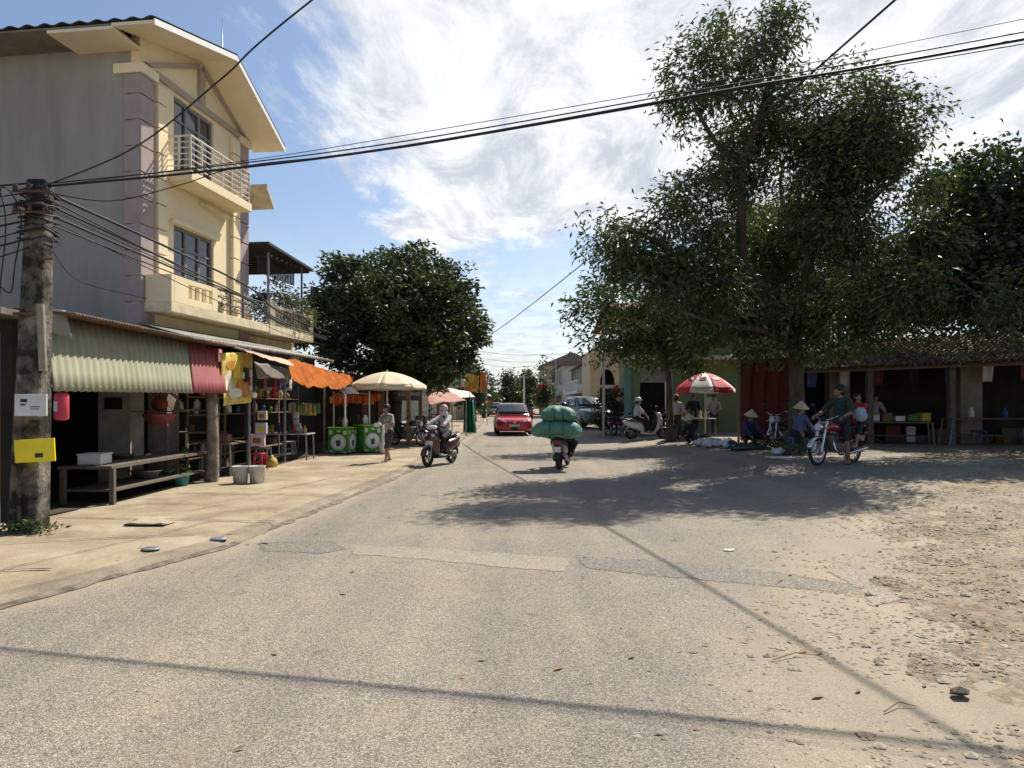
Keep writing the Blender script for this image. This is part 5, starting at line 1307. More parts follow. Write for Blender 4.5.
for k, (x, y, z, m, lab) in enumerate(((-4.6,22.3,.955,m_foam,'white cup dispenser on the right green cart'),(-4.85,22.45,.955,m_dk,'dark syrup jar on the right green cart'),(-5.15,21.9,.895,m_wsign,'pale jug on the left green cart'),(-5.35,21.95,.895,m_dk,'dark jar on the left green cart'))):
    q = MB(); q.lathe([(0,0),(.08,0),(.085,.2),(.05,.25),(.05,.30),(0,.30)],14); o = tag(q.build('drink_jar', m, None), lab, 'jar'); o.location = (x,y,z)
# small white canopy on posts with red packets hanging below
cn = thing('cart_canopy', 'small grey posted canopy with white tilted board above the green carts', 'canopy', (0,0,0))
for (x, y) in ((-5.1,21.7),(-4.6,22.9),(-5.75,22.9)):
    q = MB(); q.cyl((x,y,.05),(x,y,2.0),.025); q.build('post', m_white, cn)
for e in ((-4.6,22.9,1.93),(-5.75,22.9,1.93)):
    q = MB(); q.cyl((-5.1,21.7,1.93),e,.02); q.build('rail', m_tpole, cn)
q = MB(); a_, b_, c_, d_ = pt(339,388,21.8), pt(352,387,21.5), pt(359,393,21.2), pt(344,394,21.5); q.poly([a_,b_,c_,d_]); q.build('white_board', m_white, cn, solid=.02)
m_rp = mat('red_packet', (.48,.05,.03), .4, .2, 9); m_op = mat('orange_packet', (.55,.2,.03), .4, .2, 9)
for k in range(22):
    u = k/21; px = 332+u*46; Y = 22.2+1.6*u; q = MB(); hgt = random.uniform(.22,.34)
    q.grid(lambda a, b: V((-.07+.14*a, .03*math.sin(a*3.1), -hgt*b)), 4, 3); o = q.build('hanging_packet', m_rp if k%3 else m_op, None, solid=.03); o.location = pt(px, 394+random.uniform(-1,2), Y)
    tag(o, 'red or orange packet strung in the row above the green carts', 'packet', 'red packets strung above the carts')
# market sheds behind, further down
shed = thing('market_row', 'long low shadowed market row with rusty brown roof behind the umbrella', 'market building', (0,0,0))
q = MB(); q.box(-12,-6.2,27.6,27.7,.05,2.7); q.box(-6.3,-6.2,27.7,40,.05,2.8); q.build('wall', m_dark, shed)
q = MB(); q.grid(lambda u, v: V((-12+8.6*u, 25.0+15*v, 3.5-1.15*u+.02*math.sin(v*260))), 4, 220); q.build('roof', mat('rusty_brown_roof',(.16,.09,.065),.85,.35,3,.3), shed, solid=.02)
for y in (25.2,28.5,32,35.5,39.5):
    q = MB(); q.box(-3.75,-3.62,y,y+.13,.05,2.5); q.build('post', m_wood, shed)
q = MB(); q.box(-6.19,-6.12,29,30.4,.1,2.3); q.box(-6.19,-6.12,32.5,34,.1,2.3); q.build('shutter', mat('brown_shutter',(.18,.08,.05),.8,.2,5), shed)
a_, b_ = pt(396,391,27.4), pt(421,400.5,27.4); q = MB(); q.box(a_.x,b_.x,27.38,27.42,b_.z,a_.z); sg = q.build('board', mat('dark_shop_sign',(.10,.11,.12),.5,.2,3), None)
sgn = thing('shop_sign', 'dim grey shop sign in the shade right of the cream umbrella pole', 'sign', (0,0,0)); sg.parent = sgn
q = MB()
for k in range(9):
    x = a_.x+.1+k*.095; q.box(x,x+.06,27.365,27.378,b_.z+.18,b_.z+.18+.12*(1+.4*(k%3)/2))
q.build('lettering', mat('pale_letters',(.5,.52,.55),.5,.1,9), sgn)
wt = thing('white_tarpaulin', 'striped white and cream canvas awning over the stall past the large tree', 'tarpaulin', (0,0,0))
p_ = [pt(448,388,36), pt(470,392,35.5), pt(475,397,34), pt(452,400,34)]
q = MB(); q.grid(lambda u, v: sag(p_[0].lerp(p_[1],u).lerp(p_[3].lerp(p_[2],u),v), .6, 7), 24, 10); q.build('cloth', mat('white_canvas',(.60,.57,.52),.75,.12,2,.3,stretch=(4,1,1)), wt, solid=.006)
for p in p_[2:]:
    q = MB(); q.cyl((p.x,p.y,.1),p,.025); q.build('post', m_steel, wt)
tt = thing('pink_tarpaulin', 'brownish pink sagging tarpaulin roof beside the white canvas awning', 'tarpaulin', (0,0,0))
p_ = [pt(425,392,31), pt(452,392,33), pt(466,401,32), pt(430,404,30)]
q = MB(); q.grid(lambda u, v: sag(p_[0].lerp(p_[1],u).lerp(p_[3].lerp(p_[2],u),v), .8, 17), 24, 10); q.build('cloth', mat('brown_pink_tarp',(.36,.19,.14),.8,.2,3,.3), tt, solid=.006)
q = MB(); q.cyl((p_[3].x,p_[3].y,.1),p_[3],.03); q.cyl((p_[2].x,p_[2].y,.1),p_[2],.03); q.build('post', m_steel, tt)
gn = thing('green_netting', 'tall drape of green netting hanging at the stall edge by the kerb', 'netting', (0,0,0))
T0, T1, G0, G1 = pt(464,400,34.2), pt(473,400,34.2), pt(463,432,34), pt(476.5,433,34)
q = MB(); q.grid(lambda u, v: T0.lerp(T1,u).lerp(G0.lerp(G1,u),v)+V((0, .12*math.sin(u*19+v*2), 0)), 40, 12); q.build('net', mat('green_net_cloth',(.02,.22,.12),.7,.25,6,.3,stretch=(1,1,.3)), gn, solid=.01)
q = MB(); q.cyl((T1.x,T1.y+.1,.1),T1+V((0,.1,.1)),.03); q.build('post', m_steel, gn)
rd = hung('pink_cloth_panel','pinkish cloth panel hanging at the back of the brown roofed stall',440,450,397,412,34.5,mat('pink_cloth',(.38,.13,.14),.8,.15,5),'cloth',.04)
# festival banners and flags beyond
def flag(lab, pts, m, pole=None, extra=None, name='street_flag'):
    t = thing(name, lab, 'flag', (0,0,0)); q = MB(); a, b, c, d = pts
    q.grid(lambda u, v: a.lerp(b,u).lerp(d.lerp(c,u),v)+V((0,.10*math.sin(u*6+v*3),0)), 10, 10); q.build('cloth', m, t, solid=.01)
    if pole: q = MB(); q.cyl(pole[0], pole[1], .025); q.build('flag_pole', m_steel, t)
    if extra: extra(t)
    return t
mf_o = mat('orange_red_flag',(.60,.15,.03),.7,.45,2.2,col2=(.65,.45,.08)); mf_r = mat('red_flag',(.55,.03,.02),.7,.12,4)
flag('orange and yellow festival banner rising by the left stalls', [pt(465,373,42),pt(479,376,42),pt(478,393,42),pt(465,390,42)], mf_o, (pt(464.5,370,42), V((pt(464.5,370,42).x,42,.2))))
flag('slim yellow and red banner beside the larger orange banner', [pt(480,371,44),pt(486,373,44),pt(486,391,44),pt(480,390,44)], mat('yellow_flag',(.62,.35,.05),.7,.4,2,col2=(.5,.07,.03)), (pt(487,369,44), V((pt(487,369,44).x,44,.2))))
flag('red sign cluster low by the kerb past the banners', [pt(483,398,60),pt(492,398,60),pt(492,405,60),pt(483,405,60)], mf_r, (pt(487,398,60.1), V((pt(487,398,60.1).x,60.1,.2))))
flag('bright red flag above the distant rider', [pt(538,384,66),pt(546,385,66),pt(545,391,66),pt(537,391,66)], mf_r, (pt(546.5,382,66), V((pt(546.5,382,66).x,66,.2))))
for k, (px, r, Y, m, lab) in enumerate(((457,377,41,m_creamd,'pale board under the tree crown by the banners'),)):
    hung('notice_board', lab, 452, 464, 379, 387, 41, m, 'board', .06)

# ---------------------------------------------------------------- people and bikes on the left
m_pat = mat('patterned_blouse', (.20,.19,.19), .85, .6, 26, .2, col2=(.5,.47,.45), contrast=(.45,.55)); m_dkt = cloth('dark_grey_trousers', (.05,.055,.06)); m_blkc = cloth('black_cloth', (.02,.02,.022)); m_gry = cloth('grey_shirt_cloth', (.42,.41,.44), .08)
m_gsc = carpaint('white_scooter_paint', (.60,.59,.57))
c = at(388,462,.06)
wm = person('woman in a patterned blouse and dark knee length shorts walking on the pavement', c, -35, (0,0,.80), 4, look=-15, nod=8, H=1.50, hands=((.16,-.30,.98),(-.10,-.32,1.0)), feet=((.09,-.17,.07),(-.09,.15,.09)), shirt=m_pat, sleeve=.5, trousers=m_dkt, leg=.55, hair='bun', female=True)
q = MB(); q.ell((0,0,0),(.11,.05,.06)); q.mat(0); hb_ = tag(q.build('white_bag', m_foam, None), 'small white packet held by the walking woman', 'packet'); hb_.location = c+M.Rotation(R(-35),3,'Z') @ V((.03,-.42,1.0))
um_ = MB(); um_.tube([(0,0,0),(.02,-.12,-.45),(.03,-.2,-.62)],[.03,.045,.01],8); um_ = tag(um_.build('folded_umbrella', m_foam, None), 'folded white umbrella carried low by the walking woman', 'umbrella'); um_.location = c+M.Rotation(R(-35),3,'Z') @ V((.18,-.36,.98))
# scooter rider coming towards us
m_maroon = carpaint('dark_maroon_paint', (.045,.008,.012)); m_gsc = carpaint('white_scooter_paint', (.60,.59,.57))
def ride(bike_loc, rot, **k):
    return dict(loc=bike_loc, rot=rot, **k)
sc1 = (-1.88,18.6,gz(-1.88,18.6))
s1 = scooter('dark maroon scooter with black front ridden toward the camera on the left', sc1, -24, m_maroon, m_blackp, nose=m_gsc)
person('scooter rider wrapped in a pale grey sun hood and jacket, heading to camera', sc1, -27, (0,.26,.83), 6, look=8, nod=4, H=1.52, hands=((.27,-.30,1.03),(-.27,-.30,1.03)), feet=((.12,-.12,.34),(-.12,-.10,.34)), shirt=cloth('pale_grey_jacket',(.42,.39,.36),.1), sleeve=1, trousers=m_blkc, leg=1, hair='short', hood=cloth('pale_hood',(.47,.44,.41),.1), shoe=mat('white_shoe',(.55,.53,.5),.7,.1,9), kneehint=((.25,-1,.4),(-.25,-1,.4)), female=True)
# two parked bikes in the shade left
mb1 = motorcycle('parked motorcycle in the shade behind the walking woman', (-3.75,25.4,.1), 60, carpaint('black_bike_paint',(.02,.02,.022)))
scooter('dark parked scooter beside the motorcycle in the stall shade', (-3.0,26.6,.1), 35, carpaint('dark_blue_paint',(.02,.025,.05)))
scooter('black parked scooter under the brown roofed stall near the green netting', (-3.35,31.5,.12), 20, carpaint('black_bike_paint',(.02,.02,.022)))
person('dim figure in dark clothes sitting in the shade behind the maroon scooter', (-3.9,30.2,.1), 20, (0,0,.5), 8, H=1.55, feet=((.1,-.4,.07),(-.1,-.4,.07)), hands=((.12,-.38,.62),(-.12,-.38,.62)), shirt=cloth('brown_shirt',(.15,.10,.09)), trousers=m_blkc, hair='short')
stool((-3.9,30.2,.06), mat('blue_plastic',(.05,.1,.25),.5,.1,9), 'blue stool under the dim seated figure', .40)
basin(at(382,455,.06)+V((0,.3,0)), .18,.34,m_foam,'whitish tub standing left of the walking woman','tub','tub')
# sacks motorbike, seen from behind
sx, sy = 1.30, 18.0
sb_ = scooter('dark scooter carrying bulging green sacks, seen from behind', (sx,sy,gz(sx,sy)), 166, carpaint('black_bike_paint',(.02,.02,.022)))
rz = M.Rotation(R(171),3,'Z')
person('rider hunched in front of the green sacks, only the dark helmet clear', (sx,sy,gz(sx,sy)), 171, (0,-.02,.84), 12, H=1.62, hands=((.30,-.28,1.04),(-.30,-.28,1.04)), feet=((.19,-.04,.33),(-.19,-.04,.33)), shirt=cloth('dark_jacket',(.04,.04,.045)), sleeve=1, trousers=m_blkc, hat='helmet', hatmat=mat('dark_helmet',(.02,.02,.022),.25,.1,5), kneehint=((.5,-1,.4),(-.5,-1,.4)), shoe=m_blackp)
m_sack = mat('green_woven_sack', (.10,.235,.165), .6, .18, 5, .5, bscale=40)
def sack(lab, c, d, seed):
    q = MB(); nu, nv = 30, 18
    def fn(u, v):
        x = (u-.5)*2; a = 2*math.pi*v
        e = max(.26, max(0,1-abs(x)**3.6)**.5); ey = max(.45, max(0,1-abs(x)**6)**.5)
        rr = 1+.17*noise.noise(V((x*2.4, math.cos(a)*1.5, math.sin(a)*1.5+seed)))+.10*noise.noise(V((x*9, math.cos(a)*4, math.sin(a)*4+seed)))
        zz = math.sin(a); zz = zz*(.92 if zz < 0 else 1)
        return V((x*d[0]/2+.02*noise.noise(V((a,x*3,seed))), math.cos(a)*d[1]/2*ey*rr, zz*d[2]/2*e*rr-.05*abs(x)**3))
    q.grid(fn, nu, nv); t = thing('green_sack', lab, 'sack', c, 171+seed*2, 'green sacks tied on the motorcycle')
    o = q.build('bag', m_sack, t)
    q = MB()
    for x in (-.28,.22):
        q.tube([fn(.5+x*.5, k/16)*1.012 for k in range(17)], .008, 5)
    q.build('rope', m_black, t)
B0_ = V((sx,sy,gz(sx,sy)))+rz @ V((0,.56,0))
sack('larger lower green sack lying across the motorcycle rear', B0_+V((-.12,-.1,.98)), (1.26,.62,.46), 0)
sack('smaller upper green sack stacked on the larger sack', B0_+V((-.08,-.05,1.345)), (.86,.58,.42), 3)

# ---------------------------------------------------------------- cars
red = carpaint('bright_red_car_paint', (.42,.012,.028)); c = at(513,436)
car('bright red compact car driving toward the camera mid street', (0.02,34.0,gz(0,34)), 3, red, 3.85,1.70,1.47, plate=mat('pale_yellow_plate',(.62,.5,.28),.5,.05,9))
car('grey green pickup truck parked facing us on the right of the street', (3.98,40.0,gz(4.0,40)), 17, carpaint('grey_green_truck_paint',(.13,.18,.17)), 4.9,1.84,1.76, True, cat='pickup truck')
fx, fy = 1.62, 60.0
scooter('distant dark scooter riding beyond the red car', (fx,fy,gz(fx,fy)), 6, carpaint('black_bike_paint',(.02,.02,.022)))
person('distant rider in dark clothes and helmet beyond the red car', (fx,fy,gz(fx,fy)), 6, (0,.26,.83), 5, hands=((.27,-.30,1.03),(-.27,-.30,1.03)), feet=((.12,-.12,.34),(-.12,-.1,.34)), shirt=m_blkc, sleeve=1, trousers=m_dkt, hat='helmet', hatmat=mat('dark_helmet',(.02,.02,.022),.25,.1,5))
car('small dark car far down the street behind the red car', (-1.75,75,gz(-1.7,75)), 0, carpaint('far_dark_paint',(.03,.035,.05)), 4.2,1.75,1.5)

# ================================================================ right side
m_gwall = mat('lime_green_wall', (.20,.235,.115), .9, .1, 1.4, .2); m_teal = mat('teal_green_paint', (.15,.29,.23), .8, .1, 3); m_tan = mat('tan_house_paint', (.54,.42,.26), .85, .1, 2, .2); m_redroof = mat('red_tile_roof', (.22,.085,.065), .8, .25, 6, .3)
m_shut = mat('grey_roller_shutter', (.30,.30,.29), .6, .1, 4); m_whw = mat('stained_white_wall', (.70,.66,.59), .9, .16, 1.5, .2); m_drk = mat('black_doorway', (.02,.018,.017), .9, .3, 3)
gh = thing('green_shop_house', 'lime green shop house with teal corner pillar and dark shop doors under the trees', 'house', (0,0,0))
Yg = 31.5; zg = .3
def gx(px): return (px-512)/F*Yg
def gzr(r): return CAMZ+(HOR-r)*Yg/F
# wall with openings built from pieces
q = MB(); xl, xr = gx(626), gx(830)
door = (gx(640),gx(667)); win = (gx(688),gx(702)); 
q.box(xl,door[0],Yg,Yg+.25,0,5.6); q.box(door[0],door[1],Yg,Yg+.25,gzr(366),5.6); q.box(door[1],win[0],Yg,Yg+.25,0,5.6); q.box(win[0],win[1],Yg,Yg+.25,gzr(364),5.6); q.box(win[0],win[1],Yg,Yg+.25,0,gzr(381))
q.box(win[1],xr,Yg,Yg+.25,0,5.6); q.box(xl,xl+.25,Yg+.25,Yg+9,0,5.6) if False else q.box(xl,xl+.25,Yg+.25,Yg+2.0,0,5.6); q.box(xr-.25,xr,Yg+.25,Yg+9,0,5.6); q.build('wall', m_gwall, gh)
q = MB(); q.box(gx(625)-.05,gx(631),Yg-.12,Yg-.003,0,3.9); q.box(gx(667),gx(673),Yg-.1,Yg-.003,0,3.6); q.build('pilaster', m_teal, gh)
q = MB(); q.box(xl-.1,xr,Yg-.7,Yg-.13,3.55,3.72); q.build('canopy_slab', m_creamd, gh)
q = MB(); q.box(door[0]+.02,door[1]-.02,Yg+.06,Yg+.12,gzr(382),gzr(366))
q.build('roller_shutter', m_shut, gh)
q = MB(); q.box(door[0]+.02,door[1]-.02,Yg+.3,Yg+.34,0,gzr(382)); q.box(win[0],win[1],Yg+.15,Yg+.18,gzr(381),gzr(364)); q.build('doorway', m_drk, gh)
q = MB(); xm = (win[0]+win[1])/2; q.box(xm-.03,xm+.03,Yg+.08,Yg+.14,gzr(381),gzr(364)); q.build('window_frame', m_frame, gh)
for (p0,p1,r0,r1) in ((705,722,318,338),(742,760,318,338),(655,672,318,338)):
    q = MB(); q.box(gx(p0),gx(p1),Yg-.04,Yg-.003,gzr(r1),gzr(r0)); o = q.build('window', m_glass, gh)
    q = MB()
    for a in (0,.5,1): x = gx(p0)+(gx(p1)-gx(p0))*a; q.box(x-.03,x+.03,Yg-.07,Yg-.042,gzr(r1),gzr(r0))
    q.build('window_frame', m_white, o)
q = MB(); q.px([(Yg-.6,5.75),(Yg+4.6,6.75),(Yg+9.4,5.75),(Yg+9.4,5.6),(Yg+4.6,6.6),(Yg-.6,5.6)], xl-.4, xr+.3); q.build('roof', m_redroof, gh)
q = MB(); q.box(gx(706),gx(716),Yg-.09,Yg-.005,.95,1.9); q.build('notice', m_whw, gh)
# tan house with the arch
th = thing('arched_house', 'tan yellow house front with a pediment and a round arch behind the green pillar', 'house', (0,0,0))
Yt = 46.0
def tx(px): return (px-512)/F*Yt
def tz(r): return CAMZ+(HOR-r)*Yt/F
q = MB(); q.box(tx(590),tx(597),Yt,Yt+5,0,tz(352)); q.box(tx(617),tx(620),Yt,Yt+5,0,tz(352)); q.box(tx(597),tx(617),Yt+1.2,Yt+5,0,tz(352))
arch = [(tx(597),tz(384))]
cx, rx, ra = tx(607.5), tx(615)-tx(607.5), tz(369)-tz(384)
pl = [(tx(597),tz(384)),(cx-rx,tz(384))]+[(cx-rx*math.cos(a), tz(384)+ra*math.sin(a)) for a in [k*math.pi/12 for k in range(1,12)]]+[(cx+rx,tz(384)),(tx(623),tz(384)),(tx(623),tz(352)),(tx(597),tz(352))]
half = len(pl)//2
# arch spandrel as a strip of quads
vs = []; fs = []
for k in range(13):
    a = math.pi*k/12; x = cx-rx*math.cos(a); z = tz(384)+ra*math.sin(a)
    for yy in (Yt, Yt+.3): vs += [(x,yy,z),(x,yy,tz(352))]
for k in range(12):
    i = k*4; fs += [(i,i+4,i+5,i+1),(i+2,i+3,i+7,i+6),(i,i+2,i+6,i+4)]
q.add(vs, fs); q.box(tx(597),cx-rx,Yt,Yt+.3,0,tz(352)); q.box(cx+rx,tx(617),Yt,Yt+.3,0,tz(352)); q.build('wall', m_tan, th)
q = MB(); q.py([(tx(590)-.1,tz(352)),(tx(622),tz(352)),(tx(606),tz(340)+.1)], Yt-.1, Yt+4.8); q.build('pediment', m_tan, th)
q = MB(); q.box(tx(589),tx(622),Yt-.2,Yt-.102,tz(353.5),tz(351.5)); q.box(tx(596),tx(619),Yt-.1,Yt-.003,tz(363),tz(361.5)); q.build('cornice', m_cream, th)
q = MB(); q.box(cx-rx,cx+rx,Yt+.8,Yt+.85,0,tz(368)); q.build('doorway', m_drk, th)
q = MB(); q.box(cx-.5,cx+.5,Yt-.06,Yt-.004,tz(389),tz(385)); q.build('name_board', mat('pale_name_board',(.5,.42,.38),.6,.15,5), th)
q = MB(); q.lathe([(0,0),(.25,0),(.25,.05),(0,.05)],16,(tx(616),Yt-.12,tz(390)),M.Rotation(R(90),3,'X')); tag(q.build('round_red_sign', m_red, None), 'small round red sign on the arched house front', 'sign')
# white two storey houses down the street, facing the road
def roadhouse(name, lab, x, y0, y1, h, roof_m, wall_m, floors, rh=1.6, over=.5, balcony=False, awn_=True, flip=False, depth=7):
    t = thing(name, lab, 'house', (0,0,0)); s_ = -1 if not flip else 1; X1 = x-s_*depth
    lo, hi = min(x, X1), max(x, X1); z0 = .1
    q = MB(); q.box(lo,hi,y0,y1,z0,h); q.build('wall', wall_m, t)
    n = max(2, int((y1-y0)/2.1))
    for fl in range(floors):
        zb = .3+fl*(h-.3)/floors
        for k in range(n):
            ym = y0+(k+.5)*(y1-y0)/n; w_ = .55 if fl else .8
            q = MB(); xa, xb = sorted((x+s_*.004, x+s_*.05)); q.box(xa,xb,ym-w_,ym+w_,zb+(.8 if fl else 0),zb+(2.2 if fl else 2.35)); o = q.build('window' if fl else 'door', m_glass if fl else m_drk, t)
            q = MB(); xa, xb = sorted((x+s_*.052, x+s_*.10))
            for a in (ym-w_-.06, ym-.03, ym+w_): q.box(xa,xb,a,a+.06,zb+(.8 if fl else 0),zb+(2.2 if fl else 2.35))
            q.build('window_frame' if fl else 'door_frame', m_whw, o)
        # near gable windows
        q = MB(); xm = (lo+hi)/2-s_*(-1.2 if not flip else 1.2); q.box(lo+1.0,lo+1.9,y0-.03,y0-.003,zb+.9,zb+2.2); q.build('window', m_glass, t)
    q = MB(); q.py([(lo-over,h-.05),(hi+over,h-.05),((lo+hi)/2,h+rh)], y0-over, y1+over); q.build('roof', roof_m, t)
    if balcony:
        xa, xb = sorted((x+s_*.003, x+s_*1.0)); zb = .3+(h-.3)/floors
        q = MB(); q.box(xa,xb,y0,y1,zb-.1,zb+.1); q.build('balcony_slab', m_whw, t); q = MB()
        xe = x+s_*.95; q.cyl((xe,y0,zb+.9),(xe,y1,zb+.9),.03); q.cyl((xe,y0,zb+.5),(xe,y1,zb+.5),.02)
        y = y0
        while y <= y1: q.cyl((xe,y,zb+.1),(xe,y,zb+.9),.02,n=6); y += .5
        q.build('railing', m_white, t)
    if awn_:
        q = MB(); zb = .3+(h-.3)/floors-.25; q.prism([(0,0),(1.6,-.6),(1.6,-.66),(0,-.08)], lambda p: V((x+s_*(p[0]+.02),y0+.1,zb+p[1])), lambda p: V((x+s_*(p[0]+.02),y1-.1,zb+p[1]))); q.build('awning', m_galv, t)
    return t
roadhouse('white_house','stained white two storey house with brown roof behind the pickup truck', 5.75, 52, 66, 4.7, mat('grey_brown_roof',(.15,.125,.105),.85,.2,4), m_whw, 2, rh=.9, balcony=True, awn_=True)
roadhouse('grey_house','pale grey house farther along behind the street lamp', 4.9, 70, 80, 5.4, mat('grey_brown_roof',(.15,.125,.105),.85,.2,4), mat('pale_grey_wall',(.5,.47,.45),.9,.1,2), 2)
roadhouse('far_house','far ochre house at the right bend of the street', 3.9, 88, 100, 6.4, mat('grey_brown_roof',(.15,.125,.105),.85,.2,4), mat('ochre_wall',(.48,.36,.24),.9,.1,2), 2)
roadhouse('low_house','low far house on the left side of the street past the banners', -4.4, 56, 72, 3.4, mat('brown_tile_roof',(.20,.12,.09),.85,.2,4), m_creamd, 1, flip=True)
roadhouse('left_far_house','far left two storey house beyond the low house', -5.2, 80, 96, 5.4, m_redroof, m_whw, 2, flip=True)

# red cloth wall and tile roofed market shed on the right
rc_ = thing('red_cloth_screen', 'tall hanging dark red cloth screen behind the big tree trunk', 'screen', (0,0,0))
a_, b_, c_, d_ = pt(741,361,23.5), pt(789,358,22.6), pt(789,441,22.6), pt(741,440,23.5)
q = MB(); q.grid(lambda u, v: a_.lerp(b_,u).lerp(d_.lerp(c_,u),v)+V((0,.07*math.sin(u*22+1.5*math.sin(v*3)),0)), 70, 12); q.build('cloth', mat('dark_red_cloth',(.085,.016,.010),.85,.2,3,.3), rc_, solid=.006)
q = MB(); q.cyl(a_+V((-.05,.1,.1)),(a_.x-.05,23.6,.3),.04); q.cyl(b_+V((.05,.1,.1)),(b_.x+.05,22.7,.3),.04); q.cyl(a_+V((-.1,.1,.02)),b_+V((.1,.1,.02)),.03); q.build('frame', m_wood, rc_)
ts = thing('tiled_market_shed', 'dark open market shed with mossy scalloped tile roof on the right', 'market shed', (0,0,0))
def tl(u, v):  # roof plane: u along, v up-slope
    e0, e1 = V((9.0,23.2,2.66)), V((19.5,19.2,2.95)); r0, r1 = V((9.9,26.4,3.75)), V((20.4,22.4,4.05))
    return e0.lerp(e1,u).lerp(r0.lerp(r1,u),v)
q = MB(); nt = 70
q.grid(lambda u, v: tl(u, v)+V((0,0,.055*abs(math.sin(u*nt*math.pi))+.05*(1-((v*14)%1)))), nt*6, 112, False); q.build('roof', mat('mossy_roof_tile',(.135,.105,.085),.9,.5,3.5,.5,col2=(.30,.24,.19)), ts)
q = MB(); q.grid(lambda u, v: tl(u, v)+V((0,0,-.06)), 8, 4); q.build('roof_underside', m_wood, ts, solid=.03)
q = MB(); q.grid(lambda u, v: tl(u, 1).lerp(tl(u,1)+(tl(u,0)-tl(u,1))*V((1,1,0)).length*0+V((.9,3.2,-1.1)), v)+V((0,0,.055*abs(math.sin(u*nt*math.pi)))), nt*4, 8, False); q.build('roof_back', mat('mossy_roof_tile',(.135,.105,.085),.9,.5,3.5,.5), ts)
for u in (.02,.22,.42,.62,.82,.99):
    p = tl(u, .04); q = MB(); q.box(p.x-.09,p.x+.09,p.y,p.y+.18,.2,p.z-.1); q.build('post', mat('grey_shed_post',(.13,.115,.10),.9,.2,4), ts)
q = MB()
for u0, u1 in ((0,.999),):
    p, r = tl(u0,.9), tl(u1,.9); q.add([(p.x,p.y,.2),(r.x,r.y,.2),(r.x,r.y,3.55),(p.x,p.y,3.4)], [(0,1,2,3)])
p, r = tl(0,.1), tl(0,.9); q.add([(p.x,p.y,.2),(r.x,r.y,.2),(r.x,r.y,3.3),(p.x,p.y,2.5)], [(0,1,2,3)])
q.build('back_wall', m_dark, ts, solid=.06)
for k, (u, lab) in enumerate(((.16,0),(.50,0))):
    p = tl(u,.45); q = MB(); q.box(p.x-.35,p.x+.35,p.y,p.y+.4,.2,2.9); q.build('pillar', mat('pale_dusty_pillar',(.24,.20,.165),.9,.15,3), ts)
tb = table('long_market_table','long bare market table in front of the tiled shed at right', (16.0,21.6,.33), 5.2, .8, .84, m_gwood, .3, -8)
for k, (x, y, m, lab) in enumerate(((14.2,21.95,m_foam,'white cup on the left end of the long market table'),(15.1,21.75,cols[3],'blue bottle on the long market table'),(15.8,21.6,cols[4],'brown jar near the middle of the long market table'),(16.5,21.6,m_red,'red box near the right end of the long market table'))):
    q = MB(); q.lathe([(0,0),(.08,0),(.08,.18),(.045,.22),(.045,.30),(0,.30)],12); o = tag(q.build('jar', m, None), lab, 'jar'); o.location = (x,y,1.19)
stool((14.8,22.5,.35), mat('blue_plastic',(.05,.1,.25),.5,.1,9), 'blue plastic stool under the long market table', .42)
table('stall_counter','dark low counter inside the tiled shed behind the motorcycle pair', (12.0,22.6,.34), 2.4, .8, .7, m_wood, .25, -20)
for k in range(6):
    foam_box((11.2+k*.34,22.75-.1*k,1.06),(.28,.3,.16+.05*(k%3)), ['pale crate','grey box','brown box','white box','green crate','yellow box'][k]+' on the dark counter inside the tiled shed', [m_foam,m_wsign,cols[4],m_foam,cols[5],cols[2]][k], -20+5*k, 'goods on the shed counter', 'goods_box')
person('dim vendor in a pale shirt standing in the tiled shed behind the counter', (12.0,23.5,.34), 0, (0,0,.84), 4, H=1.55, shirt=cloth('pale_shirt',(.35,.33,.33)), trousers=m_blkc, hair='short', hands=((.2,-.35,.95),(-.2,-.35,.95)))

# red and white umbrella and the people round it
ux, uy = 7.35, 27.0; uz = gz(ux, uy)
umb = umbrella('red and white panelled market umbrella with printed panels on the right', (ux,uy,uz), 1.14, 2.16-uz, 2.78-uz, [m_ur, m_uw], val=.13)
q = MB()
for k in range(8):   # printed lettering-like bars and emblem on the panels
    a = 2*math.pi*(k+.5)/8
    for (r0, r1, w_) in ((.52,.64,.26),):
        L = []
        for (r, s_) in ((r0,-1),(r1,-1),(r1,1),(r0,1)):
            v = r; z = (2.78-uz)-(.62)*(v**1.75)+.012; rad = 1.14*v*.94
            L.append(V((rad*math.cos(a)-s_*w_/2*math.sin(a), rad*math.sin(a)+s_*w_/2*math.cos(a), z)))
        q.m = k % 2; q.poly(L)
q.build('panel_print', [m_uw, m_ur], umb)
table('stall_table','low goods table under the red and white umbrella', (7.0,27.6,gz(7,27.6)), 1.7,.8,.72, mat('white_table_top',(.42,.40,.40),.5,.1,6))
for k in range(10):
    q = MB(); r = random.uniform(.04,.07); h = random.uniform(.15,.3); q.lathe([(0,0),(r,0),(r,h*.7),(r*.5,h*.85),(r*.5,h),(0,h)],10); o = q.build('bottle', cols[k%6], None); o.location = (6.3+k*.15,27.55+.12*(k%2),gz(7,27.6)+.725); tag(o, 'bottle or jar on the table under the red and white umbrella', 'bottle', 'bottles under the red and white umbrella')
c = at(676,440); person('man in a grey shirt and red cap standing with his back turned by the umbrella', c, 160, (0,0,.86), 2, H=1.66, look=10, hands=((.2,-.28,.92),(-.22,-.25,.95)), shirt=m_gry, sleeve=.6, trousers=m_dkt, leg=1, hat='cap', hatmat=mat('red_cap_cloth',(.5,.06,.06),.8,.1,9), hair='short')
person('figure in black clothes standing in the shade under the red umbrella', (7.3,28.6,gz(7.3,28.6)), 10, (0,0,.86), 2, H=1.64, shirt=m_blkc, trousers=m_blkc, hair='short')
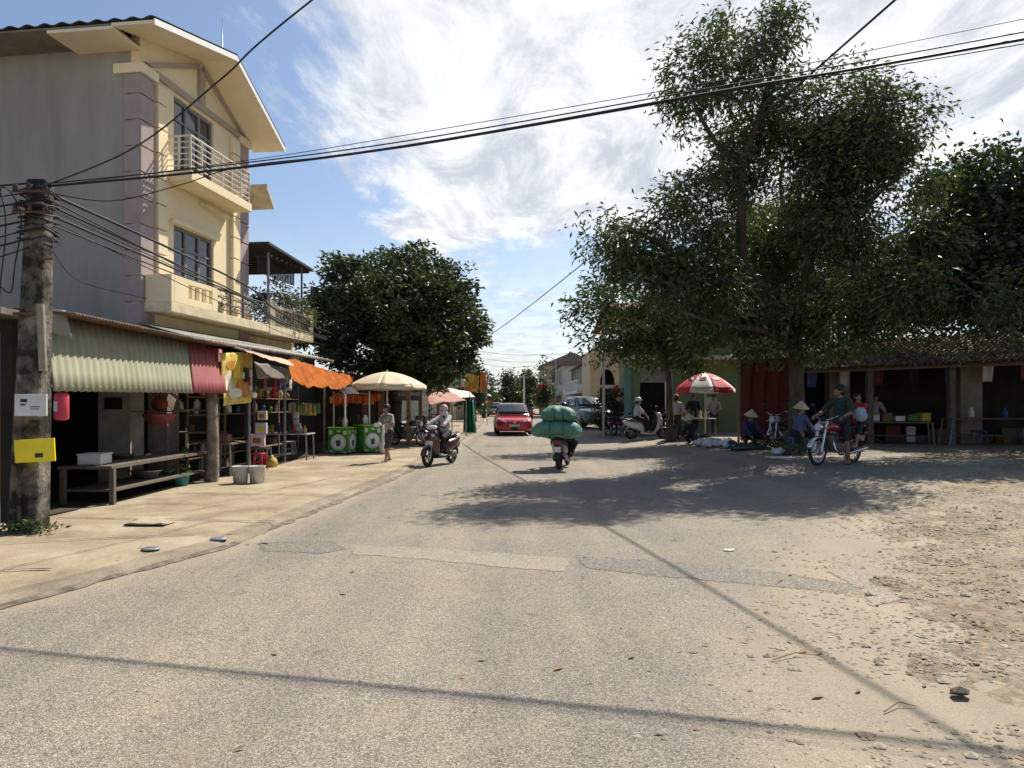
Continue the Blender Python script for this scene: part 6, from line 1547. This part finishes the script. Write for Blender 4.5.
person('dim figure in a pale top farther right under the red umbrella', (8.3,29.2,gz(8.3,29.2)), -10, (0,0,.86), 4, H=1.6, shirt=cloth('pale_shirt',(.35,.33,.33)), trousers=m_dkt, hair='long', hands=((.15,-.3,1.0),(-.15,-.3,1.0)))
# white scooter with rider
wx, wy = 5.25, 27.6; wz = gz(wx, wy)
scooter('white retro scooter standing side on in the shade at right', (wx,wy,wz), 84, m_gsc, m_gsc, retro=True)
person('person with a pale helmet and light top sitting on the white scooter', (wx,wy,wz), 84, (0,.38,.83), 2, look=-10, H=1.6, hands=((.10,-.02,.86),(-.10,-.05,.86)), feet=((.12,-.08,.34),(-.12,-.06,.34)), shirt=cloth('light_top',(.42,.44,.48)), sleeve=.5, trousers=m_blkc, hat='helmet', hatmat=mat('pale_helmet',(.5,.5,.52),.3,.08,5), kneehint=((.3,-1,.3),(-.3,-1,.3)), female=True)
scooter('dark scooter parked in the gloom behind the white scooter', (5.6,29.8,gz(5.6,29.8)), 100, carpaint('black_bike_paint',(.02,.02,.022)))
motorcycle('dark motorcycle parked in front of the shop door', (6.3,30.4,gz(6.3,30.4)), 75, carpaint('dark_red_bike_paint',(.12,.01,.012)))
# bushes in front of arched house
local_plant('bush','dark bush before the arched house beside the pickup truck',[((0,0,1.1),(.9,.8,1.1)),((.8,.2,.8),(.8,.7,.8))],60,16,.16,[m_lf1,leafmat('deep_leaf',(.03,.05,.018))],[((0,0,0),(.1,.1,.6),(.2,.2,1.4))],V((4.5,32.3,gz(4.5,32.3))))
motorcycle('motorcycle parked beside the bush near the pickup truck', (4.75,30.6,gz(4.75,30.6)), 30, carpaint('dark_red_bike_paint',(.12,.01,.012)))
# crouching vendors
m_navy = cloth('navy_cloth', (.03,.045,.11)); 
c = at(693,444)
person('crouching vendor in black wearing a conical straw hat beside white bags', c, -55, (0,.08,.24), 28, H=1.52, nod=14, hands=((.12,-.42,.32),(-.15,-.42,.30)), feet=((.12,-.06,.07),(-.12,-.04,.07)), kneehint=((.35,-1,.9),(-.35,-1,.9)), shirt=m_blkc, sleeve=1, trousers=m_blkc, leg=1, hat='cone', hair='bun', female=True)
c = at(748,446)
person('crouching vendor in navy blue with a pale hat behind the greens', c, 20, (0,.08,.28), 20, H=1.55, nod=14, hands=((.22,-.42,.36),(-.22,-.42,.34)), feet=((.14,-.06,.07),(-.14,-.04,.07)), kneehint=((.5,-1,.8),(-.5,-1,.8)), shirt=m_navy, sleeve=1, trousers=m_blkc, leg=1, hat='cone', hair='short', female=True)
cx_, cy_ = 7.55, 18.7; 
person('seated vendor in a blue top and conical hat just behind the red motorcycle', (cx_,cy_,gz(cx_,cy_)), 15, (0,.08,.50), 16, H=1.55, nod=10, hands=((.2,-.42,.5),(-.2,-.42,.5)), feet=((.14,-.32,.07),(-.14,-.3,.07)), kneehint=((.4,-1,.8),(-.4,-1,.8)), shirt=cloth('blue_grey_cloth',(.09,.11,.25)), sleeve=1, trousers=m_blkc, leg=1, hat='cone', hair='short', female=True)
stool((cx_-.02,cy_+.1,gz(cx_,cy_)), cols[3], 'low stool under the vendor behind the red motorcycle', .38)
# goods on the ground
m_pl = mat('white_plastic_bag', (.60,.60,.64), .5, .1, 7, .4)
def bag(lab, c, r, m, seed, grp=None, name='plastic_bag'):
    q = MB(); q.ell((0,0,r*.55),(r,r*.8,r*.6),None,22,12)
    q.v = [tuple(V(p)*(1+.45*noise.noise(V(p)*(3.2/r*.5)+V((seed,0,0)))+.14*noise.noise(V(p)*(9/r*.3)+V((seed,0,0))))) for p in q.v]
    q.v = [(x,y,max(z,.005)) for x,y,z in q.v]
    o = tag(q.build(name, m, None), lab, 'bag' if 'bag' in name else name.replace('_',' '), grp); o.location = c; o.rotation_euler = (0,0,seed); return o
for k, (px, row, r, lab) in enumerate(((700,446,.2,'white plastic bag closest to the crouching vendor in black'),(709,447.5,.22,'white plastic bag second from the crouching vendor in black'),(718,447,.2,'white plastic bag third along the row on the ground'),(728,448,.24,'white plastic bag at the right end of the row'))):
    bag(lab, at(px,row), r, m_pl, k*1.7, 'white plastic bags on the ground')
tb_ = at(757,449); q = MB(); q.grid(lambda u, v: tb_+V((-.75+1.5*u, -.3+.7*v, .03+.09*abs(noise.noise(V((u*5,v*3,2)))))), 24, 12); tag(q.build('teal_sheet', mat('teal_ground_sheet',(.03,.16,.13),.6,.2,5,.3), solid=.006), 'teal plastic ground sheet spread before the navy vendor', 'sheet')
for k, (px, row, lab) in enumerate(((741,450,'leafy greens heaped at the left edge of the teal sheet'),(760,449,'leafy greens heaped in the middle of the teal sheet'),(776,451,'leafy greens heaped beyond the right edge of the teal sheet'),(790,455,'leafy greens on the ground under the parked handlebars'))):
    c = at(px,row); tw, ou = cloud_twigs([((0,0,.10),(.36,.26,.14))], 500, gap=-.3); 
    o = leaves('leafy_greens', tw, 8, .05, .12, [m_lf1,m_lf2,leafmat('deep_leaf',(.03,.05,.018))], None, droop=-.1, out=ou); o.location = c; tag(o, lab, 'vegetables', 'heaps of greens on the ground')
bag('pale tray bag on the ground between the greens', at(778,455), .16, m_pl, 9.1); 
q = MB(); q.box(-.3,.3,-.2,.2,0,.03); o = tag(q.build('styrofoam_slab', m_foam, None, bevel=.008), 'flat white foam slab near the front wheel of the red motorcycle', 'slab'); o.location = at(780,458)
basin(at(770,447),.28,.14,mat('green_basin',(.03,.2,.1),.4,.1,8),'green basin of produce among the greens')
q = MB(); q.ell((0,0,.14),(.25,.2,.14)); 
# parked bike whose mirrors show left of the trunk
motorcycle('dark parked motorcycle with two mirrors showing before the red cloth', (7.75,20.6,gz(7.75,20.6)), -38, carpaint('black_bike_paint',(.02,.02,.022)))
# motorbike pair on the right
mx, my = 6.85, 15.0; mz = gz(mx, my)
motorcycle('red and chrome motorcycle with spoked wheels carrying a man and child', (mx,my,mz), -57, carpaint('red_bike_paint',(.22,.012,.02)))
person('man in a dark green polo and shorts astride the red motorcycle looking away', (mx,my,mz), -57, (0,.18,.86), 3, look=-30, H=1.70, hands=((.32,-.22,1.03),(-.32,-.22,1.03)), feet=((.24,.06,.10),(-.23,-.02,.30)), shirt=cloth('dark_green_polo',(.025,.045,.035)), sleeve=.45, trousers=cloth('black_shorts',(.022,.022,.024)), leg=.45, skin=m_skin2, kneehint=((.5,-1,.3),(-.5,-1,.3)))
person('child in a red shirt sitting behind the man on the motorcycle', (mx,my,mz), -57, (.03,.74,.88), -4, look=60, H=1.32, hands=((.20,.22,.98),(-.1,.30,1.0)), feet=((.26,.26,.36),(-.26,.28,.36)), shirt=cloth('bright_red_shirt',(.42,.02,.025)), sleeve=.5, trousers=m_blkc, leg=.5, skin=m_skin, kneehint=((.6,-1,.2),(-.6,-1,.2)))
cb_ = V((mx,my,mz))+M.Rotation(R(-57),3,'Z') @ V((.26,.46,1.06))
q = MB(); q.ell((0,0,0),(.15,.13,.15),None,20,12); q.v = [tuple(V(p)*(1+.25*noise.noise(V(p)*9))) for p in q.v]; o = tag(q.build('white_blue_bag', mat('white_blue_plastic',(.55,.56,.6),.5,.2,8,col2=(.2,.3,.5)), None), 'white and blue plastic bag held by the child on the motorcycle', 'bag'); o.location = cb_

# dim goods inside the tiled shed
rs = random.Random(9)
for k in range(30):
    u = .05+.9*k/29; p = tl(u, .62); w_, d_, h_ = rs.uniform(.25,.5), rs.uniform(.2,.4), rs.uniform(.2,.6); q = MB()
    q.box(-w_/2,w_/2,-d_/2,d_/2,0,h_); q.box(-w_/2-.01,w_/2+.01,-d_/2-.01,d_/2+.01,h_*.82,h_*.93)
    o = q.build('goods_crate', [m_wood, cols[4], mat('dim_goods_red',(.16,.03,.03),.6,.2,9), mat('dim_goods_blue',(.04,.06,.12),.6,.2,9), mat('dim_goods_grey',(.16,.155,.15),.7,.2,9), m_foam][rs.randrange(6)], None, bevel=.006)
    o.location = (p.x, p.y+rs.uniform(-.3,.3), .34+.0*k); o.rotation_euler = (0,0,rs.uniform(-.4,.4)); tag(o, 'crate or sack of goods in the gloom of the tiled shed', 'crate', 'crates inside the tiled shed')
for k in range(10):
    p = tl(.08+.09*k, .35); q = MB(); q.grid(lambda u, v: V((-.18+.36*u*(1-.2*v), .03*math.sin(u*6+k), -.6*v)), 5, 5); o = q.build('hanging_cloth', [cols[3], m_wsign, mat('dim_goods_red',(.16,.03,.03),.6,.2,9), m_dark][k%4], None, solid=.02); o.location = (p.x, p.y, p.z-.3); tag(o, 'cloth or bag hanging from the rafters of the tiled shed', 'cloth', 'cloths hanging in the tiled shed')
# ================================================================ trees
m_bark = mat('grey_brown_bark', (.085,.065,.048), .95, .45, 5, .8, bscale=16, stretch=(1,1,.35))
def limb(q, pts, r0, r1, wob=.08, n=9):
    pts = [V(p) for p in pts]; P = []
    for a, b in zip(pts, pts[1:]):
        k = max(3, int((b-a).length/.35))
        for i in range(k): P.append(a.lerp(b, i/k))
    P.append(pts[-1]); m = len(P)
    P = [p+V((noise.noise(p*.9), noise.noise(p*.9+V((7,0,0))), 0))*wob*(i > 0) for i, p in enumerate(P)]
    for _ in range(2): P = [P[0]]+[(P[i-1]+P[i]*2+P[i+1])/4 for i in range(1, m-1)]+[P[-1]]
    q.tube(P, [r0+(r1-r0)*(i/(m-1))**.8 for i in range(m)], n); return P
def tree(name, lab, base, trunk_r, main, limbs, clusters, dens, k, rad, size, mats, gap=0, gs=.5, droop=.5, aspect=.38, twigs=0, shell=.5, up=.3, group=None, seed=3, mxt=None):
    t = thing(name, lab, 'tree', base, 0, group); B = V(base)
    q = MB(); L = lambda P: [V(p)-B for p in P]
    P = limb(q, L(main), trunk_r, trunk_r*.5, .10, 12)
    q.tube([V((0,0,-.15)), V((0,0,.12)), V((0,0,.5))],[trunk_r*1.7,trunk_r*1.35,trunk_r*1.02],12)
    q.build('trunk', m_bark, t)
    q = MB(); nodes = list(P[len(P)//3:])
    for pts, r in limbs: nodes += limb(q, L(pts), r, r*.28, .22)
    cl = [(V(c)-B, r) for c, r in clusters]
    tw, ou = cloud_twigs(cl, dens, shell, gap, gs, seed=(seed, seed*2, 0))
    if twigs:
        for i in random.sample(range(len(tw)), min(twigs, len(tw))):
            p = V(tw[i]); nb = min(nodes, key=lambda a: (a-p).length+max(0, a.z-p.z)*.6); md = nb.lerp(p,.55)+V((0,0,.22*(p-nb).length*.4))
            q.tube([nb, md, p], [max(.012,min(.05,.012*(p-nb).length)), .012, .006], 5, False)
    if q.v: q.build('branch', m_bark, t)
    leaves('crown', tw, k, rad, size, mats, t, droop=droop, out=ou, aspect=aspect)
    return t
def cl(px, row, Y, rpx, rrow, ry=None):
    c = pt(px, row, Y); s_ = Y/F; return (c, V((rpx*s_, ry if ry else (rpx+rrow)/2*s_, rrow*s_)))
LA = [leafmat('acacia_leaf_dark',(.040,.058,.021)), leafmat('acacia_leaf',(.058,.082,.029)), leafmat('acacia_leaf_olive',(.090,.108,.045))]
LB = [leafmat('broad_leaf_dark',(.024,.040,.014)), leafmat('broad_leaf',(.036,.056,.018))]
LC = [leafmat('fresh_leaf',(.075,.125,.028)), leafmat('fresh_leaf_mid',(.045,.08,.02)), leafmat('fresh_leaf_dark',(.03,.05,.016))]
LM = [leafmat('mango_leaf_dark',(.022,.036,.012), .14, .5), leafmat('mango_leaf',(.042,.064,.021), .14, .5), leafmat('mango_leaf_light',(.080,.105,.036), .16, .5)]
YB = 19.6
tb0 = V((7.86,YB,gz(7.86,YB)))
main = [tb0, pt(797,395,YB), pt(795,345,YB), pt(790,315,YB-.3)]
limbs = [
 ([pt(790,318,19.3), pt(765,290,18.6), pt(742,262,18.0), pt(736,215,17.6), pt(745,165,17.4), pt(762,112,17.3), pt(770,60,17.3)], .20),
 ([pt(742,262,18.0), pt(700,278,17.2), pt(672,255,16.8), pt(640,235,16.6), pt(605,225,16.4)], .13),
 ([pt(745,165,17.4), pt(715,140,17), pt(700,110,16.8), pt(690,85,16.8)], .09),
 ([pt(795,335,19.4), pt(806,290,18.7), pt(815,245,18), pt(830,190,17.2), pt(850,140,16.6)], .19),
 ([pt(815,245,18), pt(860,215,16.8), pt(900,175,15.6)], .12),
 ([pt(797,330,19.4), pt(840,300,18.4), pt(885,285,17), pt(930,270,16)], .15),
 ([pt(790,318,19.3), pt(772,280,20.4), pt(780,220,21.2), pt(790,150,21.5)], .13),
 ([pt(795,345,19.5), pt(760,330,18.2), pt(720,325,17.2), pt(680,310,16.5)], .12),
]
cls = [cl(748,40,17.3,42,44), cl(722,62,17.0,26,30), cl(778,22,17.4,24,26), cl(690,80,16.9,25,46), cl(682,130,16.8,22,30), cl(740,88,17.3,34,22), cl(705,160,17,38,26), cl(760,130,18,38,42),
 cl(800,115,17.4,42,40), cl(845,110,17,50,42), cl(890,130,16.2,44,40), cl(920,120,15.6,20,16), cl(860,165,16.6,60,45), cl(800,185,17.6,55,45), cl(905,175,15.4,38,40),
 cl(605,232,16.5,27,26), cl(640,245,16.6,34,30), cl(668,215,16.9,32,26), cl(690,195,17.4,30,24), cl(650,285,17,45,34), cl(700,258,18,24,26), cl(712,300,17.6,45,30), cl(770,205,19.6,38,40),
 cl(850,225,16.5,55,36), cl(800,250,19.5,50,32), cl(870,280,16.6,60,34), cl(920,245,15.8,40,42), cl(930,300,15.6,50,34), cl(840,315,18,50,24), cl(760,318,18.5,40,22), cl(985,300,15.4,40,30), cl(720,340,18.5,36,16), cl(760,295,24,60,40), cl(850,285,24,60,44), cl(700,310,25,50,34), cl(920,290,23.5,60,40), cl(800,235,23,60,40), cl(760,175,18.5,42,40), cl(800,150,18,40,40), cl(820,225,17.5,50,40), cl(745,232,19.5,34,30), cl(700,225,17.6,28,22), cl(990,280,19.5,60,36), cl(950,250,19.5,40,30), cl(1080,260,19.5,60,40), cl(740,285,18.6,34,26), cl(690,275,17.6,40,30), cl(770,270,19.2,30,30), cl(660,262,17.2,36,24), cl(745,315,19,44,22), cl(620,262,17,26,18), cl(820,345,18.5,40,14), cl(780,350,19.5,40,14), cl(880,330,17,55,16), cl(960,335,16,50,14)]
tree('acacia_tree','tall spreading dark tree with drooping narrow leaves and forked trunk on the right', tb0, .27, main, limbs, cls, 33, 30, .21, .165, LA, gap=-.085, gs=.75, droop=.75, aspect=.30, twigs=420, shell=.5)
# rounder leafed tree further right
yb = 18.5; b2 = V((14.0,yb,gz(14.0,yb)))
tree('broadleaf_tree','dense round leafed tree rising behind the tiled shed at far right', b2, .24, [b2, b2+V((-.1,0,2)), b2+V((-.4,-.2,3.4))], [([b2+V((-.4,-.2,3.2)),pt(985,270,17.6),pt(945,215,17.2)],.14), ([b2+V((-.4,-.2,3.2)),pt(1020,250,18),pt(1015,200,17.6)],.14)],
 [cl(945,215,17.2,40,42), cl(985,190,17.4,40,42), cl(1020,200,17.4,38,45), cl(975,165,17.4,26,22), cl(1050,240,17.4,50,60), cl(960,260,17,55,36), cl(1010,265,17,50,42), cl(1000,310,16.6,60,22), cl(1080,200,17.6,45,50), cl(925,255,17.2,22,30), cl(1050,310,16.6,60,26), cl(1110,270,17,60,50), cl(965,295,22,50,30), cl(1030,285,22.5,60,36), cl(1100,265,23,60,44)], 20, 26, .25, .17, LB, gap=-.14, gs=.6, droop=.25, aspect=.55, twigs=120)
# tree added outside the view on the right, blocking sky light over the yard
b5 = V((17.6,15.5,gz(17.6,15.5)))
tree('broadleaf_tree','broad leafed tree added for shade, out of view past the right edge of the tiled shed', b5, .22, [b5, b5+V((0,0,2.5)), b5+V((-.2,.1,4.5))], [([b5+V((-.2,.1,4.2)), b5+V((-2,.4,6)), b5+V((-3,.5,7))],.13), ([b5+V((0,0,4)), b5+V((1.5,1,6.5))],.12)],
 [(b5+V((0,0,7)),V((3.2,3.2,2.4))), (b5+V((-2.2,.5,6.4)),V((2.2,2.6,1.8))), (b5+V((1.6,-1,6.2)),V((2.4,2.4,1.8))), (b5+V((0,2.5,6)),V((2.6,2,1.8)))], 7, 26, .30, .22, LB, gap=-.14, gs=.6, droop=.25, aspect=.55, twigs=60)
# feathery fresh green tree at the street edge
yb = 25.5; b3 = V((5.72,yb,gz(5.72,yb)))
tree('young_tree','smaller bushy fresh green tree at the street edge left of the big dark tree', b3, .13, [b3, pt(669,385,yb), pt(664,345,yb), pt(655,310,yb)], [([pt(664,345,yb),pt(635,325,25),pt(605,310,24.6)],.07), ([pt(664,345,yb),pt(680,320,25.6),pt(690,300,25.6)],.07), ([pt(660,330,yb),pt(630,350,25),pt(600,352,24.8)],.05)],
 [cl(600,298,24.6,30,22), cl(585,315,24.6,16,18), cl(630,300,24.8,36,26), cl(620,330,24.8,40,22), cl(598,340,24.6,20,20), cl(660,325,25.4,44,26), cl(690,330,25.8,34,26), cl(650,355,25.4,38,14), cl(690,360,26,30,12), cl(600,360,24.8,16,12)], 16, 26, .26, .20, LC, gap=-.12, gs=.8, droop=.45, aspect=.34, twigs=90, seed=11)
# big rounded tree on the left, made of many small leafy lobes
def lobes(cls, n, r0, r1):
    out = []
    w_ = [r.x*r.z for _, r in cls]
    for _ in range(n):
        c, r = random.choices(cls, w_)[0]
        while True:
            d = V((random.gauss(0,1), random.gauss(0,1), random.gauss(0,1))).normalized()
            if d.y < .55: break
        k = random.uniform(.70, .95); rr = random.uniform(r0, r1); out.append((c+V((d.x*r.x*k, d.y*r.y*k, d.z*r.z*k)), V((rr, rr, rr*.85))))
    return out
yb = 30.0; b4 = V((-5.0,yb,.1))
ML = [([pt(402,345,yb),pt(360,315,29),pt(335,300,28.6)],.15), ([pt(402,340,yb),pt(440,315,29),pt(462,310,28.6)],.15), ([pt(403,325,yb),pt(415,285,29.6),pt(418,260,29.6)],.13)]
MC = [cl(418,268,29.5,30,22,1.6), cl(375,285,29.2,46,26,2), cl(345,283,28.8,26,22,1.3), cl(330,300,28.6,20,16,1), cl(436,292,29,32,28,1.8), cl(395,310,28,60,36,2.4), cl(345,325,28.2,40,36,2), cl(446,325,28.6,36,36,2), cl(458,345,28.8,24,26,1.5), cl(420,345,28,52,34,2.2), cl(370,350,28,46,24,2), cl(420,368,28.6,30,16,1.4), cl(318,335,28.2,18,20,1.2), cl(405,378,28.4,40,14,1.6), cl(400,300,31.5,65,50,2)]
MC = MC+lobes(MC[:-1], 250, .36, .74)
tree('mango_tree','large dense rounded dark green tree over the stalls on the left', b4, .30, [b4, pt(398,380,yb), pt(402,340,yb), pt(405,310,yb)], ML, MC, 9, 24, .15, .21, LM, gap=-.2, gs=1.2, droop=.05, aspect=.42, twigs=60, shell=.12, seed=21)
# conifer-like dark tree and others beyond on the left and at the end of the street
def far_tree(name, lab, px, Y, rtop, w_, rbot, mats, gap=-.12, n=10, k=28, sz=.36, ps=0, group='trees at the end of the street'):
    X = (px-512)/F*Y; b = V((X, Y, gz(X, Y))); top = pt(px, rtop, Y); bot = pt(px, rbot, Y); H = top.z-b.z
    cls = []; s_ = Y/F; random.seed(int(px*7+ps))
    for i in range(n):
        t_ = i/(n-1); z = bot.z+(top.z-bot.z)*t_; ww = w_*s_/2*(1-.55*t_)*random.uniform(.5,.8)
        cls.append((V((X+random.uniform(-1,1)*w_*s_/2*.5*(1-t_*.7), Y+random.uniform(-1,1)*w_*s_*.3, z-.1)), V((ww, ww, max(.5,(top.z-bot.z)/n*1.3)))))
    vol = sum(4.19*r.x*r.y*r.z for _, r in cls); d = min(20, 1500/vol)
    return tree(name, lab, b, .16, [b, V((X+.1,Y,b.z+H*.45)), V((X,Y,b.z+H*.75))], [], cls, d, k, .4, sz, mats, gap=gap, gs=.5, droop=.3, aspect=.5, twigs=30, seed=ps+5, group=group)
LF = [leafmat('far_leaf',(.05,.07,.03)), leafmat('far_leaf_light',(.09,.11,.05)), leafmat('far_leaf_dark',(.03,.045,.022))]
far_tree('dark_tree','dark slim tree between the big left tree and the street end', 474, 52, 362, 26, 398, [LF[2],LF[0]], ps=1)
far_tree('street_tree','rounded distant tree left of the white lamp pole at the street end', 508, 92, 372, 22, 400, LF, ps=2)
far_tree('street_tree','paler distant tree between the two lamp poles', 528, 100, 373, 26, 402, [LF[1],LF[0]], ps=3)
far_tree('street_tree','olive tree in front of the grey house behind the red flag', 546, 66, 368, 18, 400, [LF[1],LF[0],LF[0]], ps=4)
far_tree('street_tree','small dim tree just right of the kerb far left', 492, 84, 380, 16, 402, [LF[0],LF[2]], ps=5)
far_tree('street_tree','low dark tree closing the end of the street', 517, 135, 379, 30, 404, [LF[2],LF[0]], ps=6)
far_tree('street_tree','slim tree behind the festival banners', 484, 66, 376, 14, 402, [LF[0],LF[2]], ps=8)
# distant tree belt round the place, standing on the ground
bl = []
for i in range(150):
    a = R(-75+150*i/149)+random.uniform(-.02,.02); d = random.uniform(190,240)
    bl.append((V((d*math.sin(a), d*math.cos(a), 2.2)), V((random.uniform(6,9), random.uniform(5,8), random.uniform(2.5,4.5)))))
tw, ou = cloud_twigs(bl, .06, gap=-.3, gscale=.1); o = leaves('treeline', tw, 6, 1.2, 2.0, LF, None, droop=.2, out=ou, aspect=.6); tag(o, 'far low line of trees beyond the roofs', 'tree line', kind='stuff')

# ================================================================ street lamps, far poles and wires
def lamp(lab, x, y, h, dx):
    t = thing('street_lamp', lab, 'street lamp', (x,y,gz(x,y)), 0, 'street lamps along the right side'); q = MB(); q.tube([(0,0,0),(0,0,h-.6),(dx*.08,0,h-.15),(dx*.35,0,h+.05),(dx,0,h+.22)],[.07,.045,.04,.035,.03],8); q.build('pole', m_steel, t)
    q = MB(); q.ell((dx*1.12,0,h+.22),(abs(dx)*.28,.12,.07)); q.build('lamp_head', m_frame, t)
p = pt(556,357,62); lamp('tall street lamp whose head shows above the olive tree', p.x, 62, p.z-gz(p.x,62)-.1, -1.0)
p = pt(580,300,30); lamp('street lamp whose head pokes left out of the fresh green tree', p.x+1.0, 30, p.z-gz(p.x,30)-.25, -1.4)
def upole(lab, x, y, h, m=None):
    t = thing('utility_pole', lab, 'utility pole', (x,y,gz(x,y))); q = MB(); q.cyl((0,0,-.1),(0,0,h),.13,.09); q.build('shaft', m or m_conc, t)
    q = MB(); q.cbox((0,0,h-.3),(1.2,.08,.08)); q.build('crossarm', m_steel, t)
    return t
upole('pale distant utility pole in front of the street end trees', (524-512)/F*80, 80, 4.6, m_whw)
upole('concrete utility pole hidden beside the big left tree crown', -2.75, 48.5, 5.6)
upole('concrete utility pole standing right of the camera holding the street wires', 10.8, 5.7, 5.8)
m_wire = mat('black_cable', (.012,.012,.013), .6, .2, 12)
def wire(lab, pts, r, sagm=0, name='overhead_cable', group='overhead cables', n=40):
    pts = [V(p) for p in pts]; P = []
    # smooth curve through the points
    for i in range(len(pts)-1):
        a, b = pts[i], pts[i+1]; pa = pts[i-1] if i else a-(b-a); pb = pts[i+2] if i+2 < len(pts) else b+(b-a)
        k = max(6, n//(len(pts)-1))
        for j in range(k):
            u = j/k; p = .5*((2*a)+(b-pa)*u+(2*pa-5*a+4*b-pb)*u*u+(3*a-pa-3*b+pb)*u**3)
            p.z -= sagm*4*u*(1-u); P.append(p)
    P.append(pts[-1]); q = MB(); q.tube(P, r, 6); return tag(q.build(name, m_wire, None), lab, 'cable', group)
PT = V((PX+.12, PYY, 4.25))
wire('thickest cable crossing the street from the left pole top', [PT, pt(200,172,8.2), pt(406,146,7.6), pt(739,88,7.1), pt(964,50,6.75), (10.8,5.7,5.75)], .014)
wire('second street crossing cable just above the thickest one', [PT+V((0,0,.03)), pt(200,168,8.2), pt(406,141,7.6), pt(739,83,7.1), pt(964,43,6.75), (10.8,5.75,5.85)], .007)
wire('thin highest cable crossing the street', [PT+V((.05,.05,.02)), pt(250,160,8.1), pt(406,135,7.6), pt(739,77,7.1), pt(964,31,6.75), (10.8,5.6,6.0)], .004)
wire('thin sagging cable from the left pole under the balcony', [PT+V((0,0,-.05)), pt(110,201,8.6), pt(180,185,8.4), pt(245,166,8.1), pt(406,147,7.6), pt(739,90,7.1), pt(964,54,6.75), (10.8,5.7,5.65)], .006)
wire('long heavy diagonal cable running down the street above the big tree', [(9.4,-8,8.9), (5.95,8.26,7.6), (4.2,16.6,6.95), (.2,35.7,6.0), (-2.75,48.5,5.5)], .020)
wire('cable rising steeply over the camera from the left pole', [V((PX-.1,PYY,4.15)), pt(130,150,7.6), pt(220,80,6.7), pt(312,0,6.0), (3.2,2.6,6.1)], .009)
# bundle running along the facades
fe = [hp(.75,9.2,3.7), hp(.75,14,3.6), V((-6.0,48,4.2))]
for k in range(7):
    d = V((random.uniform(-.06,.06), random.uniform(-.06,.06), -.07*k)); e = V((0,0,random.uniform(-.25,.2)))
    m_ = PT+d; x_ = V((-6.1, 12.8, 4.28-.07*k)); x2 = V((-6.1, 16.5, 4.12-.05*k)); x3 = V((-6.35, 22.6, 3.95-.05*k))
    wire(['uppermost','second','third','fourth','fifth','sixth','lowest'][k]+' cable of the bundle from the left pole along the house fronts', [m_, x_+e*.5, x2+e, x3+e*.6, fe[2]+e], (.022,.010,.016,.009,.018,.008,.012)[k])
# cables arriving at the pole from the left, and slack loops
for k in range(8):
    zz = 4.25-.11*k; wire(['first','second','third','fourth','fifth','sixth','seventh','eighth'][k]+' slack cable from the top, reaching the pole from the left edge', [(-9.5, 8.5+.1*k, 4.75-.28*k+.1*(k%3)), (-7.2,8.6,4.35-.16*k-.03*(k%2)), (PX+.1,PYY-.15,zz)], .008 if k%2 else .012, .05, group='slack cables left of the pole')
def loop(lab, cx, cz, rx, rz_, r=.008, y=8.45):
    q = MB(); q.tube([V((cx+rx*math.cos(a), y+.05*math.sin(3*a), cz+rz_*math.sin(a))) for a in [k*math.pi/14 for k in range(29)]], r, 6); tag(q.build('cable_coil', m_wire, None), lab, 'cable', 'coiled cables on the pole')
loop('larger hanging cable coil left of the pole top', PX-.12, 3.55, .16, .62); loop('narrow hanging cable coil by the pole top', PX-.22, 3.35, .09, .9, .007, 8.42)
wire('vertical cable hanging down the left side of the pole', [(PX-.35,8.4,4.15),(PX-.42,8.38,3.2),(PX-.2,8.4,2.4)], .007)
wire('lower cable running from the pole along the grey side wall', [(PX+.15,8.6,3.75), hp(-.3,-1.5,4.7)+V((0,0,-.6)), hp(.1,.1,3.95)], .006)
for k, (r0, r1, lab) in enumerate(((350,352,'highest far wire above the street end'),(357,360,'middle far wire above the street end'),(362,357,'lowest far wire above the street end'))):
    wire(lab, [pt(470,r0,58), pt(520,r0+5,60), pt(600,r1,62)], .014, 0, group='far wires over the street')

print('LEAVES', sum(len(o.data.polygons) for o in bpy.data.objects if o.name.split('.')[0] in ('crown','foliage')), {o.parent.name: len(o.data.polygons) for o in bpy.data.objects if o.name.split('.')[0]=='crown'})
